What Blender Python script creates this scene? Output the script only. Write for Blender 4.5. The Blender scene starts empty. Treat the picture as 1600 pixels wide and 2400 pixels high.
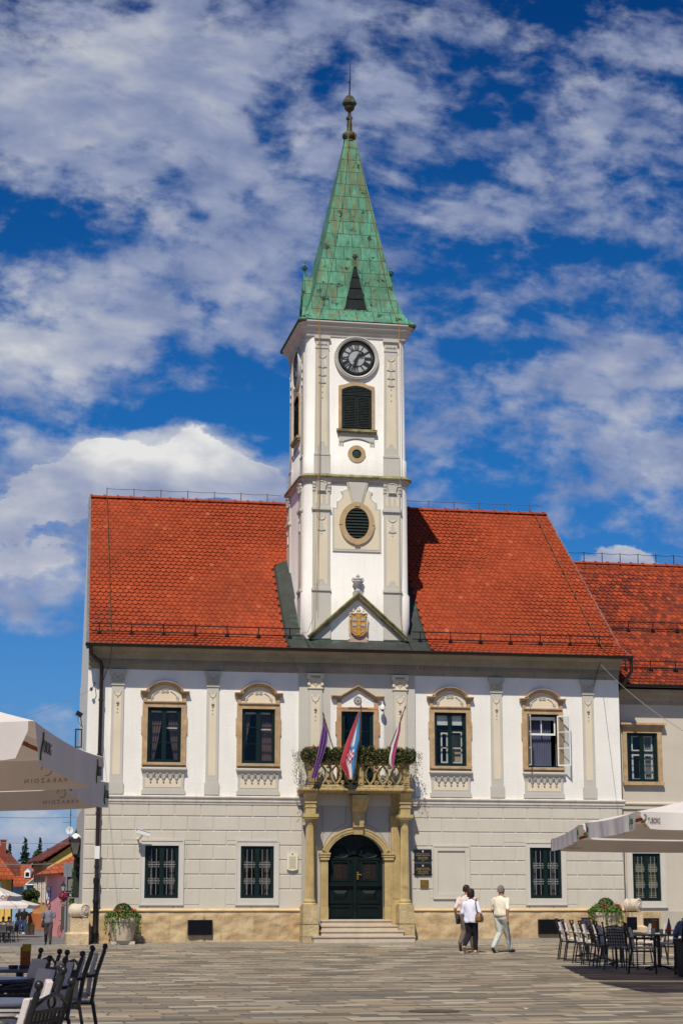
import bpy, bmesh, math, random
from math import sin, cos, tan, pi, radians, sqrt, hypot, floor, exp, atan2
from mathutils import Vector, Matrix
random.seed(7)
SC = bpy.context.scene
COL = SC.collection
# ------------------------------------------------------------------ camera model
F = 4450.0; PSI = radians(10.8); PHI = radians(11.62); D = 56.0; HC = 1.4; CX = -11.154
HX, HY = sin(PSI), cos(PSI)                 # horizontal heading
def ray(px, py):
    a = (px-800)/F; b = -(py-1200)/F
    f = (HX*cos(PHI), HY*cos(PHI), sin(PHI)); r = (HY, -HX, 0); u = (-HX*sin(PHI), -HY*sin(PHI), cos(PHI))
    return [f[i]+a*r[i]+b*u[i] for i in range(3)]
def at(px, py, Y=0.0):                      # point of the plane y = Y seen at a photo pixel
    d = ray(px, py); t = (Y+D)/d[1]
    return (CX+t*d[0], Y, HC+t*d[2])
def cf(px, d):                              # plan position at horizontal depth d in the direction of column px
    r = ray(px, 1200+F*tan(PHI)); k = d/(r[0]*HX+r[1]*HY)
    return CX+k*r[0], -D+k*r[1]
def zat(py, d):                             # height of a row at depth d (horizon row 2115)
    return HC+(2115-py)*d/F
def cfl(lat, d):
    return CX+lat*HY+d*HX, -D-lat*HX+d*HY
def sstep(a, b, x):
    t = max(0, min(1, (x-a)/(b-a))); return t*t*(3-2*t)
def gz(x, y):                               # ground height
    z0 = 0.31+0.0085*max(-8.0, min(9.0, x))
    z0 -= 0.065*sstep(-8.2, -9.6, x) if x < -8.2 else 0
    if y <= 0:
        t = max(0, (y+13)/13.0); return z0*t**2.2
    zf = -0.41 if y >= 27 else z0+(-0.41-z0)*y/27
    if y > 27: zf = -0.41-0.19*min(1, (y-27)/25.0)
    return zf
# ------------------------------------------------------------------ objects
WO = {}
def setp(o, label=None, cat=None, group=None, kind=None):
    if label: o['label'] = label
    if cat: o['category'] = cat
    if group: o['group'] = group
    if kind: o['kind'] = kind
    return o
def thing(name, label, cat, loc=(0, 0, 0), rz=0, group=None, world=False):
    o = bpy.data.objects.new(name, None); COL.objects.link(o)
    o.empty_display_size = 0.3; o.location = loc; o.rotation_euler = (0, 0, rz)
    setp(o, label, cat, group)
    if world: WO[o.name] = Vector(loc)
    return o
def rootof(o):
    while o.parent: o = o.parent
    return o
class MB:
    def __init__(s, xf=None): s.v = []; s.f = []; s.m = []; s.xf = xf; s.mi = 0
    def add(s, vs, fs):
        n = len(s.v)
        s.v += [s.xf(*p) for p in vs] if s.xf else [tuple(p) for p in vs]
        s.f += [tuple(i+n for i in f) for f in fs]; s.m += [s.mi]*len(fs); return s
    def box(s, x0, x1, y0, y1, z0, z1):
        return s.add([(x0,y0,z0),(x1,y0,z0),(x1,y1,z0),(x0,y1,z0),(x0,y0,z1),(x1,y0,z1),(x1,y1,z1),(x0,y1,z1)],
                     [(0,3,2,1),(4,5,6,7),(0,1,5,4),(1,2,6,5),(2,3,7,6),(3,0,4,7)])
    def rbox(s, c, size, rot):              # box rotated by Matrix rot about c
        h = [k/2 for k in size]; vs = []
        for z in (-1, 1):
            for x, y in ((-1,-1),(1,-1),(1,1),(-1,1)):
                vs.append(tuple(Vector(c)+rot@Vector((x*h[0], y*h[1], z*h[2]))))
        return s.add(vs, [(0,3,2,1),(4,5,6,7),(0,1,5,4),(1,2,6,5),(2,3,7,6),(3,0,4,7)])
    def face(s, pts): return s.add(pts, [tuple(range(len(pts)))])
    def prism(s, poly, y0, y1):             # polygon in x,z extruded along y
        n = len(poly)
        return s.add([(x, y0, z) for x, z in poly]+[(x, y1, z) for x, z in poly],
                     [tuple(range(n)), tuple(range(2*n-1, n-1, -1))]+[(i, n+i, n+(i+1) % n, (i+1) % n) for i in range(n)])
    def prismz(s, poly, z0, z1):
        n = len(poly)
        return s.add([(x, y, z0) for x, y in poly]+[(x, y, z1) for x, y in poly],
                     [tuple(range(n-1, -1, -1)), tuple(range(n, 2*n))]+[(i, (i+1) % n, n+(i+1) % n, n+i) for i in range(n)])
    def loft(s, rings, closed=True, cap=True):
        n = len(rings[0]); vs = [p for r in rings for p in r]; fs = []
        for j in range(len(rings)-1):
            for i in range(n if closed else n-1):
                a = j*n+i; b = j*n+(i+1) % n; fs.append((a, b, b+n, a+n))
        if cap and closed: fs += [tuple(range(n-1, -1, -1)), tuple(range((len(rings)-1)*n, len(rings)*n))]
        return s.add(vs, fs)
    def ring(s, outer, inner, y0, y1):      # frame between two x,z loops of equal length, from y0 to y1
        n = len(outer)
        vs = [(x, y0, z) for x, z in outer]+[(x, y0, z) for x, z in inner]+[(x, y1, z) for x, z in outer]+[(x, y1, z) for x, z in inner]
        fs = []
        for i in range(n):
            j = (i+1) % n
            fs += [(i, j, n+j, n+i), (2*n+i, 3*n+i, 3*n+j, 2*n+j), (i, 2*n+i, 2*n+j, j), (n+i, n+j, 3*n+j, 3*n+i)]
        return s.add(vs, fs)
    def frame(s, x0, x1, z0, z1, w, y0, y1, wb=None):
        wb = w if wb is None else wb
        return s.ring([(x0,z0),(x1,z0),(x1,z1),(x0,z1)], [(x0+w,z0+wb),(x1-w,z0+wb),(x1-w,z1-w),(x0+w,z1-w)], y0, y1)
    def lathe(s, prof, c=(0, 0, 0), n=16, ax='z', a0=0, a1=2*pi, sx=1, sy=1):
        full = abs(a1-a0-2*pi) < 1e-6; k = n if full else n+1; rings = []
        for r, z in prof:
            ring = []
            for i in range(k):
                a = a0+(a1-a0)*i/n; u, v = r*cos(a)*sx, r*sin(a)*sy
                p = (u, v, z) if ax == 'z' else ((u, z, v) if ax == 'y' else (z, u, v))
                ring.append((p[0]+c[0], p[1]+c[1], p[2]+c[2]))
            rings.append(ring)
        return s.loft(rings, closed=full, cap=full)
    def sphere(s, c, r, n=10, sz=1, sx=1, sy=1):
        m = max(4, n//2)
        return s.lathe([(r*sin(pi*j/m)+1e-4, -r*cos(pi*j/m)*sz) for j in range(m+1)], c, n, sx=sx, sy=sy)
    def tube(s, pts, r, n=6, cap=True):
        P = [Vector(p) for p in pts]; R = r if isinstance(r, (list, tuple)) else [r]*len(P); rings = []
        up = None
        for i, p in enumerate(P):
            t = (P[min(i+1, len(P)-1)]-P[max(i-1, 0)])
            if t.length < 1e-9: t = Vector((0, 0, 1))
            t.normalize()
            if up is None: up = Vector((0, 0, 1)) if abs(t.z) < .9 else Vector((0, 1, 0))
            b = t.cross(up)
            if b.length < 1e-6: b = t.cross(Vector((1, 0, 0)))
            b.normalize(); u = b.cross(t).normalized(); up = u
            rings.append([tuple(p+R[i]*(b*cos(2*pi*k/n)+u*sin(2*pi*k/n))) for k in range(n)])
        return s.loft(rings, True, cap)
    def sweep(s, path, prof, closed=False, cap=True):   # path in x,y ; prof (outward, z); outward = right of the path direction
        n = len(path); rings = []
        def seg(i, j):
            dx, dy = path[j][0]-path[i][0], path[j][1]-path[i][1]; l = hypot(dx, dy) or 1
            return (dy/l, -dx/l)
        for i in range(n):
            a = seg((i-1) % n, i) if (closed or i > 0) else seg(0, 1)
            b = seg(i, (i+1) % n) if (closed or i < n-1) else seg(n-2, n-1)
            m = (a[0]+b[0], a[1]+b[1]); k = 1+a[0]*b[0]+a[1]*b[1]; m = (m[0]/k, m[1]/k)
            rings.append([(path[i][0]+m[0]*o, path[i][1]+m[1]*o, z) for o, z in prof])
        if closed: rings.append(rings[0])
        return s.loft(rings, True, cap and not closed)
    def sweepxz(s, path, prof, closed=False):  # path in x,z ; prof (offset to the left of the path, y)
        t = MB(); t.sweep([(p[0], p[1]) for p in path], [(-o, y) for o, y in prof], closed)
        return s.add([(x, z, y) for x, y, z in t.v], t.f)
    def build(s, name, mats, parent=None, smooth=40):
        me = bpy.data.meshes.new(name)
        v = s.v
        if parent is not None:
            w = WO.get(rootof(parent).name)
            if w is not None: v = [(p[0]-w[0], p[1]-w[1], p[2]-w[2]) for p in v]
        me.from_pydata(v, [], s.f)
        mats = mats if isinstance(mats, (list, tuple)) else [mats]
        for m in mats: me.materials.append(m)
        if len(mats) > 1:
            me.polygons.foreach_set('material_index', s.m)
        if smooth:
            me.polygons.foreach_set('use_smooth', [True]*len(me.polygons))
            me.set_sharp_from_angle(angle=radians(smooth))
        me.update()
        o = bpy.data.objects.new(name, me); COL.objects.link(o)
        if parent is not None: o.parent = parent
        return o
def fixn(o):
    bm = bmesh.new(); bm.from_mesh(o.data); bmesh.ops.recalc_face_normals(bm, faces=bm.faces); bm.to_mesh(o.data); bm.free(); return o
def arc(cx, cz, r, a0, a1, n, rz=None):
    rz = rz or r
    return [(cx+r*cos(radians(a0+(a1-a0)*i/n)), cz+rz*sin(radians(a0+(a1-a0)*i/n))) for i in range(n+1)]
def mirx(p): return [(-x, z) for x, z in reversed(p)]
def copytree(o, loc=None, rz=None, label=None, parent=None):
    c = o.copy(); COL.objects.link(c); c.parent = parent
    if loc is not None: c.location = loc
    if rz is not None: c.rotation_euler = (0, 0, rz)
    if label: c['label'] = label
    for ch in [x for x in o.children]: copytree(ch, parent=c)
    return c
_dg = None
def bake(o):                                # apply modifiers without operators
    dg = bpy.context.evaluated_depsgraph_get(); ev = o.evaluated_get(dg)
    me = bpy.data.meshes.new_from_object(ev); o.modifiers.clear(); old = o.data; o.data = me; bpy.data.meshes.remove(old); return o
def text_mb(txt, size, mb, xf, thick=0.004, align='CENTER'):
    cu = bpy.data.curves.new('lettering', 'FONT'); cu.body = txt; cu.size = size; cu.align_x = align; cu.align_y = 'CENTER'
    cu.extrude = thick; cu.resolution_u = 3
    o = bpy.data.objects.new('lettering', cu); COL.objects.link(o)
    dg = bpy.context.evaluated_depsgraph_get(); me = bpy.data.meshes.new_from_object(o.evaluated_get(dg))
    sv = mb.xf; mb.xf = xf
    mb.add([tuple(v.co) for v in me.vertices], [tuple(p.vertices) for p in me.polygons]); mb.xf = sv
    bpy.data.meshes.remove(me); bpy.data.objects.remove(o); bpy.data.curves.remove(cu)
    return mb
# ------------------------------------------------------------------ materials
MT = {}
class NT:
    def __init__(s, nt): s.nt = nt; s.L = nt.links
    def n(s, t, **k):
        nd = s.nt.nodes.new(t)
        for a, b in k.items():
            if a.startswith('i_'):
                key = a[2:]; key = int(key) if key.isdigit() else key.replace('_', ' ')
                nd.inputs[key].default_value = b
            else: setattr(nd, a, b)
        return nd
    def l(s, a, b): s.L.new(a, b)
    def math(s, op, a, b=None, c=None):
        nd = s.nt.nodes.new('ShaderNodeMath'); nd.operation = op
        for i, x in enumerate((a, b, c)):
            if x is None: continue
            if isinstance(x, (int, float)): nd.inputs[i].default_value = x
            else: s.L.new(x, nd.inputs[i])
        return nd.outputs[0]
    def mix(s, f, a, b, mode='MIX'):
        nd = s.nt.nodes.new('ShaderNodeMix'); nd.data_type = 'RGBA'; nd.blend_type = mode
        for i, x in ((0, f), (6, a), (7, b)):
            if isinstance(x, (int, float)): nd.inputs[i].default_value = x
            elif isinstance(x, tuple): nd.inputs[i].default_value = (x+(1,))[:4]
            else: s.L.new(x, nd.inputs[i])
        return nd.outputs[2]
    def ramp(s, f, stops, interp='LINEAR'):
        nd = s.nt.nodes.new('ShaderNodeValToRGB'); nd.color_ramp.interpolation = interp; e = nd.color_ramp.elements
        while len(e) < len(stops): e.new(0.5)
        for i, (p, c) in enumerate(stops):
            e[i].position = p; e[i].color = (c if isinstance(c, tuple) else (c, c, c))[:3]+(1,)
        s.L.new(f, nd.inputs[0]); return nd.outputs[0]
    def mr(s, v, a, b, c=0.0, d=1.0, smooth=False):
        nd = s.nt.nodes.new('ShaderNodeMapRange'); nd.interpolation_type = 'SMOOTHSTEP' if smooth else 'LINEAR'
        s.L.new(v, nd.inputs[0])
        for i, x in enumerate((a, b, c, d)): nd.inputs[i+1].default_value = x
        return nd.outputs[0]
    def noise(s, co, scale, detail=5, rough=.55, dist=0):
        nd = s.nt.nodes.new('ShaderNodeTexNoise'); nd.inputs['Scale'].default_value = scale; nd.inputs['Detail'].default_value = detail
        nd.inputs['Roughness'].default_value = rough; nd.inputs['Distortion'].default_value = dist
        if co is not None: s.L.new(co, nd.inputs['Vector'])
        return nd.outputs[0]
    def mapg(s, co, sc=(1, 1, 1), loc=(0, 0, 0), rot=(0, 0, 0)):
        nd = s.nt.nodes.new('ShaderNodeMapping'); s.L.new(co, nd.inputs[0])
        nd.inputs[1].default_value = loc; nd.inputs[2].default_value = rot; nd.inputs[3].default_value = sc; return nd.outputs[0]
def newmat(name):
    m = bpy.data.materials.new(name); m.use_nodes = True; nt = m.node_tree; T = NT(nt)
    b = nt.nodes['Principled BSDF']; tc = nt.nodes.new('ShaderNodeTexCoord')
    MT[name] = m
    return m, T, b, tc
def bump(T, b, h, dist=.01, strength=1.0):
    nd = T.n('ShaderNodeBump'); nd.inputs['Distance'].default_value = dist; nd.inputs['Strength'].default_value = strength
    T.l(h, nd.inputs['Height']); T.l(nd.outputs[0], b.inputs['Normal']); return nd
def mat(name, col, rough=.85, var=.12, vs=2.5, bs=30, bd=.004, metal=0, streak=0, dirt=None, spec=.3):
    m, T, b, tc = newmat(name); co = tc.outputs['Object']
    nz = T.noise(co, vs, 6, .6)
    k = T.mr(nz, .3, .7, 1-var, 1+var)
    c = T.mix(1.0, col, k, 'MULTIPLY')
    if streak:
        st = T.noise(T.mapg(co, (9, 9, .6)), 1.0, 4, .6)
        c = T.mix(T.mr(st, .5, .75, 0, streak), c, tuple(x*.45 for x in col))
    if dirt:
        dn = T.noise(co, dirt[1], 8, .65)
        c = T.mix(T.mr(dn, dirt[2], dirt[2]+.12, 0, dirt[3]), c, dirt[0])
    T.l(c, b.inputs['Base Color'])
    b.inputs['Roughness'].default_value = rough; b.inputs['Metallic'].default_value = metal
    b.inputs['Specular IOR Level'].default_value = spec
    if bd: bump(T, b, T.noise(co, bs, 5, .6), bd)
    return m
WHITE = mat('white_plaster', (.83, .80, .735), .9, .05, 1.0, 18, .008, streak=.13, dirt=((.55, .48, .38), 1.6, .62, .28))
GREYP = mat('grey_plaster', (.53, .50, .435), .9, .05, 1.5, 30, .004, dirt=((.36, .33, .28), 1.5, .66, .4))
LGREY = mat('pale_ground_floor_plaster', (.575, .53, .445), .9, .05, .9, 25, .005, streak=.12, dirt=((.40, .36, .30), 1.1, .62, .4))
CREAM = mat('cream_plaster', (.70, .61, .45), .9, .05, 1.5, 30, .003)
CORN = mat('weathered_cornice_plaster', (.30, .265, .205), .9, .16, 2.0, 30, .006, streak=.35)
SAND = mat('ochre_sandstone', (.46, .315, .175), .85, .22, 5, 40, .008, dirt=((.16, .11, .06), 4, .62, .7))
PORT = mat('yellow_portal_stone', (.48, .36, .165), .85, .2, 3, 35, .008, streak=.35, dirt=((.17, .12, .06), 2.5, .6, .6))
BALC = mat('lichened_balcony_stone', (.42, .31, .135), .88, .3, 5, 35, .012, streak=.6, dirt=((.075, .055, .03), 5, .50, .85))
MOSS = mat('mossy_stone', (.30, .27, .13), .9, .35, 4, 30, .012, dirt=((.09, .07, .04), 3, .5, .8))
STEP = mat('pink_stone_steps', (.54, .45, .34), .75, .12, 3, 40, .004, dirt=((.33, .2, .12), 3, .62, .5))
BLACK = mat('black_iron', (.009, .009, .010), .55, .2, 5, 50, .001, spec=.25)
BROWN = mat('dark_brown_metal', (.022, .012, .010), .45, .3, 5, 50, .001, spec=.5)
GREEN = mat('dark_green_paint', (.003, .015, .0135), .5, .25, 6, 60, .001, spec=.25)
DGREEN = mat('black_green_door', (.0022, .0085, .0075), .5, .3, 5, 50, .001, spec=.22)
SLAT = mat('weathered_green_slats', (.009, .018, .016), .75, .5, 12, 50, .002, dirt=((.12, .12, .10), 12, .6, .5))
IRONW = mat('pale_grey_iron', (.42, .42, .40), .5, .1, 8, 50, .0005)
WPAINT = mat('white_paint', (.78, .77, .73), .5, .05, 6, 60, .0005)
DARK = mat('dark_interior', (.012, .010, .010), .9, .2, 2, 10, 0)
CURT = mat('mauve_curtain', (.16, .11, .115), .9, .15, 3, 30, .002)
CURB = mat('blue_grey_curtain', (.10, .105, .17), .9, .12, 3, 30, .002)
BLIND = mat('white_roller_blind', (.80, .80, .74), .8, .04, 3, 30, 0)
ROOMW = mat('pale_room_wall', (.5, .42, .33), .9, .1, 1, 10, 0)
STONE = mat('grey_carved_stone', (.40, .38, .36), .85, .18, 8, 50, .01, dirt=((.15, .14, .13), 8, .58, .6))
VOLU = mat('cream_carved_stone', (.62, .54, .42), .85, .15, 5, 40, .01, dirt=((.2, .16, .12), 4, .6, .6))
BRASS = mat('brass', (.36, .22, .05), .35, .2, 10, 60, .0005, metal=.8)
ROPE = mat('ochre_rope', (.38, .22, .05), .8, .1, 10, 60, 0)
WIRE = mat('grey_wire', (.28, .27, .25), .6, .1, 10, 60, 0)
def glass(name, tint, refl=.12):
    m, T, b, tc = newmat(name); nt = m.node_tree; nt.nodes.remove(b)
    tr = T.n('ShaderNodeBsdfTransparent'); tr.inputs[0].default_value = tint+(1,)
    gl = T.n('ShaderNodeBsdfGlossy'); gl.inputs['Roughness'].default_value = .03; gl.inputs[0].default_value = (.9, .92, .95, 1)
    lw = T.n('ShaderNodeLayerWeight'); lw.inputs[0].default_value = .25
    f = T.mr(lw.outputs[1], 0, 1, refl*.16, .6)
    mx = T.n('ShaderNodeMixShader'); T.l(f, mx.inputs[0]); T.l(tr.outputs[0], mx.inputs[1]); T.l(gl.outputs[0], mx.inputs[2])
    T.l(mx.outputs[0], nt.nodes['Material Output'].inputs[0]); return m
GLASS = glass('window_glass', (.80, .82, .80))
def tilemat(name, stops, dark):
    m, T, b, tc = newmat(name)
    g = T.n('ShaderNodeNewGeometry'); co = tc.outputs['Object']
    c = T.ramp(g.outputs['Random Per Island'], stops, 'LINEAR' if not dark else 'CONSTANT')
    nz = T.noise(co, .45, 4, .6); c = T.mix(1, c, T.mr(nz, .3, .7, .78, 1.12), 'MULTIPLY')
    n2 = T.noise(co, 14, 5, .7); c = T.mix(T.mr(n2, .55, .8, 0, .25), c, (.10, .022, .010))
    n3 = T.noise(T.mapg(co, (1.6, .7, .7)), 1.0, 7, .7); c = T.mix(T.mr(n3, .54, .74, 0, .42), c, (.115, .04, .02)); n4 = T.noise(co, 3.5, 6, .75); c = T.mix(T.mr(n4, .66, .74, 0, .5), c, (.23, .15, .09))
    T.l(c, b.inputs['Base Color']); b.inputs['Roughness'].default_value = .8; b.inputs['Specular IOR Level'].default_value = .25
    bump(T, b, T.noise(co, 60, 4, .6), .003); return m
TILE = tilemat('red_clay_tiles', [(0, (.285, .044, .014)), (.4, (.31, .049, .015)), (.8, (.335, .055, .016)), (.985, (.355, .060, .018)), (1, (.42, .10, .04))], False)
TILE2 = tilemat('mixed_old_clay_tiles', [(0, (.13, .026, .014)), (.17, (.19, .033, .014)), (.5, (.23, .038, .014)), (.70, (.35, .054, .017)), (.88, (.29, .044, .015))], True)
def coppermat(name, base, rowh, w, dk):
    m, T, b, tc = newmat(name); co = tc.outputs['Object']
    sp = T.n('ShaderNodeSeparateXYZ'); T.l(co, sp.inputs[0])
    gn = T.n('ShaderNodeNewGeometry'); sn = T.n('ShaderNodeSeparateXYZ'); T.l(gn.outputs['True Normal'], sn.inputs[0])
    sel = T.math('GREATER_THAN', T.math('ABSOLUTE', sn.outputs[0]), T.math('ABSOLUTE', sn.outputs[1]))
    uu = T.math('ADD', T.math('MULTIPLY', sel, sp.outputs[1]), T.math('MULTIPLY', T.math('SUBTRACT', 1, sel), sp.outputs[0]))
    cb = T.n('ShaderNodeCombineXYZ'); T.l(uu, cb.inputs[0]); T.l(sp.outputs[2], cb.inputs[1])
    br = T.n('ShaderNodeTexBrick'); T.l(cb.outputs[0], br.inputs['Vector'])
    for k, v in (('Scale', 1), ('Mortar Size', .012), ('Mortar Smooth', .3), ('Bias', 0), ('Brick Width', w), ('Row Height', rowh)): br.inputs[k].default_value = v
    br.inputs['Color1'].default_value = (0, 0, 0, 1); br.inputs['Color2'].default_value = (1, 1, 1, 1); br.inputs['Mortar'].default_value = (.5, .5, .5, 1)
    c = T.mix(T.mr(br.outputs[0], 0, 1, 0, 1), base, tuple(x*.80 for x in base))
    st = T.noise(T.mapg(co, (9, 9, 1.1)), 1.0, 7, .7)
    c = T.mix(T.mr(st, .44, .66, 0, .80), c, (.050, .115, .07))
    lt = T.noise(T.mapg(co, (6, 6, .8), (9, 4, 1)), 1.0, 6, .65); c = T.mix(T.mr(lt, .55, .75, 0, .55), c, (.22, .50, .36))
    s2 = T.noise(T.mapg(co, (26, 26, 1.6), (2, 4, 1)), 1.0, 5, .6); c = T.mix(T.mr(s2, .60, .72, 0, .6), c, (.025, .05, .03))
    rn = T.noise(T.mapg(co, (5, 5, .5), (3, 1, 2)), 1.0, 5, .6)
    hz = T.mr(sp.outputs[2], 21.5, 25.5, 0, .10)
    c = T.mix(T.mr(T.math('ADD', rn, hz), .50, .68, 0, .75), c, (.15, .125, .045))
    pt = T.noise(co, 1.4, 7, .7)
    pk = T.noise(T.mapg(co, (2.2, 2.2, 2.6), (5, 2, 7)), 1.0, 8, .75)
    c = T.mix(T.mr(pk, dk, dk+.03, 0, .95), c, (.012, .02, .014))
    c = T.mix(1, c, T.mr(pt, .3, .7, .75, 1.2), 'MULTIPLY')
    c = T.mix(T.math('MULTIPLY', br.outputs[1], .8), c, (.03, .07, .045))
    T.l(c, b.inputs['Base Color']); b.inputs['Roughness'].default_value = .75; b.inputs['Specular IOR Level'].default_value = .3
    h = T.math('SUBTRACT', T.math('MULTIPLY', pt, .3), br.outputs[1]); bump(T, b, h, .02, .7); return m
COPPER = coppermat('green_copper_patina', (.105, .325, .21), .46, .55, .578)
COPD = mat('dark_copper_flashing', (.040, .046, .040), .7, .25, 2, 30, .004, streak=.3, dirt=((.06, .15, .11), 2.2, .56, .7))
COPF = mat('dark_copper_louvre', (.006, .010, .009), .6, .5, 4, 40, .003, dirt=((.03, .07, .05), 3, .6, .6))
# ------------------------------------------------------------------ camera, light, sky
cam = bpy.data.cameras.new('camera'); co_ = bpy.data.objects.new('camera', cam); COL.objects.link(co_)
cam.sensor_fit = 'HORIZONTAL'; cam.sensor_width = 36; cam.lens = 36*F/1600; cam.clip_end = 3000; cam.clip_start = .5
co_.location = (CX, -D, HC); co_.rotation_euler = (pi/2+PHI, 0, -PSI); SC.camera = co_
SUNAZ = radians(22.5); SUNEL = radians(54.5)
sd = bpy.data.lights.new('sun', 'SUN'); sd.energy = 4.7; sd.angle = radians(.55); sd.color = (1, .925, .80)
so = bpy.data.objects.new('sun', sd); COL.objects.link(so)
so.rotation_euler = Vector((sin(SUNAZ)*cos(SUNEL), cos(SUNAZ)*cos(SUNEL), -sin(SUNEL))).to_track_quat('-Z', 'Y').to_euler()
SC.view_settings.view_transform = 'Standard'; SC.view_settings.look = 'None'; SC.view_settings.exposure = -0.05; SC.view_settings.gamma = 1
w = bpy.data.worlds.new('World'); SC.world = w; w.use_nodes = True
T = NT(w.node_tree); bg = w.node_tree.nodes['Background']; bg.inputs[1].default_value = .075
sky = T.n('ShaderNodeTexSky'); sky.sky_type = 'NISHITA'; sky.sun_disc = False; sky.sun_elevation = SUNEL; sky.sun_rotation = pi+SUNAZ
sky.air_density = 1.0; sky.dust_density = .6; sky.ozone_density = 2.0
tc = T.n('ShaderNodeTexCoord'); gen = tc.outputs['Generated']
sp = T.n('ShaderNodeSeparateXYZ'); T.l(gen, sp.inputs[0])
X_, Y_, Z_ = sp.outputs
yy = T.math('MAXIMUM', T.math('ABSOLUTE', Y_), .05)
cb = T.n('ShaderNodeCombineXYZ'); T.l(T.math('DIVIDE', X_, yy), cb.inputs[0]); T.l(T.math('DIVIDE', Z_, yy), cb.inputs[1]); P_ = cb.outputs[0]
# warp for ragged cloud edges
wn = T.n('ShaderNodeTexNoise'); wn.inputs['Scale'].default_value = 9; wn.inputs['Detail'].default_value = 3; T.l(P_, wn.inputs['Vector'])
wv = T.n('ShaderNodeVectorMath', operation='MULTIPLY_ADD'); T.l(wn.outputs[1], wv.inputs[0]); wv.inputs[1].default_value = (.032, .026, 0)
off = T.n('ShaderNodeVectorMath', operation='SUBTRACT'); T.l(P_, off.inputs[0]); off.inputs[1].default_value = (.016, .013, 0)
T.l(off.outputs[0], wv.inputs[2]); PW = wv.outputs[0]
def pq(px, py):
    d = ray(px, py); return d[0]/d[1], d[2]/d[1]
def blobs(lst, src):
    acc = None
    for px, py, rx, ry, wt in lst:
        u, v = pq(px, py)
        a = T.n('ShaderNodeVectorMath', operation='SUBTRACT'); T.l(src, a.inputs[0]); a.inputs[1].default_value = (u, v, 0)
        b = T.n('ShaderNodeVectorMath', operation='MULTIPLY'); T.l(a.outputs[0], b.inputs[0]); b.inputs[1].default_value = (F/rx/1.04, F/ry/1.04, 0)
        c = T.n('ShaderNodeVectorMath', operation='LENGTH'); T.l(b.outputs[0], c.inputs[0])
        g = T.mr(c.outputs['Value'], .15, 1.5, wt, 0, True)
        acc = g if acc is None else T.math('ADD', acc, g)
    return acc
BL = [(150,90,420,170,.42),(480,120,330,190,.40),(330,290,480,170,.40),(90,330,260,140,.38),(520,470,330,170,.36),(600,250,200,160,.18),(760,40,160,110,.25),
 (230,690,190,130,.36),(70,810,230,120,.46),(470,730,260,130,.30),(600,650,190,160,.28),(120,860,240,90,.3),(480,900,170,50,.1),
 (640,270,75,110,-.42),(740,160,110,70,-.34),(330,5,60,25,-.3),(60,500,170,70,-.42),(150,560,140,50,-.36),(130,700,60,80,-.3),(470,960,330,45,-.40),(620,900,120,110,-.34),(690,1000,140,90,-.3),(90,985,120,25,-.2),(50,130,60,40,-.1),
 (340,1100,330,80,.50),(470,1035,110,60,.46),(240,1045,120,55,.42),(600,1110,130,60,.4),(100,1130,150,90,.36),(60,1290,200,170,.50),(60,1560,260,110,-.5),(150,1450,60,60,-.2),
 (950,200,170,110,.34),(900,300,160,90,.2),(920,50,300,50,.22),(1180,60,160,50,.12),(1150,220,210,120,-.34),(1480,110,230,60,.30),(1220,175,150,22,.14),(1330,40,120,70,-.3),
 (1200,350,110,80,.34),(1090,490,200,90,.34),(1450,310,190,110,.36),(1400,450,210,90,.36),(1060,400,90,60,-.2),(1250,590,330,60,-.30),(930,600,90,60,.12),(1430,640,150,50,.16),
 (1510,850,200,110,.42),(1250,910,260,60,.32),(1330,770,110,60,.16),(1120,740,90,70,.12),(1040,680,80,60,-.16),(1100,830,90,50,-.2),(1150,1010,260,70,.24),(1510,1090,230,130,.50),(1020,1130,130,60,.2),(1180,1170,110,40,-.3),(1380,1280,120,40,-.36),(1440,1320,100,40,.4),
 (60,1960,200,50,.3),(130,1900,90,30,.2)]
bias = blobs(BL, PW)
n1 = T.noise(T.mapg(PW, (12, 17, 1), (3.1, 1.7, 0)), 1.0, 4, .5, .2)
n2 = T.noise(T.mapg(PW, (38, 62, 1), (.3, 4.7, 0), (0, 0, .3)), 1.0, 6, .54, 0)
n3 = T.noise(T.mapg(P_, (120, 170, 1), (5.3, 2.7, 0), (0, 0, .3)), 1.0, 5, .6, 0)
dens = T.math('ADD', T.math('ADD', T.math('MULTIPLY', T.math('SUBTRACT', n1, .5), .9), T.math('MULTIPLY', T.math('SUBTRACT', n2, .5), 1.45)), T.math('MULTIPLY', T.math('SUBTRACT', n3, .5), .35))
dens = T.math('ADD', dens, T.math('ADD', T.math('MULTIPLY', bias, .80), -.075))
el = T.math('DIVIDE', Z_, T.math('SQRT', T.math('ADD', T.math('MULTIPLY', X_, X_), T.math('MULTIPLY', Y_, Y_))))
dens = T.math('SUBTRACT', dens, T.mr(el, .56, .95, 0, .30, True))
dens = T.math('SUBTRACT', dens, T.mr(Y_, .3, -.3, 0, .22, True))
cumb = [(300,1110,230,60,1.0),(420,1100,240,70,.9),(480,1040,85,60,.8),(240,1045,85,50,.8),(580,1115,110,55,.8),(110,1150,120,70,.6),(60,1290,190,150,.7),(1440,1325,140,50,1.0),(1530,1110,150,90,.5)]
cum = blobs(cumb, PW)
hard = T.mr(T.math('ADD', cum, T.math('ADD', T.math('MULTIPLY', T.math('SUBTRACT', n2, .5), 1.1), T.math('MULTIPLY', T.math('SUBTRACT', n3, .5), .5))), .50, .66, 0, 1, True)
mask = T.math('MAXIMUM', T.mr(dens, -.25, .44, 0, .88, True), hard)
shade = T.noise(T.mapg(PW, (26, 44, 1), (7, 2, 0), (0, 0, .2)), 1.0, 6, .52)
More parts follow.
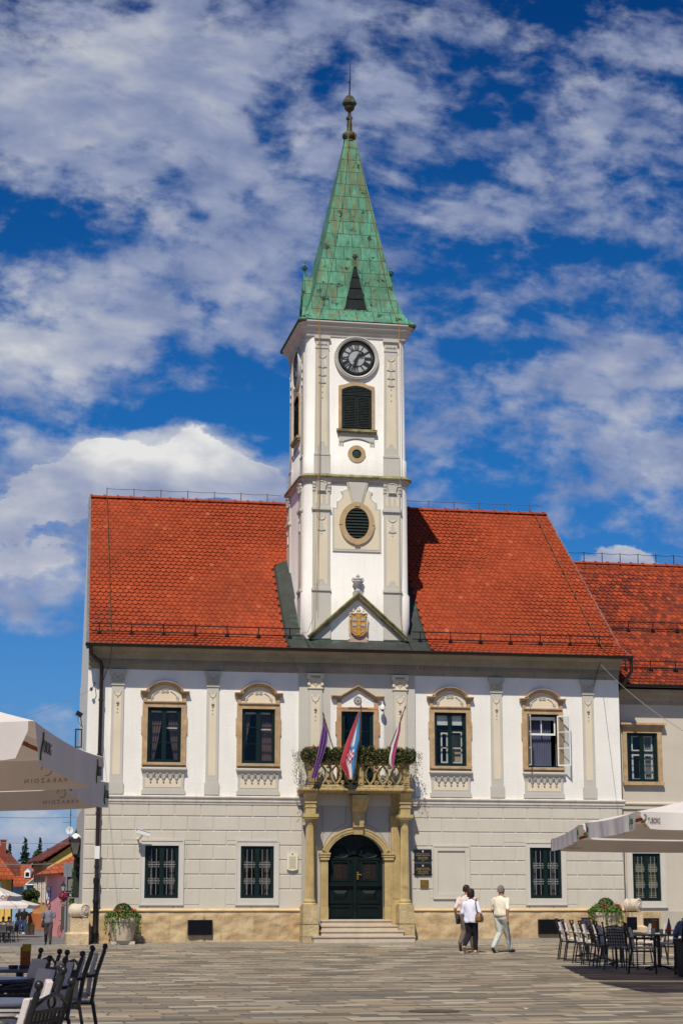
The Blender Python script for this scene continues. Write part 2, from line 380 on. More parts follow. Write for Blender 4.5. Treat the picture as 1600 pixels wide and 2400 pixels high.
glow = blobs([(30,480,320,200,.40),(60,800,260,160,.5),(80,100,300,150,.30),(60,1950,300,80,.6),(400,1030,330,75,.85),(450,130,300,150,.15),(1500,1010,150,80,.3),(1200,920,160,40,.2),(170,690,130,70,.25)], P_)
cum = T.math('ADD', T.math('MULTIPLY', hard, .25), glow)
lum = T.math('ADD', T.mr(shade, .32, .68, 0, .55), T.math('MULTIPLY', cum, .62))
ccol = T.ramp(lum, [(0, (2.8, 3.5, 5.8)), (.35, (4.6, 5.2, 7.2)), (.7, (7.4, 7.7, 8.5)), (1, (10.8, 10.8, 10.7))])
el = T.math('DIVIDE', Z_, T.math('SQRT', T.math('ADD', T.math('MULTIPLY', X_, X_), T.math('MULTIPLY', Y_, Y_))))
tint = T.ramp(el, [(0, (.50, .74, 1.35)), (.08, (.32, .66, 1.2)), (.22, (.11, .60, 1.18)), (.36, (.05, .47, 1.02)), (.50, (.02, .30, .76)), (1, (.28, .42, .70))])
blue = T.mix(1, sky.outputs[0], tint, 'MULTIPLY')
T.l(T.mix(mask, blue, ccol), bg.inputs[0])
w.cycles.sampling_method = 'MANUAL'; w.cycles.sample_map_resolution = 512
# ------------------------------------------------------------------ ground
def ground_mat():
    m, T, b, tc = newmat('granite_paving'); co = tc.outputs['Object']
    wn = T.noise(co, .8, 2); 
    br = T.n('ShaderNodeTexBrick'); T.l(T.mapg(co, (1, 1, 1), (0, 0, 0), (0, 0, radians(-1.2))), br.inputs['Vector']); br.offset = .37; br.offset_frequency = 2; br.squash = 1.3; br.squash_frequency = 3
    for k, v in (('Scale', 1), ('Mortar Size', .016), ('Mortar Smooth', .2), ('Bias', 0), ('Brick Width', .70), ('Row Height', .33)): br.inputs[k].default_value = v
    br.inputs['Color1'].default_value = (0, 0, 0, 1); br.inputs['Color2'].default_value = (1, 1, 1, 1); br.inputs['Mortar'].default_value = (.4, .4, .4, 1)
    c = T.ramp(br.outputs[0], [(0, (.145, .123, .094)), (.16, (.185, .158, .120)), (.34, (.225, .190, .142)), (.52, (.27, .225, .163)), (.68, (.34, .285, .205)), (.84, (.43, .37, .275)), (.94, (.33, .245, .145))], 'CONSTANT')
    sp = T.n('ShaderNodeSeparateXYZ'); T.l(co, sp.inputs[0])
    near = T.mr(sp.outputs[1], -2.6, -2.2, 0, .75)
    c = T.mix(near, c, (.27, .245, .20))
    c = T.mix(1, c, T.mr(T.noise(co, .35, 6, .65), .3, .7, .78, 1.18), 'MULTIPLY')
    c = T.mix(T.mr(T.noise(T.mapg(co, (1, 2.2, 1)), .5, 7, .7), .6, .75, 0, .5), c, (.09, .075, .06))
    c = T.mix(1, c, T.mr(T.noise(co, 60, 3, .7), .3, .7, .88, 1.1), 'MULTIPLY')
    c = T.mix(T.math('MULTIPLY', br.outputs[1], .65), c, (.06, .05, .04))
    T.l(c, b.inputs['Base Color']); b.inputs['Roughness'].default_value = .75; b.inputs['Specular IOR Level'].default_value = .3
    bump(T, b, T.math('SUBTRACT', T.math('MULTIPLY', T.noise(co, 25, 5, .6), .3), br.outputs[1]), .006); return m
def asph():
    m, T, b, tc = newmat('street_slabs'); co = tc.outputs['Object']
    br = T.n('ShaderNodeTexBrick'); T.l(co, br.inputs['Vector'])
    for k, v in (('Scale', 1), ('Mortar Size', .02), ('Mortar Smooth', .3), ('Bias', 0), ('Brick Width', 1.0), ('Row Height', .6)): br.inputs[k].default_value = v
    br.inputs['Color1'].default_value = (.15, .14, .125, 1); br.inputs['Color2'].default_value = (.19, .175, .155, 1); br.inputs['Mortar'].default_value = (.1, .09, .08, 1)
    c = T.mix(1, br.outputs[0], T.mr(T.noise(co, .3, 6, .65), .3, .7, .75, 1.2), 'MULTIPLY')
    T.l(c, b.inputs['Base Color']); b.inputs['Roughness'].default_value = .85; return m
def sheet(xs, ys, hf):
    m = MB(); m.add([(x, y, hf(x, y)) for y in ys for x in xs], [(j*len(xs)+i, j*len(xs)+i+1, (j+1)*len(xs)+i+1, (j+1)*len(xs)+i) for j in range(len(ys)-1) for i in range(len(xs)-1)]); return m
xs = [-400, -120, -60, -30, -20, -15, -12]+[-11+.5*i for i in range(9)]+[-6+2*i for i in range(9)]+[15, 20, 40, 100, 400]
ys = [-400, -150, -80, -60, -40, -20, -14]+[-13+.65*i for i in range(21)]
xs = sorted(set(xs)); ys = sorted(set(ys))
setp(sheet(xs, ys, gz).build('plaza_paving', ground_mat()), kind='structure')
ys2 = [.0, .8, 2, 4, 7, 10, 15, 20, 27, 34, 42, 52, 80, 120, 200, 400, 900, 2500]
xs2 = sorted(set(xs+[-2500, -1000, 1000, 2500]))
setp(sheet(xs2, ys2, gz).build('street', asph()), kind='structure')
hf = MB(); r_ = random.Random(3)
for base, hgt, dd, sd_ in ((-12, 24, 1500, 1),):
    n = 60; pts = []
    for i in range(n+1):
        x = -1700+3400*i/n; pts.append((x, dd, base+2+hgt*.3*(.5+.3*sin(i*.37+sd_)+.25*sin(i*.9))))
    hf.add([(x, y, -8) for x, y, z in pts]+pts+[(x, y+300, -8) for x, y, z in pts], [(i, i+1, n+2+i, n+1+i) for i in range(n)]+[(n+1+i, n+2+i, 2*n+3+i, 2*n+2+i) for i in range(n)])
setp(hf.build('hills', mat('far_wooded_hills', (.05, .07, .05), .95, .2, .02, 1, 0)), kind='structure')
m_ = MB(); m_.lathe([(.001, 0), (.33, 0), (.34, .006), (.30, .010), (.001, .010)], (0, 0, 0), 28)
xg, yg = cfl((1010-800)/F*25.6, 25.6)
mc = thing('manhole_cover', 'round brown cast iron manhole cover set in the plaza paving', 'manhole cover', (xg, yg, gz(xg, yg)+.002))
m_.build('cover_plate', mat('rusty_cast_iron', (.10, .07, .05), .8, .3, 6, 30, .004), mc)
# ------------------------------------------------------------------ town hall
TH = thing('town_hall', 'white baroque town hall with red tiled roof and slender copper spired clock tower', 'town hall', (0, 0, .3), world=True)
def part(mb, name, m, parent=None, **k): return mb.build(name, m, parent or TH, **k)
XL, XR, ZE = -8.04, 8.25, 8.15
def lw(y): return XL+.03*y
def rw(y): return XR-.10*y
# wall openings : (x0,x1,z0,z1)
WX = [-5.78, -2.985, 2.87, 5.78]
ups = [(x-.495, x+.495, 5.42, 7.03) for x in WX]
lows = [(x-.49, x+.49, 1.51, 3.01) for x in (-5.78, -2.985, 5.78)]
def cells(m, x0, x1, z0, z1, holes, y0, y1):
    X = sorted(set([x0, x1]+[h[0] for h in holes]+[h[1] for h in holes])); Zs = sorted(set([z0, z1]+[h[2] for h in holes]+[h[3] for h in holes]))
    for h in holes:                      # reveals
        for a, b in (((h[0], h[2]), (h[0], h[3])), ((h[1], h[2]), (h[1], h[3])), ((h[0], h[2]), (h[1], h[2])), ((h[0], h[3]), (h[1], h[3]))):
            m.face([(a[0], y0, a[1]), (b[0], y0, b[1]), (b[0], y1, b[1]), (a[0], y1, a[1])])
    for i in range(len(X)-1):
        for j in range(len(Zs)-1):
            cx, cz = (X[i]+X[i+1])/2, (Zs[j]+Zs[j+1])/2
            if any(h[0] < cx < h[1] and h[2] < cz < h[3] for h in holes): continue
            m.face([(X[i], y0, Zs[j]), (X[i+1], y0, Zs[j]), (X[i+1], y0, Zs[j+1]), (X[i], y0, Zs[j+1])])
up = MB(); cells(up, XL, -1.77, 4.2, ZE+.5, ups[:2], 0, .28); cells(up, 1.77, XR, 4.2, ZE+.5, ups[2:], 0, .28)
up.face([(XL, 0, 4.2), (XL, 0, ZE+.5), (lw(10.4), 10.4, ZE+.5), (lw(10.4), 10.4, 4.2)])
up.face([(XR, 0, 4.2), (XR, 0, ZE+.5), (rw(10.4), 10.4, ZE+.5), (rw(10.4), 10.4, 4.2)])
up.face([(lw(10.4), 10.4, 0), (lw(10.4), 10.4, ZE+.5), (rw(10.4), 10.4, ZE+.5), (rw(10.4), 10.4, 0)])
for f_, e in ((lw, .02), (rw, -.02)):     # gables
    up.prism([(0, 0)]*3, 0, 0) if False else None
    P = [(y, z) for y, z in ((0, ZE+.5), (10.4, ZE+.5), (5.2, 14.33))]
    up.face([(f_(y)+e, y, z) for y, z in P])
part(up, 'upper_wall', WHITE, smooth=0)
cb_ = MB(); cells(cb_, -1.77, 1.77, 4.2, ZE+.45, [(-.5, .5, 4.66, 7.0)], -.08, .25)
cb_.face([(-1.77, -.08, 4.2), (-1.77, -.08, ZE+.45), (-1.77, 0, ZE+.45), (-1.77, 0, 4.2)]); cb_.face([(1.77, -.08, 4.2), (1.77, -.08, ZE+.45), (1.77, 0, ZE+.45), (1.77, 0, 4.2)])
part(cb_, 'centre_bay_wall', GREYP, smooth=0)
lo = MB(); cells(lo, XL, XR, 0.0, 4.2, lows+[(-.92, .82, .9, 3.42)], 0, .3)
lo.face([(XL, 0, 0), (XL, 0, 4.2), (lw(10.4), 10.4, 4.2), (lw(10.4), 10.4, 0)]); lo.face([(XR, 0, 0), (XR, 0, 4.2), (rw(10.4), 10.4, 4.2), (rw(10.4), 10.4, 0)])
part(lo, 'ground_floor_wall', LGREY, smooth=0)
# rusticated blocks
def sub(rects, c):
    out = []
    for a in rects:
        x0, x1, z0, z1 = max(a[0], c[0]), min(a[1], c[1]), max(a[2], c[2]), min(a[3], c[3])
        if x0 >= x1 or z0 >= z1: out.append(a); continue
        if a[2] < z0: out.append((a[0], a[1], a[2], z0))
        if a[3] > z1: out.append((a[0], a[1], z1, a[3]))
        if a[0] < x0: out.append((a[0], x0, z0, z1))
        if a[1] > x1: out.append((x1, a[1], z0, z1))
    return [r for r in out if r[1]-r[0] > .03 and r[3]-r[2] > .03]
rows = [4.20, 3.86, 3.45, 3.03, 2.61, 2.19, 1.77, 1.20]
BLS = {-1: MB(), 1: MB()}; cuts = [(x-.62, x+.62, 1.33, 3.16) for x in (-5.78, -2.985, 5.78)]+[(2.31, 3.41, 1.50, 3.04), (-1.66, 1.66, 0, 4.3)]
for k in range(7):
    z1, z0 = rows[k], rows[k+1]; o = 0 if k % 2 == 0 else .38
    xj = XL-.38+o-.05; xsj = []
    while xj < XR+.8: xsj.append(xj); xj += .762
    for i in range(len(xsj)-1):
        a = (max(xsj[i], XL)+.010, min(xsj[i+1], XR)-.010, z0+.015, z1-.015)
        if a[1]-a[0] < .08: continue
        rs = [a]
        for c in cuts: rs = sub(rs, c)
        for r in rs:
            x0, x1, q0, q1 = r; e = .010; d = .020
            BLS[-1 if x0 < 0 else 1].add([(x0,0,q0),(x1,0,q0),(x1,0,q1),(x0,0,q1),(x0+e,-d,q0+e),(x1-e,-d,q0+e),(x1-e,-d,q1-e),(x0+e,-d,q1-e)],
                   [(4,5,6,7),(0,1,5,4),(1,2,6,5),(2,3,7,6),(3,0,4,7)])
for bl in BLS.values(): part(bl, 'rusticated_blocks', LGREY, smooth=0)
# plinth of rough stone
def plinth_mat():
    m, T, b, tc = newmat('rough_plinth_sandstone'); co = tc.outputs['Object']
    sp = T.n('ShaderNodeSeparateXYZ'); T.l(co, sp.inputs[0]); cbn = T.n('ShaderNodeCombineXYZ'); T.l(T.math('ADD', sp.outputs[0], sp.outputs[1]), cbn.inputs[0]); T.l(sp.outputs[2], cbn.inputs[1])
    br = T.n('ShaderNodeTexBrick'); T.l(cbn.outputs[0], br.inputs['Vector']); br.offset = .31; br.squash = 1.5; br.squash_frequency = 2
    for k, v in (('Scale', 1), ('Mortar Size', .012), ('Mortar Smooth', .5), ('Bias', 0), ('Brick Width', .5), ('Row Height', 1.7)): br.inputs[k].default_value = v
    br.inputs['Color1'].default_value = (0, 0, 0, 1); br.inputs['Color2'].default_value = (1, 1, 1, 1)
    c = T.ramp(T.noise(co, 2.2, 7, .65), [(.25, (.40, .27, .14)), (.45, (.53, .385, .21)), (.6, (.58, .44, .26)), (.8, (.62, .49, .32))])
    c = T.mix(T.mr(br.outputs[0], 0, 1, 0, .25), c, (.30, .18, .09))
    c = T.mix(T.mr(T.noise(T.mapg(co, (3, 3, 6)), 3, 7, .75), .57, .66, 0, .6), c, (.20, .115, .055))
    c = T.mix(T.math('MULTIPLY', br.outputs[1], .5), c, (.60, .48, .30))
    T.l(c, b.inputs['Base Color']); b.inputs['Roughness'].default_value = .9; b.inputs['Specular IOR Level'].default_value = .2
    bump(T, b, T.math('ADD', T.noise(co, 9, 8, .7), T.math('MULTIPLY', T.noise(co, 40, 4, .7), .35)), .03, .8); return m
PLI = plinth_mat()
from mathutils import noise as MN
def pd(x, z):
    k = sstep(.0, .12, 1.13-z)
    q = (x*2.0) % 1.0; j = min(q, 1-q); jj = sstep(0, .06, j)
    return -.085-.040*k*jj*(.6+.9*MN.fractal(Vector((x*2.6, 3.1, z*3.2)), .9, 2.1, 5))
for nm, xa, xb in (('left', XL-.02, -1.62), ('right', 1.62, XR+.02)):
    n = int((xb-xa)/.045); ks = 27
    g = MB(); g.add([(xa+(xb-xa)*i/n, pd(xa+(xb-xa)*i/n, .0+1.14*j/ks), 1.14*j/ks) for j in range(ks+1) for i in range(n+1)],
                    [(j*(n+1)+i, j*(n+1)+i+1, (j+1)*(n+1)+i+1, (j+1)*(n+1)+i) for j in range(ks) for i in range(n)])
    if nm == 'left': g.face([(xa, -.1, 0), (xa, -.1, 1.14), (lw(10)-.02, 10.4, 1.14), (lw(10)-.02, 10.4, 0)])
    else: g.face([(xb, -.1, 0), (xb, -.1, 1.14), (rw(10)+.02, 10.4, 1.14), (rw(10)+.02, 10.4, 0)])
    part(g, 'stone_plinth', PLI, smooth=60)
    g = MB(); pr = [(0, 1.13), (.10, 1.13), (.125, 1.145), (.125, 1.175), (.10, 1.195), (0, 1.225)]
    g.sweep([(lw(8), 8), (XL, 0), (-1.62, 0)] if nm == 'left' else [(1.62, 0), (XR, 0), (rw(8), 8)], pr)
    part(g, 'plinth_moulding', mat('pale_plinth_moulding', (.62, .46, .26), .85, .15, 3, 30, .005))
# cornice, string course
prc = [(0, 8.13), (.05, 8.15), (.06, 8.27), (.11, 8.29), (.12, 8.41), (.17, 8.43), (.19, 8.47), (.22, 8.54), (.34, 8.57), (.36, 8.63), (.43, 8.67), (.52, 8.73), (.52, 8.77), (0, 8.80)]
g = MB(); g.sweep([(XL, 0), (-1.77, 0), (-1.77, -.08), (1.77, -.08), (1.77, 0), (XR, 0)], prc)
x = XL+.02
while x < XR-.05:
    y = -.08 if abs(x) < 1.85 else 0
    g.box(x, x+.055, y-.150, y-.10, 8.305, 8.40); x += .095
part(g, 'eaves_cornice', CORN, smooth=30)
prs = [(0, 4.20), (.03, 4.21), (.04, 4.27), (.06, 4.285), (.06, 4.355), (.085, 4.375), (.10, 4.41), (.10, 4.43), (0, 4.485)]
g = MB(); g.sweep([(XL, 0), (-1.77, 0), (-1.77, -.08), (-1.45, -.08)], prs); g.sweep([(1.45, -.08), (1.77, -.08), (1.77, 0), (XR, 0), (rw(.6), .6)], prs)
part(g, 'string_course', mat('string_course_plaster', (.60, .55, .48), .9, .1, 3, 30, .004, streak=.3), smooth=30)
# basement vents
for x0, x1 in ((-5.0, -4.31), (5.48, 6.14)):
    g = MB(); g.box(x0, x1, -.18, -.10, .47, .885); g.frame(x0-.01, x1+.01, .46, .895, .03, -.20, -.12)
    z = .5
    while z < .86: g.box(x0+.03, x1-.03, -.188, -.17, z, z+.006); z += .02
    part(g, 'basement_grille', BLACK, smooth=0)
# ---------------- windows
def hood(m, xc, apex=False):
    if apex: path = [(-.80, 7.36), (-.50, 7.36), (0, 7.665), (.50, 7.36), (.80, 7.36)]
    else:
        R_ = .57; cz = 7.13; path = [(-.72, 7.40), (-.505, 7.40)]+[(xc0, zc0) for xc0, zc0 in arc(0, cz, R_, 152, 28, 14)]+[(.505, 7.40), (.72, 7.40)]
    path = [(xc+a, b) for a, b in path]
    yb = -.08 if apex else 0
    m.sweepxz(path, [(0, yb), (0, yb-.07), (.035, yb-.085), (.04, yb-.13), (.075, yb-.14), (.08, yb-.17), (.105, yb-.175), (.115, yb)])
def pane_grid(fr, gl, x0, x1, z0, z1, y, nrow=3, w=.055, bar=.022, zs=None):
    fr.frame(x0, x1, z0, z1, w, y-.02, y+.03)
    zz = zs or [z0+w+(z1-z0-2*w)*i/nrow for i in range(1, nrow)]
    for z in zz: fr.box(x0+w, x1-w, y-.012, y+.02, z-bar/2, z+bar/2)
    gl.face([(x0+w, y+.01, z0+w), (x1-w, y+.01, z0+w), (x1-w, y+.01, z1-w), (x0+w, y+.01, z1-w)])
def garland(m, x0, x1, z, dip, y, r=.012):
    m.tube([(x0+(x1-x0)*i/8, y, z-dip*sin(pi*i/8)**.8) for i in range(9)], [r*(.7+.6*sin(pi*i/8)) for i in range(9)], 5)
def drape(m, xa, xb, za, zb, xa2, xb2, y, folds=6, amp=.02):
    n = folds*6; vs = []
    for j in range(7):
        t = j/6; z = za+(zb-za)*t
        for i in range(n+1):
            u = i/n; top = xa+(xb-xa)*u; bot = xa2+(xb2-xa2)*u; k = t**1.3
            vs.append((top*(1-k)+bot*k, y+amp*sin(u*folds*2*pi), z))
    m.add(vs, [(j*(n+1)+i, j*(n+1)+i+1, (j+1)*(n+1)+i+1, (j+1)*(n+1)+i) for j in range(6) for i in range(n)])
def upper_window(xc, kind):
    x0, x1 = xc-.495, xc+.495; z0, z1 = 5.42, 7.03
    fr = MB(); gl = MB()
    fr.frame(x0, x1, z0, z1, .045, .0, .10)
    if kind != 'open':
        fr.box(xc-.02, xc+.02, .0, .10, z0+.045, z1-.045)
        for a, b in ((x0+.04, xc-.015), (xc+.015, x1-.04)): pane_grid(fr, gl, a, b, z0+.04, z1-.04, .03, zs=[6.49, 6.0], w=.045, bar=.026)
    wf = part(fr, 'window', GREEN, smooth=0)
    if kind == 'open': wf['label'] = 'wide open window with white sashes swung out and blue grey curtain'
    if kind != 'open': part(gl, 'window_pane', GLASS, wf, smooth=0)
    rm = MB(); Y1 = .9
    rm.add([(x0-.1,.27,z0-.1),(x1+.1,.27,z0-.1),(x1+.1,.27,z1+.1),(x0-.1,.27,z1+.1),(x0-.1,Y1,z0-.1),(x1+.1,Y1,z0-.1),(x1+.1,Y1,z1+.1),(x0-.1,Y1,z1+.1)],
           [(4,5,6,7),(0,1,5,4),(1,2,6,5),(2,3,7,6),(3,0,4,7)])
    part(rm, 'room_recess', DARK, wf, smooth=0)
    s = MB()                                             # stone surround with ears
    o = [(-.60,5.41),(-.645,5.41),(-.645,5.41),(.645,5.41),(.645,5.41),(.645,7.17),(-.645,7.17),(-.645,7.17)]
    s.ring([(xc-.645,5.405),(xc+.645,5.405),(xc+.645,7.17),(xc-.645,7.17)], [(x0,5.405),(x1,5.405),(x1,z1),(x0,z1)], -.055, .0)
    s.ring([(xc-.545,5.405),(xc+.545,5.405),(xc+.545,7.08),(xc-.545,7.08)], [(x0,5.405),(x1,5.405),(x1,z1),(x0,z1)], -.07, -.055)
    for a in (-1, 1):
        s.box(xc+a*.66-.015, xc+a*.66+.015, -.05, 0, 6.25, 6.75)
        q = sorted((xc+a*.53, xc+a*.635)); s.box(q[0], q[1], -.05, 0, 7.17, 7.405); s.box(q[0]-.02, q[1]+.02, -.09, 0, 7.37, 7.405)
    s.box(xc-.61, xc+.61, -.10, 0, 7.175, 7.21); s.box(xc-.57, xc+.57, -.08, 0, 7.15, 7.175)
    part(s, 'stone_surround', SAND, wf, smooth=0)
    h = MB(); hood(h, xc); part(h, 'hood_mould', SAND, wf, smooth=30)
    t = MB(); t.prism([(xc-.52, 7.21)]+[(xc+a, b) for a, b in [(-.52, 7.40)]+arc(0, 7.13, .565, 150, 30, 12)+[(.52, 7.40)]]+[(xc+.52, 7.21)], -.02, .0)
    part(t, 'tympanum', CREAM, wf, smooth=0)
    r = MB()
    r.tube([(xc+a, -.035, b) for a, b in arc(0, 7.10, .44, 148, 112, 6)], .012, 5); r.tube([(xc+a, -.035, b) for a, b in arc(0, 7.10, .44, 68, 32, 6)], .012, 5)
    for a in (-1, 1):
        r.tube([(xc+a*p[0], -.035, p[1]) for p in arc(.06, 7.56, .035, 200, -120, 8)], .011, 5)
        r.tube([(xc+a*p[0], -.035, p[1]) for p in arc(.37, 7.33, .04, 90, 400, 9)], .011, 5); r.sphere((xc+a*.39, -.03, 7.26), .022, 6)
        r.tube([(xc+a*p[0], -.035, p[1]) for p in arc(.06, 7.53, .06, 200, 330, 6)], .010, 5)
    part(r, 'scroll_relief', GREYP, wf)
    s = MB(); s.box(xc-.645, xc+.645, -.15, 0, 5.335, 5.405); s.box(xc-.615, xc+.615, -.11, 0, 5.27, 5.335); part(s, 'window_sill', SAND, wf, smooth=0)
    a = MB()                                             # apron
    yb = [(.655, 5.265, .14), (.665, 5.235, .155), (.655, 5.20, .15), (.635, 5.16, .11), (.61, 5.08, .07), (.60, 4.98, .05), (.60, 4.615, .045)]
    for i in range(len(yb)-1):
        A, B = yb[i], yb[i+1]
        a.add([(xc-A[0],-A[2],A[1]),(xc+A[0],-A[2],A[1]),(xc+B[0],-B[2],B[1]),(xc-B[0],-B[2],B[1]),(xc-A[0],0,A[1]),(xc+A[0],0,A[1]),(xc+B[0],0,B[1]),(xc-B[0],0,B[1])],
              [(0,1,2,3),(0,4,7,3),(1,5,6,2)])
    a.box(xc-.64, xc+.64, -.06, 0, 4.485, 4.615)
    ap = part(a, 'window_apron', GREYP, wf, smooth=30)
    c = MB(); c.box(xc-.53, xc+.53, -.052, -.0, 4.69, 4.95); part(c, 'apron_panel', CREAM, ap, smooth=0)
    r = MB()
    for i in range(6):
        xx = xc-.475+.19*i; r.sphere((xx, -.085, 5.075), .034, 7); r.sphere((xx, -.085, 5.03), .02, 6)
        if i < 5: garland(r, xx+.03, xx+.16, 5.06, .13, -.07, .015); r.sphere((xx+.095, -.07, 4.86), .028, 6)
    part(r, 'garland_relief', STONE, ap)
    cu = MB()
    if kind == 'drapes': drape(cu, x0+.05, xc-.02, z1-.1, z0+.05, x0+.05, x0+.22, .2, 5); drape(cu, xc+.1, x1-.03, z1-.1, z0+.05, xc+.33, x1-.03, .2, 5); part(cu, 'curtain', CURT, wf)
    if kind == 'half': drape(cu, x0+.05, x0+.30, z1-.1, z0+.4, x0+.05, x0+.12, .2, 3); drape(cu, xc+.06, x1-.03, z1-.1, z0+.05, xc+.06, x1-.03, .2, 6); part(cu, 'curtain', CURT, wf)
    if kind in ('drapes', 'half'):
        b_ = MB(); b_.box(x0+.12, xc-.06, .13, .15, 6.89, 6.94); b_.box(xc+.06, x1-.12, .13, .15, 6.89, 6.94); b_.box(xc+.05, x1-.1, .12, .15, 6.42, 6.45); part(b_, 'inner_window', BLIND, wf, smooth=0)
    if kind == 'blind':
        b_ = MB(); b_.box(x0+.1, xc-.05, .10, .11, 6.66, 6.96); b_.box(xc+.05, x1-.1, .10, .11, 6.66, 6.96); part(b_, 'roller_blind', BLIND, wf, smooth=0)
        b_ = MB(); b_.frame(x0+.24, xc+.02-.06, 5.52, 6.44, .045, .14, .17); b_.frame(xc+.06, x1-.09, 5.52, 6.47, .035, .14, .17); b_.box(x0+.24, xc-.05, .14, .165, 5.96, 5.99); b_.box(xc+.06, x1-.09, .14, .165, 5.96, 5.99); part(b_, 'inner_window', WPAINT, wf, smooth=0)
        b_ = MB(); b_.box(xc+.05, x1, .5, .52, 5.3, 6.4); part(b_, 'curtain', ROOMW, wf, smooth=0)
    if kind == 'open':
        drape(cu, x0+.02, xc+.33, z1-.1, z0+.02, x0+.02, xc+.33, .24, 11, .022); part(cu, 'curtain', CURB, wf)
        b_ = MB(); b_.box(x0+.06, x1-.06, .10, .13, 6.40, 6.46); b_.box(x0+.06, x1-.06, .09, .11, 6.86, 6.96); b_.box(xc-.02, xc+.01, .12, .14, 6.46, 6.86); b_.box(x1-.10, x1-.06, .10, .13, 6.46, 6.9); part(b_, 'inner_window', BLIND, wf, smooth=0)
        for sgn, ang in ((-1, radians(97)), (1, radians(138))):   # sashes swung outwards
            sf = MB(); sg = MB(); hx = xc+sgn*.455
            def xf(u, d, z, hx=hx, sgn=sgn, ang=ang): return (hx-sgn*(u*cos(ang)+0*d)+sgn*0, -u*sin(ang)+d-.02, z)
            sf.xf = sg.xf = xf
            sf.frame(0, .435, z0+.04, z1-.04, .04, -.02, .02)
            for z in (6.49, 6.0): sf.box(.04, .395, -.01, .01, z-.012, z+.012)
            sg.face([(.04, 0, z0+.08), (.395, 0, z0+.08), (.395, 0, z1-.08), (.04, 0, z1-.08)])
            so_ = part(sf, 'open_sash', WPAINT, wf, smooth=0)
            part(sg, 'sash_pane', GLASS, so_, smooth=0) if False else part(sg, 'sash_pane', GLASS, wf, smooth=0)
for xc, k in zip(WX, ('drapes', 'half', 'blind', 'open')): upper_window(xc, k)
def scroll(m, x, z, s, a, y):
    m.tube([(x+a*(.028-.0024*i)*cos(i*.75), y, z+s*(.028-.0024*i)*sin(i*.75)) for i in range(9)], .004, 4)
def ground_window(xc, parent=None, x_w=.49, z0=1.51, z1=3.01, yb=0.0, blinds=False):
    par = parent or TH
    fr = MB(); gl = MB(); x0, x1 = xc-x_w, xc+x_w
    fr.frame(x0, x1, z0, z1, .06, yb+.0, yb+.10); fr.box(xc-.03, xc+.03, yb, yb+.1, z0+.06, z1-.06)
    for a, b in ((x0+.055, xc-.025), (xc+.025, x1-.055)): pane_grid(fr, gl, a, b, z0+.055, z1-.055, yb+.03, zs=[z0+1.0, z0+.5], w=.04, bar=.016)
    wf = part(fr, 'window', GREEN, par, smooth=0); part(gl, 'window_pane', GLASS, wf, smooth=0)
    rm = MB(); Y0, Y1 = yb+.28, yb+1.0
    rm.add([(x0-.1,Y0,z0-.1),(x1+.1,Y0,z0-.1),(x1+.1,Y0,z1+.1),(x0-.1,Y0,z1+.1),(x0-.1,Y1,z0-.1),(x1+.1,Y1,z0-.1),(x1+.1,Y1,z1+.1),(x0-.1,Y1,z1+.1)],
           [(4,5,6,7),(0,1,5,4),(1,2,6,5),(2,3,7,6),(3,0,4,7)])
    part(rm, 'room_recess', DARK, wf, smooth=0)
    gr = MB(); y = yb-.005
    for a, b in ((x0+.11, xc-.07), (xc+.07, x1-.11)):
        for u in (.27, .73): gr.tube([(a+(b-a)*u, y, z0+.1), (a+(b-a)*u, y, z1-.1)], .0055, 4)
        for zr in (z0+.96, z0+.49):
            gr.tube([(a-.02, y, zr), (b+.02, y, zr)], .0065, 4)
            for u in (.08, .40, .60, .92):
                sg = 1 if u in (.08, .60) else -1
                for s in (1, -1): scroll(gr, a+(b-a)*u, zr+s*.055, s, sg, y-.003)
    part(gr, 'window_grille', IRONW, wf)
    s = MB(); s.ring([(xc-.625,z0-.19),(xc+.625,z0-.19),(xc+.625,z1+.155),(xc-.625,z1+.155)], [(x0,z0),(x1,z0),(x1,z1),(x0,z1)], yb-.045, yb)
    s.ring([(xc-.645,z0-.205),(xc+.645,z0-.205),(xc+.645,z1+.175),(xc-.645,z1+.175)], [(xc-.60,z0-.165),(xc+.60,z0-.165),(xc+.60,z1+.13),(xc-.60,z1+.13)], yb-.062, yb-.03)
    part(s, 'plaster_surround', mat('surround_plaster', (.58, .545, .48), .9, .05, 2, 30, .003), wf, smooth=0)
    if blinds:
        b_ = MB(); z = z0+.1
        while z < z1-.1: b_.box(x0+.08, x1-.08, yb+.14, yb+.155, z, z+.028); z += .05
        part(b_, 'slatted_blind', mat('ochre_slats', (.30, .27, .14), .8, .1, 3, 30, 0), wf, smooth=0)
    else:
        b_ = MB(); b_.box(x0+.1, x0+.25, yb+.22, yb+.24, z0+.06, z1-.3); b_.box(x1-.25, x1-.1, yb+.22, yb+.24, z0+.06, z1-.06); part(b_, 'curtain', mat('grey_net_curtain', (.10, .09, .085), .9, .1, 3, 20, 0), wf, smooth=0)
    return wf
for xc in (-5.78, -2.985, 5.78): ground_window(xc)
g = MB(); g.ring([(2.31,1.50),(3.41,1.50),(3.41,3.04),(2.31,3.04)], [(2.44,1.64),(3.28,1.64),(3.28,2.90),(2.44,2.90)], -.05, 0)
g.ring([(2.29,1.485),(3.43,1.485),(3.43,3.06),(2.29,3.06)], [(2.33,1.52),(3.39,1.52),(3.39,3.02),(2.33,3.02)], -.065, -.02); g.box(2.44, 3.28, -.012, 0, 1.64, 2.90)
part(g, 'blind_window', LGREY, smooth=0)
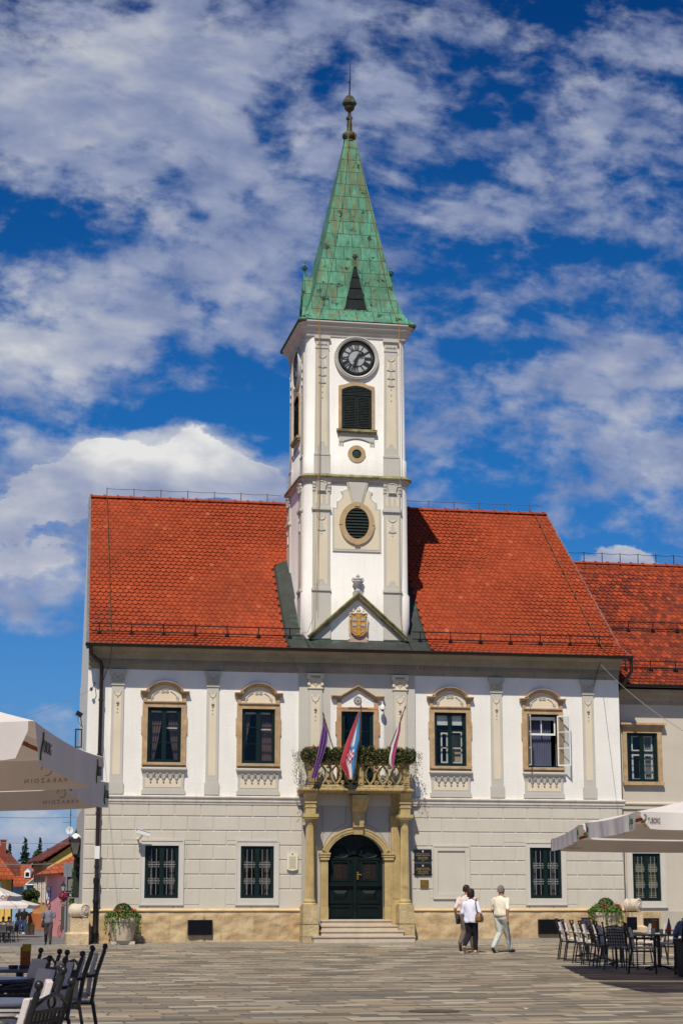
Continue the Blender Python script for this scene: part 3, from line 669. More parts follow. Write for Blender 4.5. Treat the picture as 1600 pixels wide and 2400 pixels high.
# ---------------- pilasters
def fmap(face):
    if face == 'front': return lambda u, d, z: (u, -d, z)
    return lambda u, d, z: (-TWX(z)-d, 1.6-u, z)
def TWX(z): return 1.58 if z > 14.2 else 1.64
def pilaster(x, z0, zb, zs, zt, wb, ws0, ws1, y0=0.0, panel=None, pc=CREAM, gm=GREYP, xf=None, style='cor', parent=None):
    par = parent or TH
    xf = xf or fmap('front'); m = MB(xf); B = lambda a, b, c, d, e, f: m.box(a, b, c, d, e, f)
    B(x-wb/2, x+wb/2, y0, y0+.06, z0, zb)
    m.add([(x-ws0/2, y0+.045, zb), (x+ws0/2, y0+.045, zb), (x+ws1/2, y0+.045, zs), (x-ws1/2, y0+.045, zs), (x-ws0/2, y0, zb), (x+ws0/2, y0, zb), (x+ws1/2, y0, zs), (x-ws1/2, y0, zs)], [(0,1,2,3),(0,4,7,3),(1,5,6,2)])
    p = part(m, 'pilaster', gm, par, smooth=0)
    z_a, z_b = panel; w0, w1 = ws0-.15, ws1-.15
    q = MB(xf); n = 10
    top = [(x+w1/2, z_b), (x+w1*.30, z_b)]+[(x+w1*.30*cos(pi*i/n), z_b-.10*sin(pi*i/n)) for i in range(1, n)]+[(x-w1*.30, z_b), (x-w1/2, z_b)]
    bot = [(x-w0/2, z_a), (x+w0/2, z_a)] if style != 'tower' else [(x-w0/2, z_a), (x-w0*.28, z_a+.02)]+[(x-w0*.28*cos(pi*i/n), z_a+.03+.13*sin(pi*i/n)) for i in range(n+1)]+[(x+w0*.28, z_a+.02), (x+w0/2, z_a)]
    q.face([(a, y0+.049, b) for a, b in bot+top]); part(q, 'pilaster_panel', pc, p, smooth=0)
    return p
def relief_drop(x, zt, y, xf=None, par=None, s=1.0):
    r = MB(xf); r.tube([(x+.095*s*cos(pi+pi*i/8), y, zt-.13*s*sin(pi*i/8)) for i in range(9)], .010, 5)
    r.sphere((x-.095*s, y, zt+.01), .014, 5); r.sphere((x+.095*s, y, zt+.01), .014, 5); r.sphere((x, y, zt-.16*s), .018, 5)
    r.lathe([(.02, zt-.27*s), (.05, zt-.33*s), (.015, zt-.36*s)], (x, y, 0), 7); r.sphere((x, y, zt-.40*s), .03, 6, .5); r.sphere((x, y, zt-.50*s), .02, 6); r.sphere((x, y, zt-.61*s), .018, 6)
    part(r, 'drop_relief', STONE, par)
for x in (-7.165, -4.36, 4.32, 7.235):
    p = pilaster(x, 4.485, 4.83, 7.70, 8.15, .435, .37, .355, panel=(5.04, 7.52)); relief_drop(x, 7.47, -.055, par=p)
    c = MB(); c.box(x-.20, x+.20, -.075, 0, 7.66, 7.695)
    for i, (wd, d, z0, z1) in enumerate(((.36, .06, 7.70, 7.80), (.38, .08, 7.80, 7.93), (.43, .11, 7.93, 8.03), (.48, .14, 8.03, 8.12))): c.box(x-wd/2, x+wd/2, -d, 0, z0, z1)
    for i in range(5): c.tube([(x-.14+.07*i, -.075, 7.70), (x-.14+.07*i, -.09, 7.90)], .013, 5)
    for a in (-1, 1):
        c.lathe([(.001, -.02), (.055, -.015), (.06, .02), (.03, .03)], (x+a*.19, -.13, 8.02), 9, 'y'); c.sphere((x+a*.17, -.09, 7.80), .035, 6)
        c.tube([(x+a*.05, -.10, 7.82), (x+a*.09, -.13, 7.90), (x+a*.16, -.14, 7.96)], .02, 5)
    part(c, 'pilaster_capital', GREYP, p)
for x in (-1.29, 1.30):
    p = pilaster(x, 4.485, 4.83, 7.66, 8.15, .50, .44, .42, y0=.08, panel=(5.04, 7.50)); relief_drop(x, 7.42, -.135, par=p, s=1.15)
    c = MB(); c.box(x-.235, x+.235, -.155, -.08, 7.665, 7.70); c.box(x-.20, x+.20, -.135, -.08, 7.70, 8.0); c.box(x-.26, x+.26, -.20, -.08, 8.05, 8.12)
    for a in (-1, 1):
        for z, r_ in ((8.0, .065), (7.80, .045), (7.90, .03)): c.lathe([(.001, -.03), (r_, -.025), (r_, .03), (.02, .04)], (x+a*.20, -.15, z), 9, 'y')
    c.tube([(x-.09, -.14, 7.83), (x, -.15, 7.77), (x+.09, -.14, 7.83)], .014, 5); c.tube([(x, -.15, 7.73), (x, -.15, 7.90)], .012, 5); garland(c, x-.11, x+.11, 8.02, .09, -.15)
    part(c, 'pilaster_capital', CREAM, p)
# ---------------- balcony door window
g = MB(); g.box(-.82, -.49, -.088, -.08, 4.6, 7.37); g.box(.49, .81, -.088, -.08, 4.6, 7.37); g.box(-.49, .49, -.088, -.08, 7.0, 7.37); part(g, 'white_wall_panel', WHITE, smooth=0)
fr = MB(); gl = MB(); fr.frame(-.5, .5, 4.68, 7.0, .07, -.07, .03); fr.box(-.04, .04, -.07, .03, 4.7, 6.93)
for a, b in ((-.44, -.03), (.03, .44)): pane_grid(fr, gl, a, b, 4.75, 6.94, -.04, zs=[6.42, 5.75], w=.06)
wf = part(fr, 'balcony_window', GREEN, smooth=0); part(gl, 'window_pane', GLASS, wf, smooth=0)
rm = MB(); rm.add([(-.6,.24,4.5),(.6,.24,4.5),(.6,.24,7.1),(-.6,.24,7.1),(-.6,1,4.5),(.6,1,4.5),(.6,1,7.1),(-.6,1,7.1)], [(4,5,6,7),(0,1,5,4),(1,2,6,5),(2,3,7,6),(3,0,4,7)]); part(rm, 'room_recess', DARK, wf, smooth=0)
s = MB(); s.ring([(-.635,4.6),(.635,4.6),(.635,7.13),(-.635,7.13)], [(-.5,4.6),(.5,4.6),(.5,7.0),(-.5,7.0)], -.145, -.08)
for a in (-1, 1):
    s.box(min(a*.50, a*.625), max(a*.50, a*.625), -.13, -.08, 7.13, 7.37); s.box(a*.655-.02, a*.655+.02, -.14, -.08, 6.3, 6.7)
s.box(-.30, .30, -.17, -.08, 7.10, 7.135); s.box(-.6, .6, -.155, -.08, 7.075, 7.10)
part(s, 'stone_surround', mat('pinkish_sandstone', (.46, .28, .16), .85, .2, 5, 40, .006), wf, smooth=0)
h = MB(); hood(h, 0, True); part(h, 'hood_mould', SAND, wf, smooth=20)
t = MB(); t.prism([(-.55, 7.13), (.55, 7.13), (.55, 7.34), (0, 7.66), (-.55, 7.34)], -.10, -.08); part(t, 'tympanum', WHITE, wf, smooth=0)
r = MB(); r.lathe([(.001, -.155), (.03, -.16), (.04, -.135), (.06, -.13), (.11, -.14), (.125, -.12), (.125, -.10)], (0, 0, 7.35), 20, 'y')
for i in range(12): r.sphere((.095*cos(i*pi/6), -.14, 7.35+.095*sin(i*pi/6)), .02, 5)
part(r, 'rosette', STONE, wf)
# ------------------------------------------------------------------ roofs
RP = [(-.62, 8.80), (.10, 9.19), (5.2, 14.36)]          # main roof section (y,z)
def roofz(y, prof=RP):
    for (a, b), (c, d) in zip(prof, prof[1:]):
        if y <= c or (c, d) == prof[-1]: return b+(d-b)*(y-a)/(c-a)
def tiled(m, prof, xl, xr, w=.172, row=.192, skip=None, rnd=None, ln=.235):
    """beaver-tail tiles laid in courses up a section profile; xl, xr give the verge at each y"""
    rnd = rnd or random.Random(5)
    L = [0]
    for (a, b), (c, d) in zip(prof, prof[1:]): L.append(L[-1]+hypot(c-a, d-b))
    def pt(s):
        s = max(0, s)
        for i in range(len(prof)-1):
            if s <= L[i+1] or i == len(prof)-2:
                t = (s-L[i])/(L[i+1]-L[i]); a, b = prof[i]; c, d = prof[i+1]; l = L[i+1]-L[i]
                return a+(c-a)*t, b+(d-b)*t, -(d-b)/l, (c-a)/l
    n = int(L[-1]/row)
    for k in range(n+1):
        s0 = k*row; y, z, ny, nz = pt(s0); a, b = xl(y), xr(y)
        off = (k % 2)*w/2; i0 = int(floor((a-off)/w)); i1 = int((b-off)/w)+1
        for i in range(i0, i1+1):
            c = off+i*w+w/2
            x0, x1 = max(a, c-w/2+.002), min(b, c+w/2-.002)
            if x1-x0 < .03: continue
            if skip and skip((x0+x1)/2, y): continue
            j = rnd.uniform(-.008, .008)+.012*sin(cx_*.9+k*.07) if False else rnd.uniform(-.008, .008)+.010*sin(c*1.3+k*.11); tl = rnd.uniform(-.004, .009)+.012*sin(c*.9+1.7*sin(k*.13)); h = (x1-x0)/2; cc = (x0+x1)/2
            front = []
            for u, v in ((-1, .062), (-.85, .012), (-.48, -.030), (0, -.046), (.48, -.030), (.85, .012), (1, .062)):
                yy, zz, a_, b_ = pt(s0+v+j) if s0+v > 0 else (y+(v+j)*nz, z-(v+j)*ny, ny, nz)
                front.append((cc+u*h, yy, zz, a_, b_))
            t0 = .038+tl
            y2, z2, a2, b2 = pt(min(s0+ln, L[-1]))
            top = [(x1, y2+a2*.006, z2+b2*.006), (x0, y2+a2*.006, z2+b2*.006)]
            up = [(p[0], p[1]+p[3]*t0, p[2]+p[4]*t0) for p in front]; dn = [(p[0], p[1]+p[3]*(t0-.024), p[2]+p[4]*(t0-.024)) for p in front]
            m.add(up+top+dn, [(0,1,2,3,4,5,6,7,8)]+[(i_, 9+i_, 10+i_, i_+1) for i_ in range(6)]+[(0,8,9)]+[(7,6,15)])
def vl(y): return -8.10+.045*(y+.6)
def vr(y): return 8.44-.135*(y+.6)
def skipT(x, y): return (-2.16 < x < 2.16 and y < 2.75) or (-1.6 < x < 1.6 and y < 3.1) or (-1.6 < x < -0.0 and False)
g = MB(); tiled(g, RP, vl, vr, skip=skipT)
roof = part(g, 'tiled_roof', TILE, smooth=0)
g = MB()                                                  # boarding below the tiles and back slope
B3 = [(vl(-.6), -.62, 8.78), (vr(-.6), -.62, 8.78), (vr(.1), .1, 9.17), (vl(.1), .1, 9.17), (vr(5.2), 5.2, 14.34), (vl(5.2), 5.2, 14.34), (vr(11)-.2, 11, 8.7), (vl(11), 11, 8.7)]
g.add(B3, [(0,1,2,3), (3,2,4,5), (5,4,6,7)])
part(g, 'roof_deck', mat('dark_red_underlay', (.12, .03, .015), .9, .2, 3, 20, 0), roof, smooth=0)
g = MB()                                                  # ridge tiles
def ridge(m, xa, xb, y, z, stp=.43, r=.085):
    x = xa
    while x < xb-.05:
        e = min(x+stp+.03, xb); m.lathe([(r*1.18, x), (r*1.18, x+.05), (r, x+.055), (r*.95, e)], (0, y, z-.03), 8, 'x', -.15, pi+.15) if False else m.loft([[(xx, y+rr*cos(a), z-.04+rr*sin(a)) for a in [pi*i/8 for i in range(9)]] for xx, rr in ((x, r*1.35), (x+.07, r*1.35), (x+.075, r), (e, r*.92))], False)
        x += stp
for a, b in ((vl(5.2), -1.5), (1.5, vr(5.2))): ridge(g, a, b, 5.2, 14.42)
g.loft([[(x, 5.2+.08*cos(a), 14.38+.08*sin(a)) for a in [pi*i/6 for i in range(7)]] for x in (-1.6, 1.6)], False)
part(g, 'ridge_tiles', TILE, roof, smooth=50)
g = MB()                                                  # verge boards
g.loft([[(vl(y)-.05, y, roofz(y)-.16), (vl(y)-.05, y, roofz(y)+.05), (vl(y)+.03, y, roofz(y)+.05), (vl(y)+.03, y, roofz(y)-.16)] for y in (-.62, .1, 5.2)])
VG = mat('verge_grey_metal', (.16, .15, .15), .6, .2, 5, 30, 0); part(g, 'verge_flashing', VG, roof, smooth=0); g = MB()
g.loft([[(vr(y)-.03, y, roofz(y)-.16), (vr(y)-.03, y, roofz(y)+.03), (vr(y)+.03, y, roofz(y)+.03), (vr(y)+.03, y, roofz(y)-.16)] for y in (-.62, .1, 5.2)])
part(g, 'verge_flashing', VG, roof, smooth=0)
# copper flashing round the tower foot
g = MB(); e = .035
def rp(x, y): return (x, y-.7*e, roofz(y)+.7*e)
for a in (-1, 1):
    L_ = []
    for y in (-.62, .1, .7, 1.3, 1.9, 2.6): L_.append([rp(a*1.55, y), rp(a*(2.16-.01*y), y)])
    g.loft(L_, False, False)
    g.loft([[(q[1][0], q[1][1], q[1][2]), (q[1][0]+a*.0, q[1][1]+.02, q[1][2]-.06)] for q in L_], False, False)
    g.loft([[(q[1][0]-a*.03, q[1][1]-.01, q[1][2]+.01), (q[1][0]-a*.0, q[1][1]-.03, q[1][2]+.04), (q[1][0]+a*.03, q[1][1]-.01, q[1][2]+.0)] for q in L_], False, False)
g.face([rp(-2.155, 2.6), rp(-1.55, 2.6), rp(-1.55, 3.0), rp(-2.0, 2.8)]); g.face([rp(2.155, 2.6), rp(1.55, 2.6), rp(1.55, 3.0), rp(2.0, 2.8)])
g.loft([[rp(-1.6, y), rp(1.6, y)] for y in (-.62, -.2, .06)], False, False)
for i in range(9): x = -1.6+.4*i; g.tube([rp(x, -.6), rp(x, 0)], .010, 4)
part(g, 'copper_flashing', COPD, smooth=0)
# gutter
def gutter(m, pts, r=.085):
    m.loft([[(p[0], p[1]-r*cos(a), p[2]-r*sin(a)) for a in [pi*i/7 for i in range(8)]] for p in pts]+[], False, False)
    m.tube([(p[0], p[1]-r, p[2]) for p in pts], .018, 5)
    for e_ in (pts[0], pts[-1]): m.face([(e_[0], e_[1]-r*cos(a), e_[2]-r*sin(a)) for a in [pi*i/7 for i in range(8)]])
g = MB(); gutter(g, [(vl(-.6)-.08, -.69, 8.79), (vr(-.6)+.06, -.69, 8.79)])
gu = part(g, 'roof_gutter', BROWN, smooth=50)
def pipe(m, pts, r=.058, collars=()):
    m.tube(pts, r, 10)
    for z in collars:
        for i in range(len(pts)-1):
            a, b = pts[i], pts[i+1]
            if min(a[2], b[2]) <= z <= max(a[2], b[2]) and abs(a[2]-b[2]) > .2:
                t = (z-a[2])/(b[2]-a[2]); c = (a[0]+(b[0]-a[0])*t, a[1]+(b[1]-a[1])*t)
                m.lathe([(r, z-.04), (r+.018, z-.03), (r+.018, z+.03), (r, z+.04)], (c[0], c[1], 0), 10); break
g = MB(); pipe(g, [(-8.02, -.66, 8.75), (-8.02, -.62, 8.55), (-7.98, -.55, 8.48), (-7.70, -.22, 8.28), (-7.66, -.16, 8.18), (-7.66, -.16, 2.05)], .058, (7.2, 5.6, 3.9, 2.4))
dp = part(g, 'downpipe', BROWN)
g = MB(); g.lathe([(.001, 2.10), (.085, 2.08), (.095, 1.98), (.075, 1.90), (.075, 1.50), (.095, 1.45), (.09, 1.38), (.075, 1.34), (.075, .62), (.10, .58), (.10, .50), (.08, .45), (.08, .28), (.13, .25), (.13, .1)], (-7.66, -.17, 0), 12); part(g, 'cast_iron_foot', BLACK, dp)
g = MB(); g.box(-7.735, -7.59, -.235, -.225, 2.62, 2.98); part(g, 'white_sticker', WPAINT, dp, smooth=0)
g = MB(); pipe(g, [(8.46, -.64, 8.74), (8.47, -.60, 8.35), (8.36, -.2, 8.02), (8.33, .35, 7.85), (8.32, .48, 7.6), (8.32, .48, .3)], .055, (6, 4, 2)); part(g, 'downpipe', BROWN)
# snow rails
def snow_rail(xa, xb, y, step=.95, prof=RP, par=None):
    g = MB(); z = roofz(y, prof)+.06
    for h in (.05, .27): g.tube([(xa, y-.02, z+h), (xb, y-.02, z+h)], .018, 5)
    x = xa+.25
    while x < xb:
        g.tube([(x, y+.12, z+.08), (x, y-.02, z+.0), (x, y-.03, z+.29)], .016, 4); g.box(x-.06, x+.06, y-.07, y+.10, z-.03, z+.02); x += step
    return g
for a, b in ((-8.0, -1.72), (1.72, 8.1)): part(snow_rail(a, b, .02), 'snow_guard_rail', BLACK)
def lightning(par, side):
    g = MB()
    for a, b in (((-7.3, -1.55),) if side < 0 else ((1.75, 7.2),)):
        pts = []; x = a; 
        while x <= b+.01: pts.append(x); x += .885
        g.tube([(p+q*.44, 5.2, 14.70-.02*q) for p in pts for q in (0, 1)], .008, 4)
        for p in pts: g.tube([(p, 5.2, 14.4), (p, 5.2, 14.73)], .014, 5)
    n = 12
    def down(xa, xb, y0_, y1_):
        P = [(xa+(xb-xa)*i/n, y0_+(y1_-y0_)*i/n-.07, roofz(y0_+(y1_-y0_)*i/n)+.10+.02*(i % 2)) for i in range(n+1)]
        g.tube(P, .010, 4)
        for p in P[1:-1:1]: g.box(p[0]-.02, p[0]+.02, p[1]-.03, p[1]+.03, p[2]-.06, p[2]+.0)
    if side > 0: down(7.2, 7.72, 5.15, -.6); return g
    down(-7.3, -7.42, 5.15, -.6)
    g.tube([(-7.42, -.66, 8.75), (-7.43, -.66, 8.6), (-7.45, -.2, 8.2), (-7.5, -.06, 8.1), (-7.6, -.1, 7.8)], .012, 5)
    return g
for q in (-1, 1): part(lightning(TH, q), 'lightning_conductor', mat('rusty_wire', (.13, .08, .04), .7, .2, 5, 30, 0))
# ------------------------------------------------------------------ tower
def rr(x0, x1, y0, y1, r, z=None, n=6):
    P = []
    for cx, cy, a in ((x1-r, y0+r, -90), (x1-r, y1-r, 0), (x0+r, y1-r, 90), (x0+r, y0+r, 180)):
        for i in range(n+1): t = radians(a+90*i/n); P.append((cx+r*cos(t), cy+r*sin(t)))
    return P if z is None else [(p[0], p[1], z) for p in P]
g = MB()
g.loft([rr(-hx, hx, -ex, 3.2+ex, .27, z) for hx, ex, z in ((1.56, 0, 8.9), (1.62, 0, 9.3), (1.69, .035, 9.7), (1.69, .035, 10.58), (1.645, .0, 10.66), (1.64, 0, 14.12))])
g.loft([rr(-hx, hx, -ex, 3.2+ex, .27, z) for hx, ex, z in ((1.625, .03, 14.25), (1.625, .03, 14.82), (1.59, 0, 14.87), (1.58, 0, 18.85))])
part(g, 'tower_wall', WHITE, smooth=50)
def corn(m, hx, prof, r=.27): m.sweep(list(reversed(rr(-hx, hx, 0, 3.2, r)))[::-1], prof, True)
g = MB(); corn(g, 1.58, [(-.02, 18.66), (.03, 18.70), (.05, 18.80), (.10, 18.84), (.12, 18.92), (.19, 18.97), (.21, 19.05), (.27, 19.10), (.27, 19.17), (-.02, 19.2)], .05)
part(g, 'tower_cornice', mat('tower_cornice_plaster', (.55, .50, .44), .9, .08, 2, 30, .003), smooth=30)
g = MB(); corn(g, 1.62, [(-.02, 13.98), (.03, 14.01), (.05, 14.08), (.10, 14.11), (.12, 14.17), (.10, 14.18)], .25); part(g, 'tower_string_course', mat('string_grey_plaster', (.44, .40, .35), .9, .15, 3, 30, .004), smooth=30)
g = MB(); corn(g, 1.62, [(-.02, 14.165), (.15, 14.17), (.17, 14.21), (.15, 14.25), (-.02, 14.33)], .25); part(g, 'tower_ledge_stone', MOSS, smooth=30)
TFACES = ('front', 'left')
def tower_pilasters(face):
    xf = fmap(face)
    for x in (-1.085, 1.09):
        p = pilaster(x, 14.3, 14.90, 18.32, 18.7, .51, .46, .41, panel=(15.15, 18.12), xf=xf, style='tower')
        c = MB(xf); c.box(x-.25, x+.25, 0, .075, 14.88, 14.94)
        c.box(x-.215, x+.215, 0, .065, 18.30, 18.335); c.box(x-.205, x+.205, 0, .055, 18.33, 18.60); c.box(x-.25, x+.25, 0, .11, 18.60, 18.68)
        for i in range(3):
            c.tube([(x-.12+.12*i, .07, 18.50), (x-.12+.12*i, .075, 18.42)], .014, 5); garland(c, x-.17+.11*i, x-.06+.11*i, 18.40, -.05, .065)
        part(c, 'pilaster_capital', GREYP, p)
        b = MB(xf)
        for i, zc in enumerate((17.80, 17.52, 17.27)):
            h = .25-.03*i; w_ = .135-.012*i
            b.prism([(x-w_, zc-h*.40), (x-w_*.72, zc-h*.30), (x-w_*.45, zc+h*.15), (x-w_*.3, zc+h*.42), (x, zc+h*.5), (x+w_*.3, zc+h*.42), (x+w_*.45, zc+h*.15), (x+w_*.72, zc-h*.30), (x+w_, zc-h*.40), (x, zc-h*.52)], .045, .075)
            b.sphere((x, .07, zc+h*.6), .018, 5)
        for z in (17.08, 16.90, 16.72): b.sphere((x, .06, z), .02, 5)
        b.tube([(x+.115*cos(pi+pi*i/8), .06, 18.10-.115*sin(pi*i/8)) for i in range(9)], .012, 5)
        part(b, 'bell_relief', GREYP, p)
        p = pilaster(x+.02*(1 if x > 0 else -1), 9.1 if abs(x) > 9 else 9.2, 10.62, 13.15, 14.05, .585, .535, .525, panel=(10.85, 13.0), xf=xf, style='tower'); x += .02*(1 if x > 0 else -1)
        c = MB(xf)
        for z in (10.65, 13.16): c.box(x-.30, x+.30, 0, .10, z, z+.06); c.box(x-.285, x+.285, 0, .08, z-.03, z+.10)
        c.box(x-.262, x+.262, 0, .045, 13.25, 14.05)
        c.prism([(x-.10, 13.78), (x+.10, 13.78), (x+.17, 14.02), (x-.17, 14.02)], .04, .10); c.tube([(x-.13, .09, 13.76), (x+.13, .09, 13.76)], .025, 6); c.tube([(x-.15, .09, 14.02), (x, .10, 14.05), (x+.15, .09, 14.02)], .022, 6)
        for a in (-1, 1):
            for k in range(3): c.box(x+a*.235-.045, x+a*.235+.045, .03, .10-.015*k, 13.96-.10*k, 14.03-.10*k)
        part(c, 'pilaster_capital', GREYP, p)
        q = MB(xf)
        for k in (-1, 0, 1): q.prism([(x+k*.165-.04, 13.35), (x+k*.165+.04, 13.35), (x+k*.165+.04, 13.60), (x+k*.165, 13.64), (x+k*.165-.04, 13.60)], .046, .049)
        part(q, 'flute_panel', CREAM, p, smooth=0)
        b = MB(xf); zc = 12.66; b.prism([(x-.125, zc-.12), (x-.09, zc-.09), (x-.055, zc+.06), (x-.035, zc+.12), (x, zc+.14), (x+.035, zc+.12), (x+.055, zc+.06), (x+.09, zc-.09), (x+.125, zc-.12), (x, zc-.15)], .045, .075)
        b.sphere((x, .06, zc+.2), .02, 5); b.sphere((x, .06, zc-.23), .02, 5); b.tube([(x+.13*cos(pi+pi*i/8), .06, 13.0-.15*sin(pi*i/8)) for i in range(9)], .012, 5)
        part(b, 'bell_relief', GREYP, p)
for f_ in TFACES: tower_pilasters(f_)
def arched(hw, z0, zs, zt, n=10):
    R_ = (hw*hw+(zt-zs)**2)/(2*(zt-zs)); cz = zt-R_; a = math.degrees(math.asin(hw/R_))
    return [(hw, z0), (hw, zs)]+arc(0, cz, R_, 90-a, 90+a, n)[1:-1]+[(-hw, zs), (-hw, z0)]
def louvre_window(face):
    xf = fmap(face)
    g = MB(xf); op = arched(.475, 15.76, 17.0, 17.14); ou = arched(.565, 15.76, 17.13, 17.26)
    ou = [(.565, 15.76), (.565, 17.13)]+[(x*.80 if abs(x) < .56 else x, z) for x, z in ou[2:-2]]+[(-.565, 17.13), (-.565, 15.76)]
    bk = MB(xf); bk.face([(x, .012, z) for x, z in op]); w_ = part(bk, 'bell_window', DARK, smooth=0)
    g.ring(ou, op, .055, 0); part(g, 'stone_surround', SAND, w_, smooth=30)
    g = MB(xf); g.box(-.63, .63, 0, .14, 15.66, 15.735); g.box(-.60, .60, 0, .10, 15.60, 15.66); part(g, 'window_sill', MOSS, w_, smooth=0)
    s = MB(xf)
    for a, b in ((-.44, -.01), (.01, .44)):
        s.frame(a, b, 15.80, 16.80, .05, .045, .02)
        z = 15.88
        while z < 16.74: s.add([(a+.05, .045, z), (b-.05, .045, z), (b-.05, .02, z+.036), (a+.05, .02, z+.036)], [(0,1,2,3)]); z += .052
    s.ring(arched(.46, 16.83, 16.99, 17.12), arched(.42, 16.87, 16.96, 17.08), .04, .015)
    z = 16.88
    while z < 17.06: s.add([(-.42, .04, z), (.42, .04, z), (.42, .018, z+.035), (-.42, .018, z+.035)], [(0,1,2,3)]); z += .05
    part(s, 'louvred_shutter', SLAT, w_, smooth=0)
    a = MB(xf); n = 12
    a.face([(-.56, .035, 15.6), (-.56, .035, 15.36)]+[(-.42, .035, 15.36)]+[(-.42+.84*i/n, .035, 15.36+.10*sin(pi*i/n)) for i in range(n+1)]+[(.56, .035, 15.36), (.56, .035, 15.6)])
    for sg in (-1, 1):
        for i in range(3):
            for z in (15.31, 15.26): a.sphere((sg*.49+(i-1)*.055, .025, z), .02, 5)
            a.tube([(sg*.49+(i-1)*.055, .03, 15.38), (sg*.49+(i-1)*.055, .03, 15.32)], .015, 4)
    part(a, 'window_apron', GREYP, w_, smooth=0)
for f_ in TFACES: louvre_window(f_)
# clocks
DIAL = mat('milky_dial_glass', (.40, .415, .40), .35, .08, 6, 20, 0)
NUM = mat('black_enamel', (.022, .020, .022), .5, .2, 8, 30, 0)
RINGM = mat('clock_stone_ring', (.48, .47, .42), .7, .1, 5, 30, .002)
def clock(face):
    xf0 = fmap(face); zc = 18.03; xf = lambda u, d, z: xf0(u, d, z+zc)
    g = MB(xf)
    def lz(prof, m): m.lathe(prof, (0, 0, 0), 48, 'y')
    lz([(.56, .02), (.575, .055), (.60, .085), (.625, .10), (.635, .075), (.66, .075), (.675, .10), (.70, .085), (.71, .04), (.71, 0)], g)
    ck = part(g, 'clock', RINGM, smooth=30)
    d = MB(xf); d.face([(u, .035, v) for u, v in arc(0, 0, .47, 0, 360, 48)[:-1]]); part(d, 'dial', DIAL, ck)
    n = MB(xf); n.ring(arc(0, 0, .575, 0, 360, 47)[:-1]+[(.575*cos(-.01), .575*sin(-.01))], arc(0, 0, .53, 0, 360, 47)[:-1]+[(.53*cos(-.01), .53*sin(-.01))], .055, .02)
    def annu(r1, r2, y0, y1): n.ring(arc(0, 0, r1, 0, 360, 48)[:-1], arc(0, 0, r2, 0, 360, 48)[:-1], y0, y1)
    annu(.575, .512, .055, .02); annu(.492, .455, .050, .03); annu(.272, .252, .050, .03)
    for i in range(60):
        a = i*pi/30; ca, sa = cos(a), sin(a); q = []
        for r_, t in ((.49, -.010), (.515, -.010), (.515, .010), (.49, .010)): q.append((r_*ca-t*sa, .048, r_*sa+t*ca))
        n.face(q)
    strokes = {'I': [((0, 0), (0, 1))], 'V': [((-.5, 1), (0, 0)), ((0, 0), (.5, 1))], 'X': [((-.5, 1), (.5, 0)), ((-.5, 0), (.5, 1))]}
    adv = {'I': .036, 'V': .085, 'X': .085}
    for k, s in enumerate(('XII', 'I', 'II', 'III', 'IIII', 'V', 'VI', 'VII', 'VIII', 'IX', 'X', 'XI')):
        a = pi/2-k*pi/6; tot = sum(adv[c] for c in s); u = -tot/2
        for c in s:
            uc = u+adv[c]/2; u += adv[c]; ww = .075
            for (xa, ya), (xb, yb) in strokes[c]:
                th = .013 if (c == 'I' or (xa < 0 and ya == 1)) else .006
                P = []
                for (x_, y_) in ((xa, ya), (xb, yb)):
                    P.append((uc+x_*ww*.8, .27+.185*y_))
                dx, dy = P[1][0]-P[0][0], P[1][1]-P[0][1]; l = hypot(dx, dy); nx, ny = -dy/l*th, dx/l*th
                q = [(P[0][0]+nx, P[0][1]+ny), (P[1][0]+nx, P[1][1]+ny), (P[1][0]-nx, P[1][1]-ny), (P[0][0]-nx, P[0][1]-ny)]
                n.face([(t*sin(a)+r_*cos(a), .046, -t*cos(a)+r_*sin(a)) for t, r_ in q])
    part(n, 'numeral_ring', NUM, ck, smooth=0)
    for ang, ln, nm, k in ((90-46, .30, 'hour_hand', 1.5), (90-197, .50, 'minute_hand', 1.0)):
        h = MB(xf); a = radians(ang); y = .075 if nm == 'hour_hand' else .09
        def L(r_, t): return (r_*cos(a)-t*sin(a), r_*sin(a)+t*cos(a))
        h.prism([L(-.12, -.018), L(0, -.022), L(ln*.6, -.014*k), L(ln, -.004), L(ln, .004), L(ln*.6, .014*k), L(0, .022), L(-.12, .018)], y, y-.012)
        if nm == 'hour_hand':
            for rr_, t, s in ((.19, .07, .035), (.19, -.07, .035), (.25, 0, .04), (.14, .04, .03), (.14, -.04, .03)):
                c = L(rr_, t); h.ring([(c[0]+s*cos(i*pi/6), c[1]+s*sin(i*pi/6)) for i in range(12)], [(c[0]+s*.5*cos(i*pi/6), c[1]+s*.5*sin(i*pi/6)) for i in range(12)], y, y-.01)
        else:
            for rr_, t, s in ((.14, .06, .028), (.14, -.06, .028), (.20, 0, .035), (.23, .05, .02), (.23, -.05, .02)):
                c = L(rr_, t); h.ring([(c[0]+s*cos(i*pi/6), c[1]+s*sin(i*pi/6)) for i in range(12)], [(c[0]+s*.5*cos(i*pi/6), c[1]+s*.5*sin(i*pi/6)) for i in range(12)], y, y-.01)
        h.lathe([(.001, y+.01), (.035, y), (.035, y-.02)], (0, 0, 0), 12, 'y')
        part(h, nm, NUM, ck, smooth=0)
for f_ in TFACES: clock(f_)
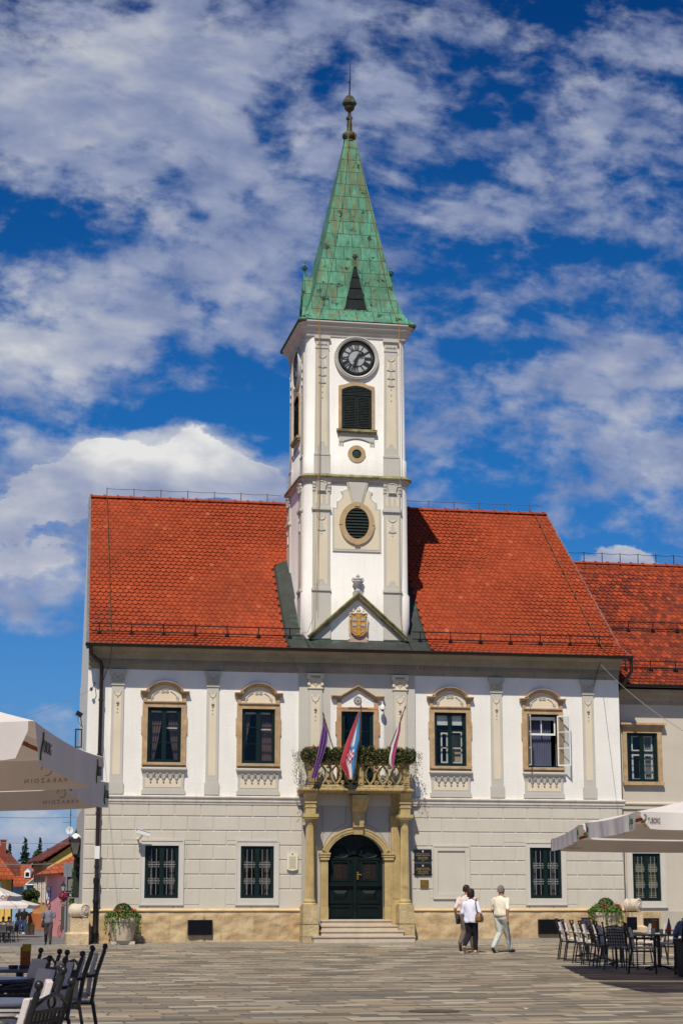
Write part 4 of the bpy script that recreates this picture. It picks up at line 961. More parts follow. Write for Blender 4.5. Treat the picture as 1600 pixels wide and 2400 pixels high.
# round window, oval window
g = MB(); g.ring(arc(0, 14.965, .275, 0, 360, 32)[:-1], arc(0, 14.965, .145, 0, 360, 32)[:-1], -.05, 0)
rw_ = part(g, 'round_window', mat('tan_sandstone', (.46, .32, .17), .85, .12, 5, 40, .004), smooth=30)
g = MB(); g.lathe([(.02, -.035), (.11, -.03), (.145, -.01)], (0, 0, 14.955), 24, 'y'); part(g, 'green_glass_disc', mat('murky_green_glass', (.03, .06, .05), .15, .3, 4, 20, 0, spec=.6), rw_)
g = MB(); g.ring(arc(0, 14.96, .145, 0, 360, 24)[:-1], arc(0, 14.96, .12, 0, 360, 24)[:-1], -.04, -.02); part(g, 'round_frame', GREEN, rw_, smooth=30)
half = [(.0, 11.90), (.75, 11.90), (.75, 13.25), (.63, 13.25), (.63, 13.45), (.56, 13.46), (.49, 13.52), (.455, 13.60), (.46, 13.70), (.50, 13.77), (.24, 13.86), (.0, 13.86)]
def inset(P, k):
    out = []
    for x, z in P: out.append((x*(1-k*1.5), 12.8+(z-12.8)*(1-k)) if x else (0, 12.8+(z-12.8)*(1-k)))
    return out
full = half+[(-x, z) for x, z in reversed(half[1:-1])]
g = MB(); g.prism(full, -.035, 0); ni = part(g, 'oval_window', GREYP, smooth=0)
hi = [(.0, 11.96), (.695, 11.96), (.695, 13.20), (.575, 13.20), (.575, 13.40), (.51, 13.43), (.44, 13.50), (.405, 13.60), (.41, 13.68), (.435, 13.735), (.22, 13.81), (0, 13.81)]
g = MB(); g.prism(hi+[(-x, z) for x, z in reversed(hi[1:-1])], -.042, -.03); part(g, 'cream_panel', CREAM, ni, smooth=0)
g = MB(); g.prism([(-.10, 13.36), (.12, 13.36), (.30, 14.06), (-.28, 14.06)], -.085, -.03); g.prism([(-.155, 13.36), (-.125, 13.36), (-.29, 14.06), (-.335, 14.06)], -.07, -.03); g.prism([(.145, 13.36), (.175, 13.36), (.355, 14.06), (.31, 14.06)], -.07, -.03); part(g, 'keystone', GREYP, ni, smooth=0)
g = MB(); g.ring(arc(0, 12.77, .545, 0, 360, 40, .655)[:-1], arc(0, 12.77, .375, 0, 360, 40, .485)[:-1], -.10, -.03)
g.box(-.08, .08, -.125, -.03, 13.30, 13.44); g.box(-.08, .08, -.12, -.03, 12.10, 12.17)
for a in (-1, 1): g.box(min(a*.46, a*.55), max(a*.46, a*.55), -.115, -.03, 12.72, 12.76)
part(g, 'oval_stone_ring', mat('tan_ring_stone', (.47, .33, .185), .85, .12, 5, 40, .004), ni, smooth=30)
g = MB(); g.face([(u, -.046, v) for u, v in arc(0, 12.77, .38, 0, 360, 32, .49)[:-1]])
part(g, 'dark_opening', DARK, ni)
g = MB(); z = 12.34
while z < 13.22:
    hw = .375*sqrt(max(.02, 1-((z+.03-12.77)/.485)**2))-.005; g.add([(-hw, -.095, z), (hw, -.095, z), (hw, -.05, z+.075), (-hw, -.05, z+.075)], [(0,1,2,3)]); z += .095
part(g, 'louvre_slats', SLAT, ni, smooth=0)
# pediment, urn, arms
g = MB(); g.sweepxz([(-1.42, 9.14), (.02, 10.42), (1.46, 9.14)], [(0, -.03), (0, -.12), (.04, -.14), (.05, -.20), (.10, -.22), (.115, -.26), (.15, -.27), (.165, -.03)])
part(g, 'pediment_moulding', MOSS, smooth=20)
g = MB(); g.box(-.13, .15, -.22, 0, 10.50, 10.64); g.lathe([(.11, 10.62), (.12, 10.66), (.07, 10.69), (.05, 10.74), (.10, 10.80), (.14, 10.90), (.16, 10.96), (.13, 10.99), (.15, 11.02), (.09, 11.05), (.05, 11.08), (.06, 11.12), (.03, 11.17), (.001, 11.19)], (.01, -.12, 0), 14)
for a in (-1, 1): g.tube([(.01+a*.14, -.12, 10.92), (.01+a*.18, -.12, 11.0), (.01+a*.15, -.12, 11.07), (.01+a*.09, -.12, 11.05)], .018, 5)
part(g, 'stone_urn', STONE)
g = MB(); n = 8
g.prism([(-.29, 9.10), (.33, 9.10), (.25, 9.22), (.22, 9.38), (.24, 9.5), (-.20, 9.5), (-.18, 9.38), (-.21, 9.22)], -.14, -.03)
ar = part(g, 'coat_of_arms', mat('pink_marble', (.50, .32, .26), .7, .15, 6, 40, .004), smooth=0)
g = MB(); sh = [(-.21, 9.95), (.25, 9.95), (.235, 9.75), (.26, 9.42), (.15, 9.30), (.02, 9.26), (-.11, 9.30), (-.22, 9.42), (-.195, 9.75)]
g.prism(sh, -.20, -.10); g.tube([(x, -.20, z) for x, z in sh[2:]+[sh[0]]], .014, 5); part(g, 'shield', mat('orange_brown_paint', (.45, .22, .045), .7, .15, 8, 40, .003), ar)
g = MB()
for x0 in (-.175, .085):
    for z0 in (9.74, 9.57): g.box(x0, x0+.13, -.215, -.19, z0, z0+.09)
g.prism([(-.17, 9.44), (-.06, 9.44), (-.06, 9.36)], -.212, -.19); g.prism([(.21, 9.44), (.10, 9.44), (.10, 9.36)], -.212, -.19); part(g, 'grey_inset', STONE, ar, smooth=0)
g = MB(); g.box(-.035, .075, -.225, -.19, 9.30, 9.93)
for i in range(5): g.box(-.045, .085, -.23, -.2, 9.36+.12*i, 9.375+.12*i)
part(g, 'tower_charge', mat('pale_orange_paint', (.52, .28, .06), .7, .15, 8, 40, .003), ar, smooth=0)
g = MB()
for x, z, r_ in ((.02, 10.06, .075), (.02, 10.12, .05), (-.13, 10.04, .04), (.17, 10.04, .04), (-.13, 10.09, .025), (.17, 10.09, .025)): g.sphere((x, -.17, z), r_, 8)
g.tube([(-.26, -.18, 9.93), (-.20, -.20, 9.98), (-.12, -.21, 9.95), (-.05, -.20, 9.99), (.02, -.2, 9.96), (.09, -.20, 9.99), (.16, -.21, 9.95), (.24, -.2, 9.98), (.30, -.18, 9.92)], .028, 6)
for a in (-1, 1): g.tube([(.02+a*.25, -.12, 9.9), (.02+a*.28, -.12, 9.75), (.02+a*.27, -.12, 9.6), (.02+a*.27, -.12, 9.45), (.02+a*.24, -.12, 9.35), (.02+a*.23, -.12, 9.25), (.02+a*.29, -.13, 9.17)], [.02, .035, .03, .035, .025, .02, .035], 6)
part(g, 'carved_mantling', VOLU, ar)
# spire
SP = [(19.14, 1.87), (19.18, 1.87), (19.30, 1.72), (19.50, 1.57), (19.8, 1.435), (20.3, 1.285), (21.55, 1.03), (23.93, .555), (25.9, .17)]
def spc(z): return .10*(z-19.2)/6.7
g = MB(); rings = []
for z, h in SP:
    cx = spc(z); P = []
    for a, b in ((-1, -1), (1, -1), (1, 1), (-1, 1)): P.append((cx+a*h, 1.6+b*h, z))
    rings.append(P)
g.loft(rings)
spi = part(g, 'copper_spire', COPPER, smooth=0)
g = MB(); g.loft([[(a*1.86, 1.6+b*1.86, z) for a, b in ((-1,-1),(1,-1),(1,1),(-1,1))] for z in (19.09, 19.145)])
part(g, 'dark_eaves_edge', mat('black_brown_edge', (.03, .02, .015), .7, .3, 5, 20, 0), spi, smooth=0)
g = MB(); cx = .10
g.lathe([(.17, 25.85), (.20, 25.88), (.19, 25.94), (.16, 25.96), (.20, 26.0), (.24, 26.06), (.24, 26.14), (.20, 26.19), (.13, 26.24), (.09, 26.27)], (cx, 1.6, 0), 14)
g.lathe([(.09, 26.25), (.085, 26.5), (.07, 26.66), (.11, 26.70), (.11, 26.76), (.06, 26.80), (.05, 26.98)], (cx, 1.6, 0), 12)
g.lathe([(.05, 26.96), (.10, 26.99), (.15, 27.04), (.17, 27.11), (.15, 27.14), (.20, 27.18), (.235, 27.22), (.235, 27.27), (.20, 27.29), (.19, 27.37), (.16, 27.40), (.15, 27.45), (.09, 27.52), (.03, 27.54)], (cx, 1.6, 0), 16)
fin = part(g, 'spire_finial', mat('brown_green_copper', (.060, .045, .025), .7, .5, 8, 40, .004, dirt=((.06, .20, .13), 4, .50, .8)), spi)
g = MB(); g.tube([(cx, 1.6, 27.5), (cx+.02, 1.6, 28.1), (cx+.03, 1.6, 28.75)], [.026, .018, .006], 6); g.sphere((cx, 1.6, 28.0), .035, 6); part(g, 'lightning_rod', BLACK, spi)
def dormer(face):
    if face == 'front': xf = lambda u, d, z: (u, 1.6-d, z)
    elif face == 'left': xf = lambda u, d, z: (-d+.03, 1.6-u, z)
    else: xf = lambda u, d, z: (d+.06, 1.6-u, z)
    g = MB(xf); zb, zt = 19.66, 21.12; hb, ht = .37, .055; d0 = 1.53
    fr_ = [(-hb, d0, zb), (hb, d0, zb), (ht, d0-.09, zt), (-ht, d0-.09, zt)]
    bk = [(-hb*1.15, 1.0, zb+.0), (hb*1.15, 1.0, zb), (ht, .9, zt+.03), (-ht, .9, zt+.03)]
    g.add(fr_+bk, [(0, 4, 7, 3), (1, 2, 6, 5), (3, 7, 6, 2)])
    g.tube([fr_[0], fr_[3]], .022, 5); g.tube([fr_[1], fr_[2]], .022, 5)
    d = part(g, 'spire_dormer', COPPER, spi, smooth=0)
    k = MB(xf); k.add([(-hb+.02, d0-.02, zb+.01), (hb-.02, d0-.02, zb+.01), (ht, d0-.11, zt-.02), (-ht, d0-.11, zt-.02)], [(0,1,2,3)])
    for i in range(1, 4):
        t = i/4; w_ = hb+(ht-hb)*t; k.box(-w_+.02, w_-.02, d0-.02-.09*t, d0-.09*t, zb+(zt-zb)*t-.01, zb+(zt-zb)*t+.01)
    part(k, 'dormer_louvre', COPF, spi, smooth=0)
    f2 = MB(xf); u0, d_ = 0, d0-.12
    c0 = xf(0, d_, 0); f2.xf = None
    f2.lathe([(.05, zt-.02), (.04, zt+.05), (.03, zt+.22), (.05, zt+.26), (.09, zt+.30), (.10, zt+.34), (.04, zt+.36), (.06, zt+.39), (.05, zt+.43), (.015, zt+.46), (.012, zt+.50), (.02, zt+.52), (.001, zt+.55)], (c0[0], c0[1], 0), 10)
    part(f2, 'dormer_finial', COPPER, spi)
for f_ in ('front', 'left', 'right'): dormer(f_)
g = MB()
def hang(pts, r=.008): g.tube(pts, r, 4)
hang([(.10, 1.45, 26.7), (-.25, .85, 24), (-.62, .45, 22.2), (-.95, .15, 20.6), (-1.18, -.12, 19.6), (-1.24, -.27, 19.15), (-1.24, -.30, 17), (-1.25, -.30, 14.2), (-1.28, -.28, 13), (-1.33, -.25, 10.9), (-1.38, -.25, 9.8), (-1.55, -.22, 9.35), (-1.9, -.15, 9.3)])
hang([(.14, 1.45, 26.7), (.55, .95, 24), (.85, .55, 22), (1.1, .1, 20.2), (1.27, -.16, 19.4), (1.31, -.28, 19.15), (1.31, -.30, 17), (1.31, -.30, 14.2), (1.31, -.25, 12), (1.28, -.25, 10.2), (1.35, -.22, 9.5), (1.6, -.15, 9.32)])
hang([(-1.20, -.24, 19.1), (-1.18, -.20, 17), (-1.2, -.22, 14.2), (-1.24, -.2, 12), (-1.26, -.2, 10)], .006)
part(g, 'hanging_rope', ROPE)
# ------------------------------------------------------------------ portal
def X3(px, py, Y): return at(px, py, Y)[0]

pw = MB(); cells(pw, -1.66, 1.66, .25, 4.5, [(-.92, .82, .25, 2.81)], -.06, .3) if False else None
m = MB()                                                  # wall inside the portal with arched opening
ax = -.05; aw = .85
def archloop(hw, zs, zt, n=16): return arched(hw, .88, zs, zt, n)
op = [(ax+x, z) for x, z in archloop(aw, 2.78, 3.38)]
m.face([(-1.66, -.05, .3), (-1.66, -.05, 4.5), (ax, -.05, 4.5)]+[(x, -.05, z) for x, z in op if x <= ax][0:]+[(ax-aw, -.05, .3)])
m.face([(1.66, -.05, .3), (1.66, -.05, 4.5), (ax, -.05, 4.5)]+[(x, -.05, z) for x, z in reversed([q for q in op if q[0] >= ax])]+[(ax+aw, -.05, .3)])
m.ring([(ax+x, z) for x, z in archloop(aw+.12, 2.78, 3.5)], op, -.04, .28)
part(m, 'portal_wall', mat('portal_grey_plaster', (.43, .40, .36), .9, .06, 1.5, 25, .004), smooth=0)
g = MB()                                                  # thin incised panels
for pts in ([(-1.05, 2.95), (-1.05, 4.30), (-.36, 4.30), (-.36, 3.72)]+[(ax+1.0*cos(radians(a)), 2.76+.95*sin(radians(a))) for a in (110, 125, 140, 155)], [(.96, 2.95), (.96, 4.30), (.27, 4.30), (.27, 3.72)]+[(ax+1.0*cos(radians(a)), 2.76+.95*sin(radians(a))) for a in (70, 55, 40, 25)]):
    g.tube([(x, -.055, z) for x, z in pts+[pts[0]]], .009, 4)
part(g, 'incised_panel', CORN)
g = MB()                                                  # archivolt, imposts, jambs
g.sweepxz([(ax+x, z) for x, z in reversed(archloop(aw, 2.82, 3.38))][1:-1], [(0, .05), (0, -.13), (.05, -.135), (.055, -.15), (.13, -.155), (.135, -.17), (.185, -.175), (.19, -.05)])
part(g, 'stone_archivolt', PORT, smooth=40)
for s_, a0, a1 in ((-1, ax-aw-.215, ax-aw+.0), (1, ax+aw, ax+aw+.235)):
    g = MB(); g.box(a0, a1, -.15, .05, 1.25, 2.62); g.box(a0-.01, a1+.01, -.17, .05, .86, 1.25)
    for u in (.25, .5, .75): x = a0+(a1-a0)*u; g.box(x-.012, x+.012, -.165, -.14, 1.3, 2.55)
    g.box(a0-.03, a1+.03, -.20, .05, 2.62, 2.69); g.box(a0-.05, a1+.05, -.22, .05, 2.70, 2.76); g.box(a0-.06, a1+.06, -.24, .05, 2.77, 2.83)
    part(g, 'door_jamb', PORT, smooth=0)
g = MB()                                                  # keystone console
zs = [(3.36, .14, .20), (3.62, .15, .24), (3.75, .17, .27), (4.0, .17, .24), (4.02, .205, .30), (4.15, .215, .42), (4.3, .23, .55), (4.42, .255, .62), (4.5, .255, .62)]
g.loft([[(-.005-w_, -.05, z), (-.005+w_, -.05, z), (-.005+w_, -d, z), (-.005-w_, -d, z)] for z, w_, d in zs]); g.box(-.18, .17, -.30, 0, 3.99, 4.03); g.box(-.17, .16, -.28, 0, 3.58, 3.62)
for a in (-.16, .15): g.tube([(a, -.42, 4.12), (a, -.52, 4.25), (a, -.60, 4.4)], .03, 6)
part(g, 'keystone_console', PORT, smooth=40)
# door leaves
g = MB()
y = .16
for a, b in ((ax-aw, ax-.02), (ax+.02, ax+aw)):
    w_ = b-a; c = (a+b)/2
    g.box(a, b, y, y+.06, .88, 2.72)
    g.frame(a+.08, b-.08, .98, 1.30, .05, y-.03, y); g.frame(a+.08, b-.08, 1.36, 1.86, .05, y-.03, y)
    g.add([(c-.22, y-.005, 1.48), (c+.22, y-.005, 1.48), (c+.22, y-.005, 1.74), (c-.22, y-.005, 1.74), (c-.12, y-.06, 1.57), (c+.12, y-.06, 1.57), (c+.12, y-.06, 1.65), (c-.12, y-.06, 1.65)], [(4,5,6,7),(0,1,5,4),(1,2,6,5),(2,3,7,6),(3,0,4,7)])
    g.box(a+.04, b-.04, y-.09, y, 1.86, 1.93); g.box(a+.07, b-.07, y-.06, y, 1.93, 1.98)
    g.frame(a+.13, b-.13, 2.0, 2.62, .07, y-.05, y); g.box(a+.1, b-.1, y-.07, y, 2.62, 2.69)
    g.tube([(c+.25*cos(pi*i/10), y-.03, 2.80+.22*sin(pi*i/10)) for i in range(11)], .03, 5); g.box(a+.1, b-.1, y-.03, y+.02, 2.74, 2.80)
    garland(g, c-.22, c+.22, 2.74, .06, y-.05, .03)
g.box(ax-.055, ax+.055, y-.06, y+.02, .90, 2.72); g.lathe([(.001, 1.35), (.06, 1.34), (.05, 1.25), (.03, 1.2)], (ax-.0, y-.05, 0), 8)
g.face([(x, y+.03, z) for x, z in [(ax+p[0], p[1]) for p in archloop(aw, 2.78, 3.38)] if z > 2.7])
door = part(g, 'entrance_door', DGREEN, smooth=0)
for c in (ax-.435, ax+.435):
    g = MB(); g.box(c-.24, c+.24, y-.012, y-.002, 2.06, 2.56); part(g, 'door_glass', DARK, door, smooth=0)
g = MB(); r_ = random.Random(4)
for c in (ax-.435, ax+.435):
    g.tube([(c, y-.025, 2.07), (c, y-.025, 2.55)], .007, 4)
    for i in range(5):
        for a in (-1, 1): g.tube([(c+a*(.05+.045*cos(t)), y-.025, 2.12+.095*i+.035*sin(t)) for t in [k*.8 for k in range(7)]], .005, 4)
part(g, 'door_grille', mat('old_bronze', (.08, .055, .03), .5, .3, 8, 40, 0, metal=.5), door)
g = MB(); g.box(ax+.06, ax+.11, y-.075, y-.06, 2.05, 2.28); g.tube([(ax+.085, y-.09, 2.2), (ax+.19, y-.10, 2.19)], .012, 5); part(g, 'door_handle', BRASS, door)
# steps
g = MB()
for i, (z, a, b, y0) in enumerate(((.895, -1.12, 1.05, -.16), (.745, -1.17, 1.16, -.46), (.595, -1.22, 1.24, -.76), (.445, -1.50, 1.50, -1.06))):
    g.box(a, b, y0-.03, .2-.002*i, z-.045, z); g.box(a+.02, b-.02, y0, .2-.003*i, z-.155 if i < 3 else .1, z-.045)
part(g, 'door_steps', STEP, smooth=0)
# columns and pedestals
def pcol(xc, Y):
    g = MB(); z0, z1 = 1.49, 3.66; n = 16
    rings = []
    for j in range(9):
        t = j/8; z = z0+(z1-z0)*t; r = .138-.026*t**1.6
        rings.append([((xc+(r if k % 2 else r*.88)*cos(2*pi*k/32)), Y+(r if k % 2 else r*.88)*sin(2*pi*k/32), z) for k in range(32)])
    g.loft(rings)
    c = part(g, 'portal_column', PORT, smooth=20)
    b = MB(); b.lathe([(.15, 1.50), (.155, 1.46), (.175, 1.44), (.18, 1.41), (.16, 1.385), (.19, 1.37), (.215, 1.345), (.215, 1.32), (.18, 1.30)], (xc, Y, 0), 20); b.box(xc-.22, xc+.22, Y-.22, Y+.20, 1.27, 1.325); part(b, 'column_base', PORT, c)
    k = MB(); k.lathe([(.115, 3.64), (.125, 3.67), (.115, 3.69), (.12, 3.74), (.16, 3.80), (.19, 3.84)], (xc, Y, 0), 20); k.box(xc-.225, xc+.225, Y-.225, Y+.2, 3.84, 3.93); k.box(xc-.205, xc+.205, Y-.205, Y+.2, 3.80, 3.845)
    k.box(xc-.15, xc+.15, Y-.15, Y+.2, 3.93, 4.12); k.box(xc-.17, xc+.17, Y-.17, Y+.2, 4.12, 4.16); k.box(xc-.15, xc+.15, Y-.15, Y+.2, 4.16, 4.25); k.box(xc-.18, xc+.18, Y-.18, Y+.2, 4.25, 4.29)
    k.loft([[(xc-w_, Y-w_-dd, z), (xc+w_, Y-w_-dd, z), (xc+w_, Y+.2, z), (xc-w_, Y+.2, z)] for z, w_, dd in ((4.29, .15, 0), (4.40, .155, .02), (4.5, .175, .10), (4.56, .18, .14))])
    part(k, 'column_capital', PORT, c)
    p = MB(); p.box(xc-.225, xc+.225, Y-.235, -.05, .78, 1.27); p.box(xc-.235, xc+.235, Y-.245, -.05, .42, .76); p.box(xc-.245, xc+.245, Y-.26, -.05, .15, .41)
    part(p, 'column_pedestal', mat('worn_pedestal_stone', (.47, .37, .20), .9, .25, 3, 14, .03, dirt=((.30, .18, .09), 2, .55, .7)), c, smooth=0)
YC = -.45
for px, a in ((725.5, 1), (948, -1)):
    xc = X3(px, 2020, YC); pcol(xc, YC)
    g = MB(); xi = xc+a*(.13 if a > 0 else .20); w_ = .13
    g.box(xi-w_, xi+w_, -.14, -.05, 1.35, 3.8)
    for u in (-.6, -.2, .2, .6): g.box(xi+w_*u-.018, xi+w_*u+.018, -.155, -.135, 1.5, 3.6)
    g.box(xi-w_-.03, xi+w_+.03, -.19, -.05, 3.74, 3.93); g.box(xi-w_+.01, xi+w_-.01, -.13, -.05, 3.93, 4.52); g.box(xi-w_-.02, xi+w_+.02, -.2, -.05, .2, 1.35)
    part(g, 'portal_pilaster', PORT, smooth=0)
# ------------------------------------------------------------------ balcony
YB = -.80
xa, xb = X3(709, 1851, YB-.06), X3(968, 1857, YB-.06)
g = MB(); prb = [(-.2, 4.53), (-.04, 4.535), (-.035, 4.57), (.0, 4.59), (.03, 4.61), (.03, 4.65), (-.02, 4.67), (-.05, 4.69), (-.2, 4.69)]
g.sweep([(xa, 0), (xa, YB), (xb, YB), (xb, 0)], prb); g.box(xa+.1, xb-.1, YB+.1, 0, 4.535, 4.685)
bal = part(g, 'balcony', BALC, smooth=20)
xl, xr = X3(724, 1790, YB+.08), X3(957, 1790, YB+.08)
g = MB(); g.sweep([(xl, 0), (xl, YB+.08), (xr, YB+.08), (xr, 0)], [(-.16, 4.69), (.03, 4.69), (.03, 4.73), (.0, 4.78), (-.16, 4.78)]); g.sweep([(xl, 0), (xl, YB+.08), (xr, YB+.08), (xr, 0)], [(-.17, 5.36), (.02, 5.36), (.05, 5.40), (.05, 5.46), (.0, 5.48), (-.17, 5.48)])
part(g, 'balustrade_rail', BALC, bal, smooth=20)
xm = X3(845, 1820, YB+.08)
for x, y in ((xl+.07, YB+.14), (xm, YB+.14), (xr-.07, YB+.14)):
    g = MB(); g.box(x-.09, x+.09, y-.085, y+.07, 4.78, 5.36); g.box(x-.055, x+.055, y-.10, y-.08, 4.84, 5.30); part(g, 'balustrade_post', BALC, bal, smooth=0)
def vesica(m, xc, zc, hw, hh, y, w_=.045):
    n = 10; R_ = (hw*hw+hh*hh)/(2*hw); a = math.asin(hh/R_)
    o = [(xc-R_+hw+R_*cos(t), zc+R_*sin(t)) for t in [-a+2*a*i/n for i in range(n+1)]]+[(xc+R_-hw-R_*cos(t), zc+R_*sin(t)) for t in [a-2*a*i/n for i in range(1, n)]]
    k = 1-w_/hw; inn = [(xc+(x-xc)*k, zc+(z-zc)*(1-w_*.8/hh)) for x, z in o]
    m.ring(o, inn, y-.05, y+.05)
for x0, x1 in ((xl+.17, xm-.09), (xm+.09, xr-.17)):
    w_ = (x1-x0)/3
    for i in range(3):
        g = MB(); c = x0+w_*(i+.5)
        vesica(g, c, 5.075, .165, .285, YB+.13, .06)
        for a in (-1, 1):
            if i+a in (0, 1, 2) or True:
                g.tube([(c+a*(.19-.05*cos(t)), YB+.13, 4.84+.05*sin(t)) for t in [k*.7 for k in range(8)]], .026, 5)
                g.tube([(c+a*(.19-.04*cos(t)), YB+.13, 5.31-.04*sin(t)) for t in [k*.7 for k in range(8)]], .02, 5)
        g.box(c-.05, c+.05, YB+.08, YB+.18, 4.78, 4.82)
        part(g, 'baluster', BALC, bal, smooth=40)
# ------------------------------------------------------------------ foliage tools
def leafmat(name, stops):
    m, T, b, tc = newmat(name); g = T.n('ShaderNodeNewGeometry')
    c = T.ramp(g.outputs['Random Per Island'], stops); T.l(c, b.inputs['Base Color']); b.inputs['Roughness'].default_value = .6; b.inputs['Specular IOR Level'].default_value = .25
    return m
LEAF = leafmat('ivy_leaves', [(0, (.022, .040, .010)), (.4, (.045, .075, .018)), (.8, (.085, .12, .03)), (1, (.14, .17, .05))])
LEAFB = leafmat('fresh_green_leaves', [(0, (.03, .07, .012)), (.4, (.07, .13, .02)), (.8, (.12, .20, .035)), (1, (.20, .27, .07))])
LEAFO = leafmat('olive_balcony_leaves', [(0, (.028, .035, .010)), (.4, (.055, .065, .018)), (.8, (.10, .105, .03)), (1, (.15, .14, .05))])
DLEAF = leafmat('dark_conifer_needles', [(0, (.006, .018, .012)), (.5, (.014, .035, .02)), (1, (.03, .06, .03))])
MLEAF = leafmat('birch_leaves', [(0, (.025, .05, .008)), (.5, (.05, .09, .015)), (1, (.10, .15, .03))])
FLOW = leafmat('red_geranium_petals', [(0, (.25, .008, .012)), (1, (.55, .02, .03))])
FLOP = leafmat('crimson_petunias', [(0, (.12, .005, .03)), (1, (.45, .03, .10))])
BARK = mat('brown_bark', (.10, .07, .045), .9, .3, 6, 30, .01)
def leaves(m, pts, size, rnd, up=.3):
    for p in pts:
        s = size*rnd.uniform(.6, 1.3); n = Vector((rnd.gauss(0, 1), rnd.gauss(0, 1)-.5, rnd.gauss(0, 1)+up)).normalized()
        t = n.cross(Vector((rnd.gauss(0, 1), rnd.gauss(0, 1), rnd.gauss(0, 1)))).normalized(); b = n.cross(t); P = Vector(p)
        m.add([tuple(P-t*s*.5), tuple(P+b*s*.34), tuple(P+t*s*.6), tuple(P-b*s*.34)], [(0,1,2,3)])
# flower boxes on the balcony
R1 = random.Random(11)
fx0, fx1 = X3(706, 1778, YB), X3(975, 1778, YB)
for nm, a, b in (('dense trailing hedge of small olive leaves along the left half of the balcony rail', fx0, xm-.05), ('dense trailing hedge of small olive leaves along the right half of the balcony rail', xm-.05, fx1)):
    fb = thing('balcony_flower_box', nm, 'flower box', ((a+b)/2, YB, 5.45), world=True, group='flower boxes on the balcony rail')
    g = MB(); g.box(max(a, xl)+.03, min(b, xr)-.03, YB+.02, YB+.24, 5.48, 5.66); part(g, 'planter_trough', BROWN, fb, smooth=0)
    g = MB(); P = []
    for i in range(5200):
        x = R1.uniform(a, b); hgt = .19+.03*sin(x*9)+.03*sin(x*23+1)
        edge = min(x-fx0, fx1-x); k = min(1, max(.25, edge/.15+.3))
        P.append((x, YB+.08+R1.uniform(-.20, .17)*k, 5.66+R1.uniform(-.24, hgt)*k+R1.uniform(-.05, .05)))
    leaves(g, P, .058, R1)
    P = []
    for i in range(16):                                    # trailing strands over the stone
        x = R1.uniform(a, b); l = R1.uniform(.1, .45); d_ = R1.uniform(-.03, .03)
        for k in range(int(l*40)): P.append((x+d_*k*.1+R1.uniform(-.02, .02), YB-.02-R1.uniform(0, .04), 5.5-k*.025))
    for s_, xe in ((-1, fx0), (1, fx1)):
        if (s_ < 0) == (a == fx0):
            for i in range(12):
                x = xe+s_*R1.uniform(-.05, .12); y = YB+R1.uniform(-.1, .5); l = R1.uniform(.3, 1.0)
                for k in range(int(l*34)): P.append((x+s_*.012*k*R1.random()*.6, y, 5.72-k*.029+R1.uniform(-.01, .01)))
            for i in range(10):
                x = xe+s_*.02
                for k in range(7): P.append((x+s_*.035*k, YB+.1+.02*i, 5.66+.06*sin(k*.6+i)+R1.uniform(-.1, .1)))
    leaves(g, P, .036, R1)
    part(g, 'foliage', LEAFO, fb, smooth=0)
    g = MB(); P = []
    cs = [(X3(728, 1760, YB), 5.86), (X3(737, 1759, YB), 5.87), (X3(722, 1765, YB), 5.82)] if a == fx0 else [(X3(935, 1762, YB), 5.84), (X3(944, 1763, YB), 5.84)]
    for cx, cz in cs: P += [(cx+R1.gauss(0, .025), YB+.05+R1.gauss(0, .03), cz+R1.gauss(0, .02)) for _ in range(30)]
    leaves(g, P, .045, R1); part(g, 'blossoms', FLOW, fb, smooth=0)
# ------------------------------------------------------------------ flags
def cloth(name, col, rough=.45, sheen=.3):
    m, T, b, tc = newmat(name); c = T.mix(1, col, T.mr(T.noise(tc.outputs['Object'], 3, 4), .3, .7, .8, 1.15), 'MULTIPLY'); T.l(c, b.inputs['Base Color']); b.inputs['Roughness'].default_value = rough; b.inputs['Sheen Weight'].default_value = sheen; return m
PURP, RED, WHT, BLU, GOLD, MAG, PINK = cloth('purple_satin', (.13, .025, .22)), cloth('crimson_satin', (.40, .012, .035)), cloth('white_satin', (.62, .58, .58)), cloth('blue_satin', (.035, .20, .45)), cloth('gold_fringe', (.45, .26, .07)), cloth('magenta_satin', (.38, .03, .13)), cloth('pale_pink_satin', (.62, .35, .36))
def interp(P, t):
    n = len(P)-1; k = min(int(t*n), n-1); u = t*n-k; return (P[k][0]+(P[k+1][0]-P[k][0])*u, P[k][1]+(P[k+1][1]-P[k][1])*u)
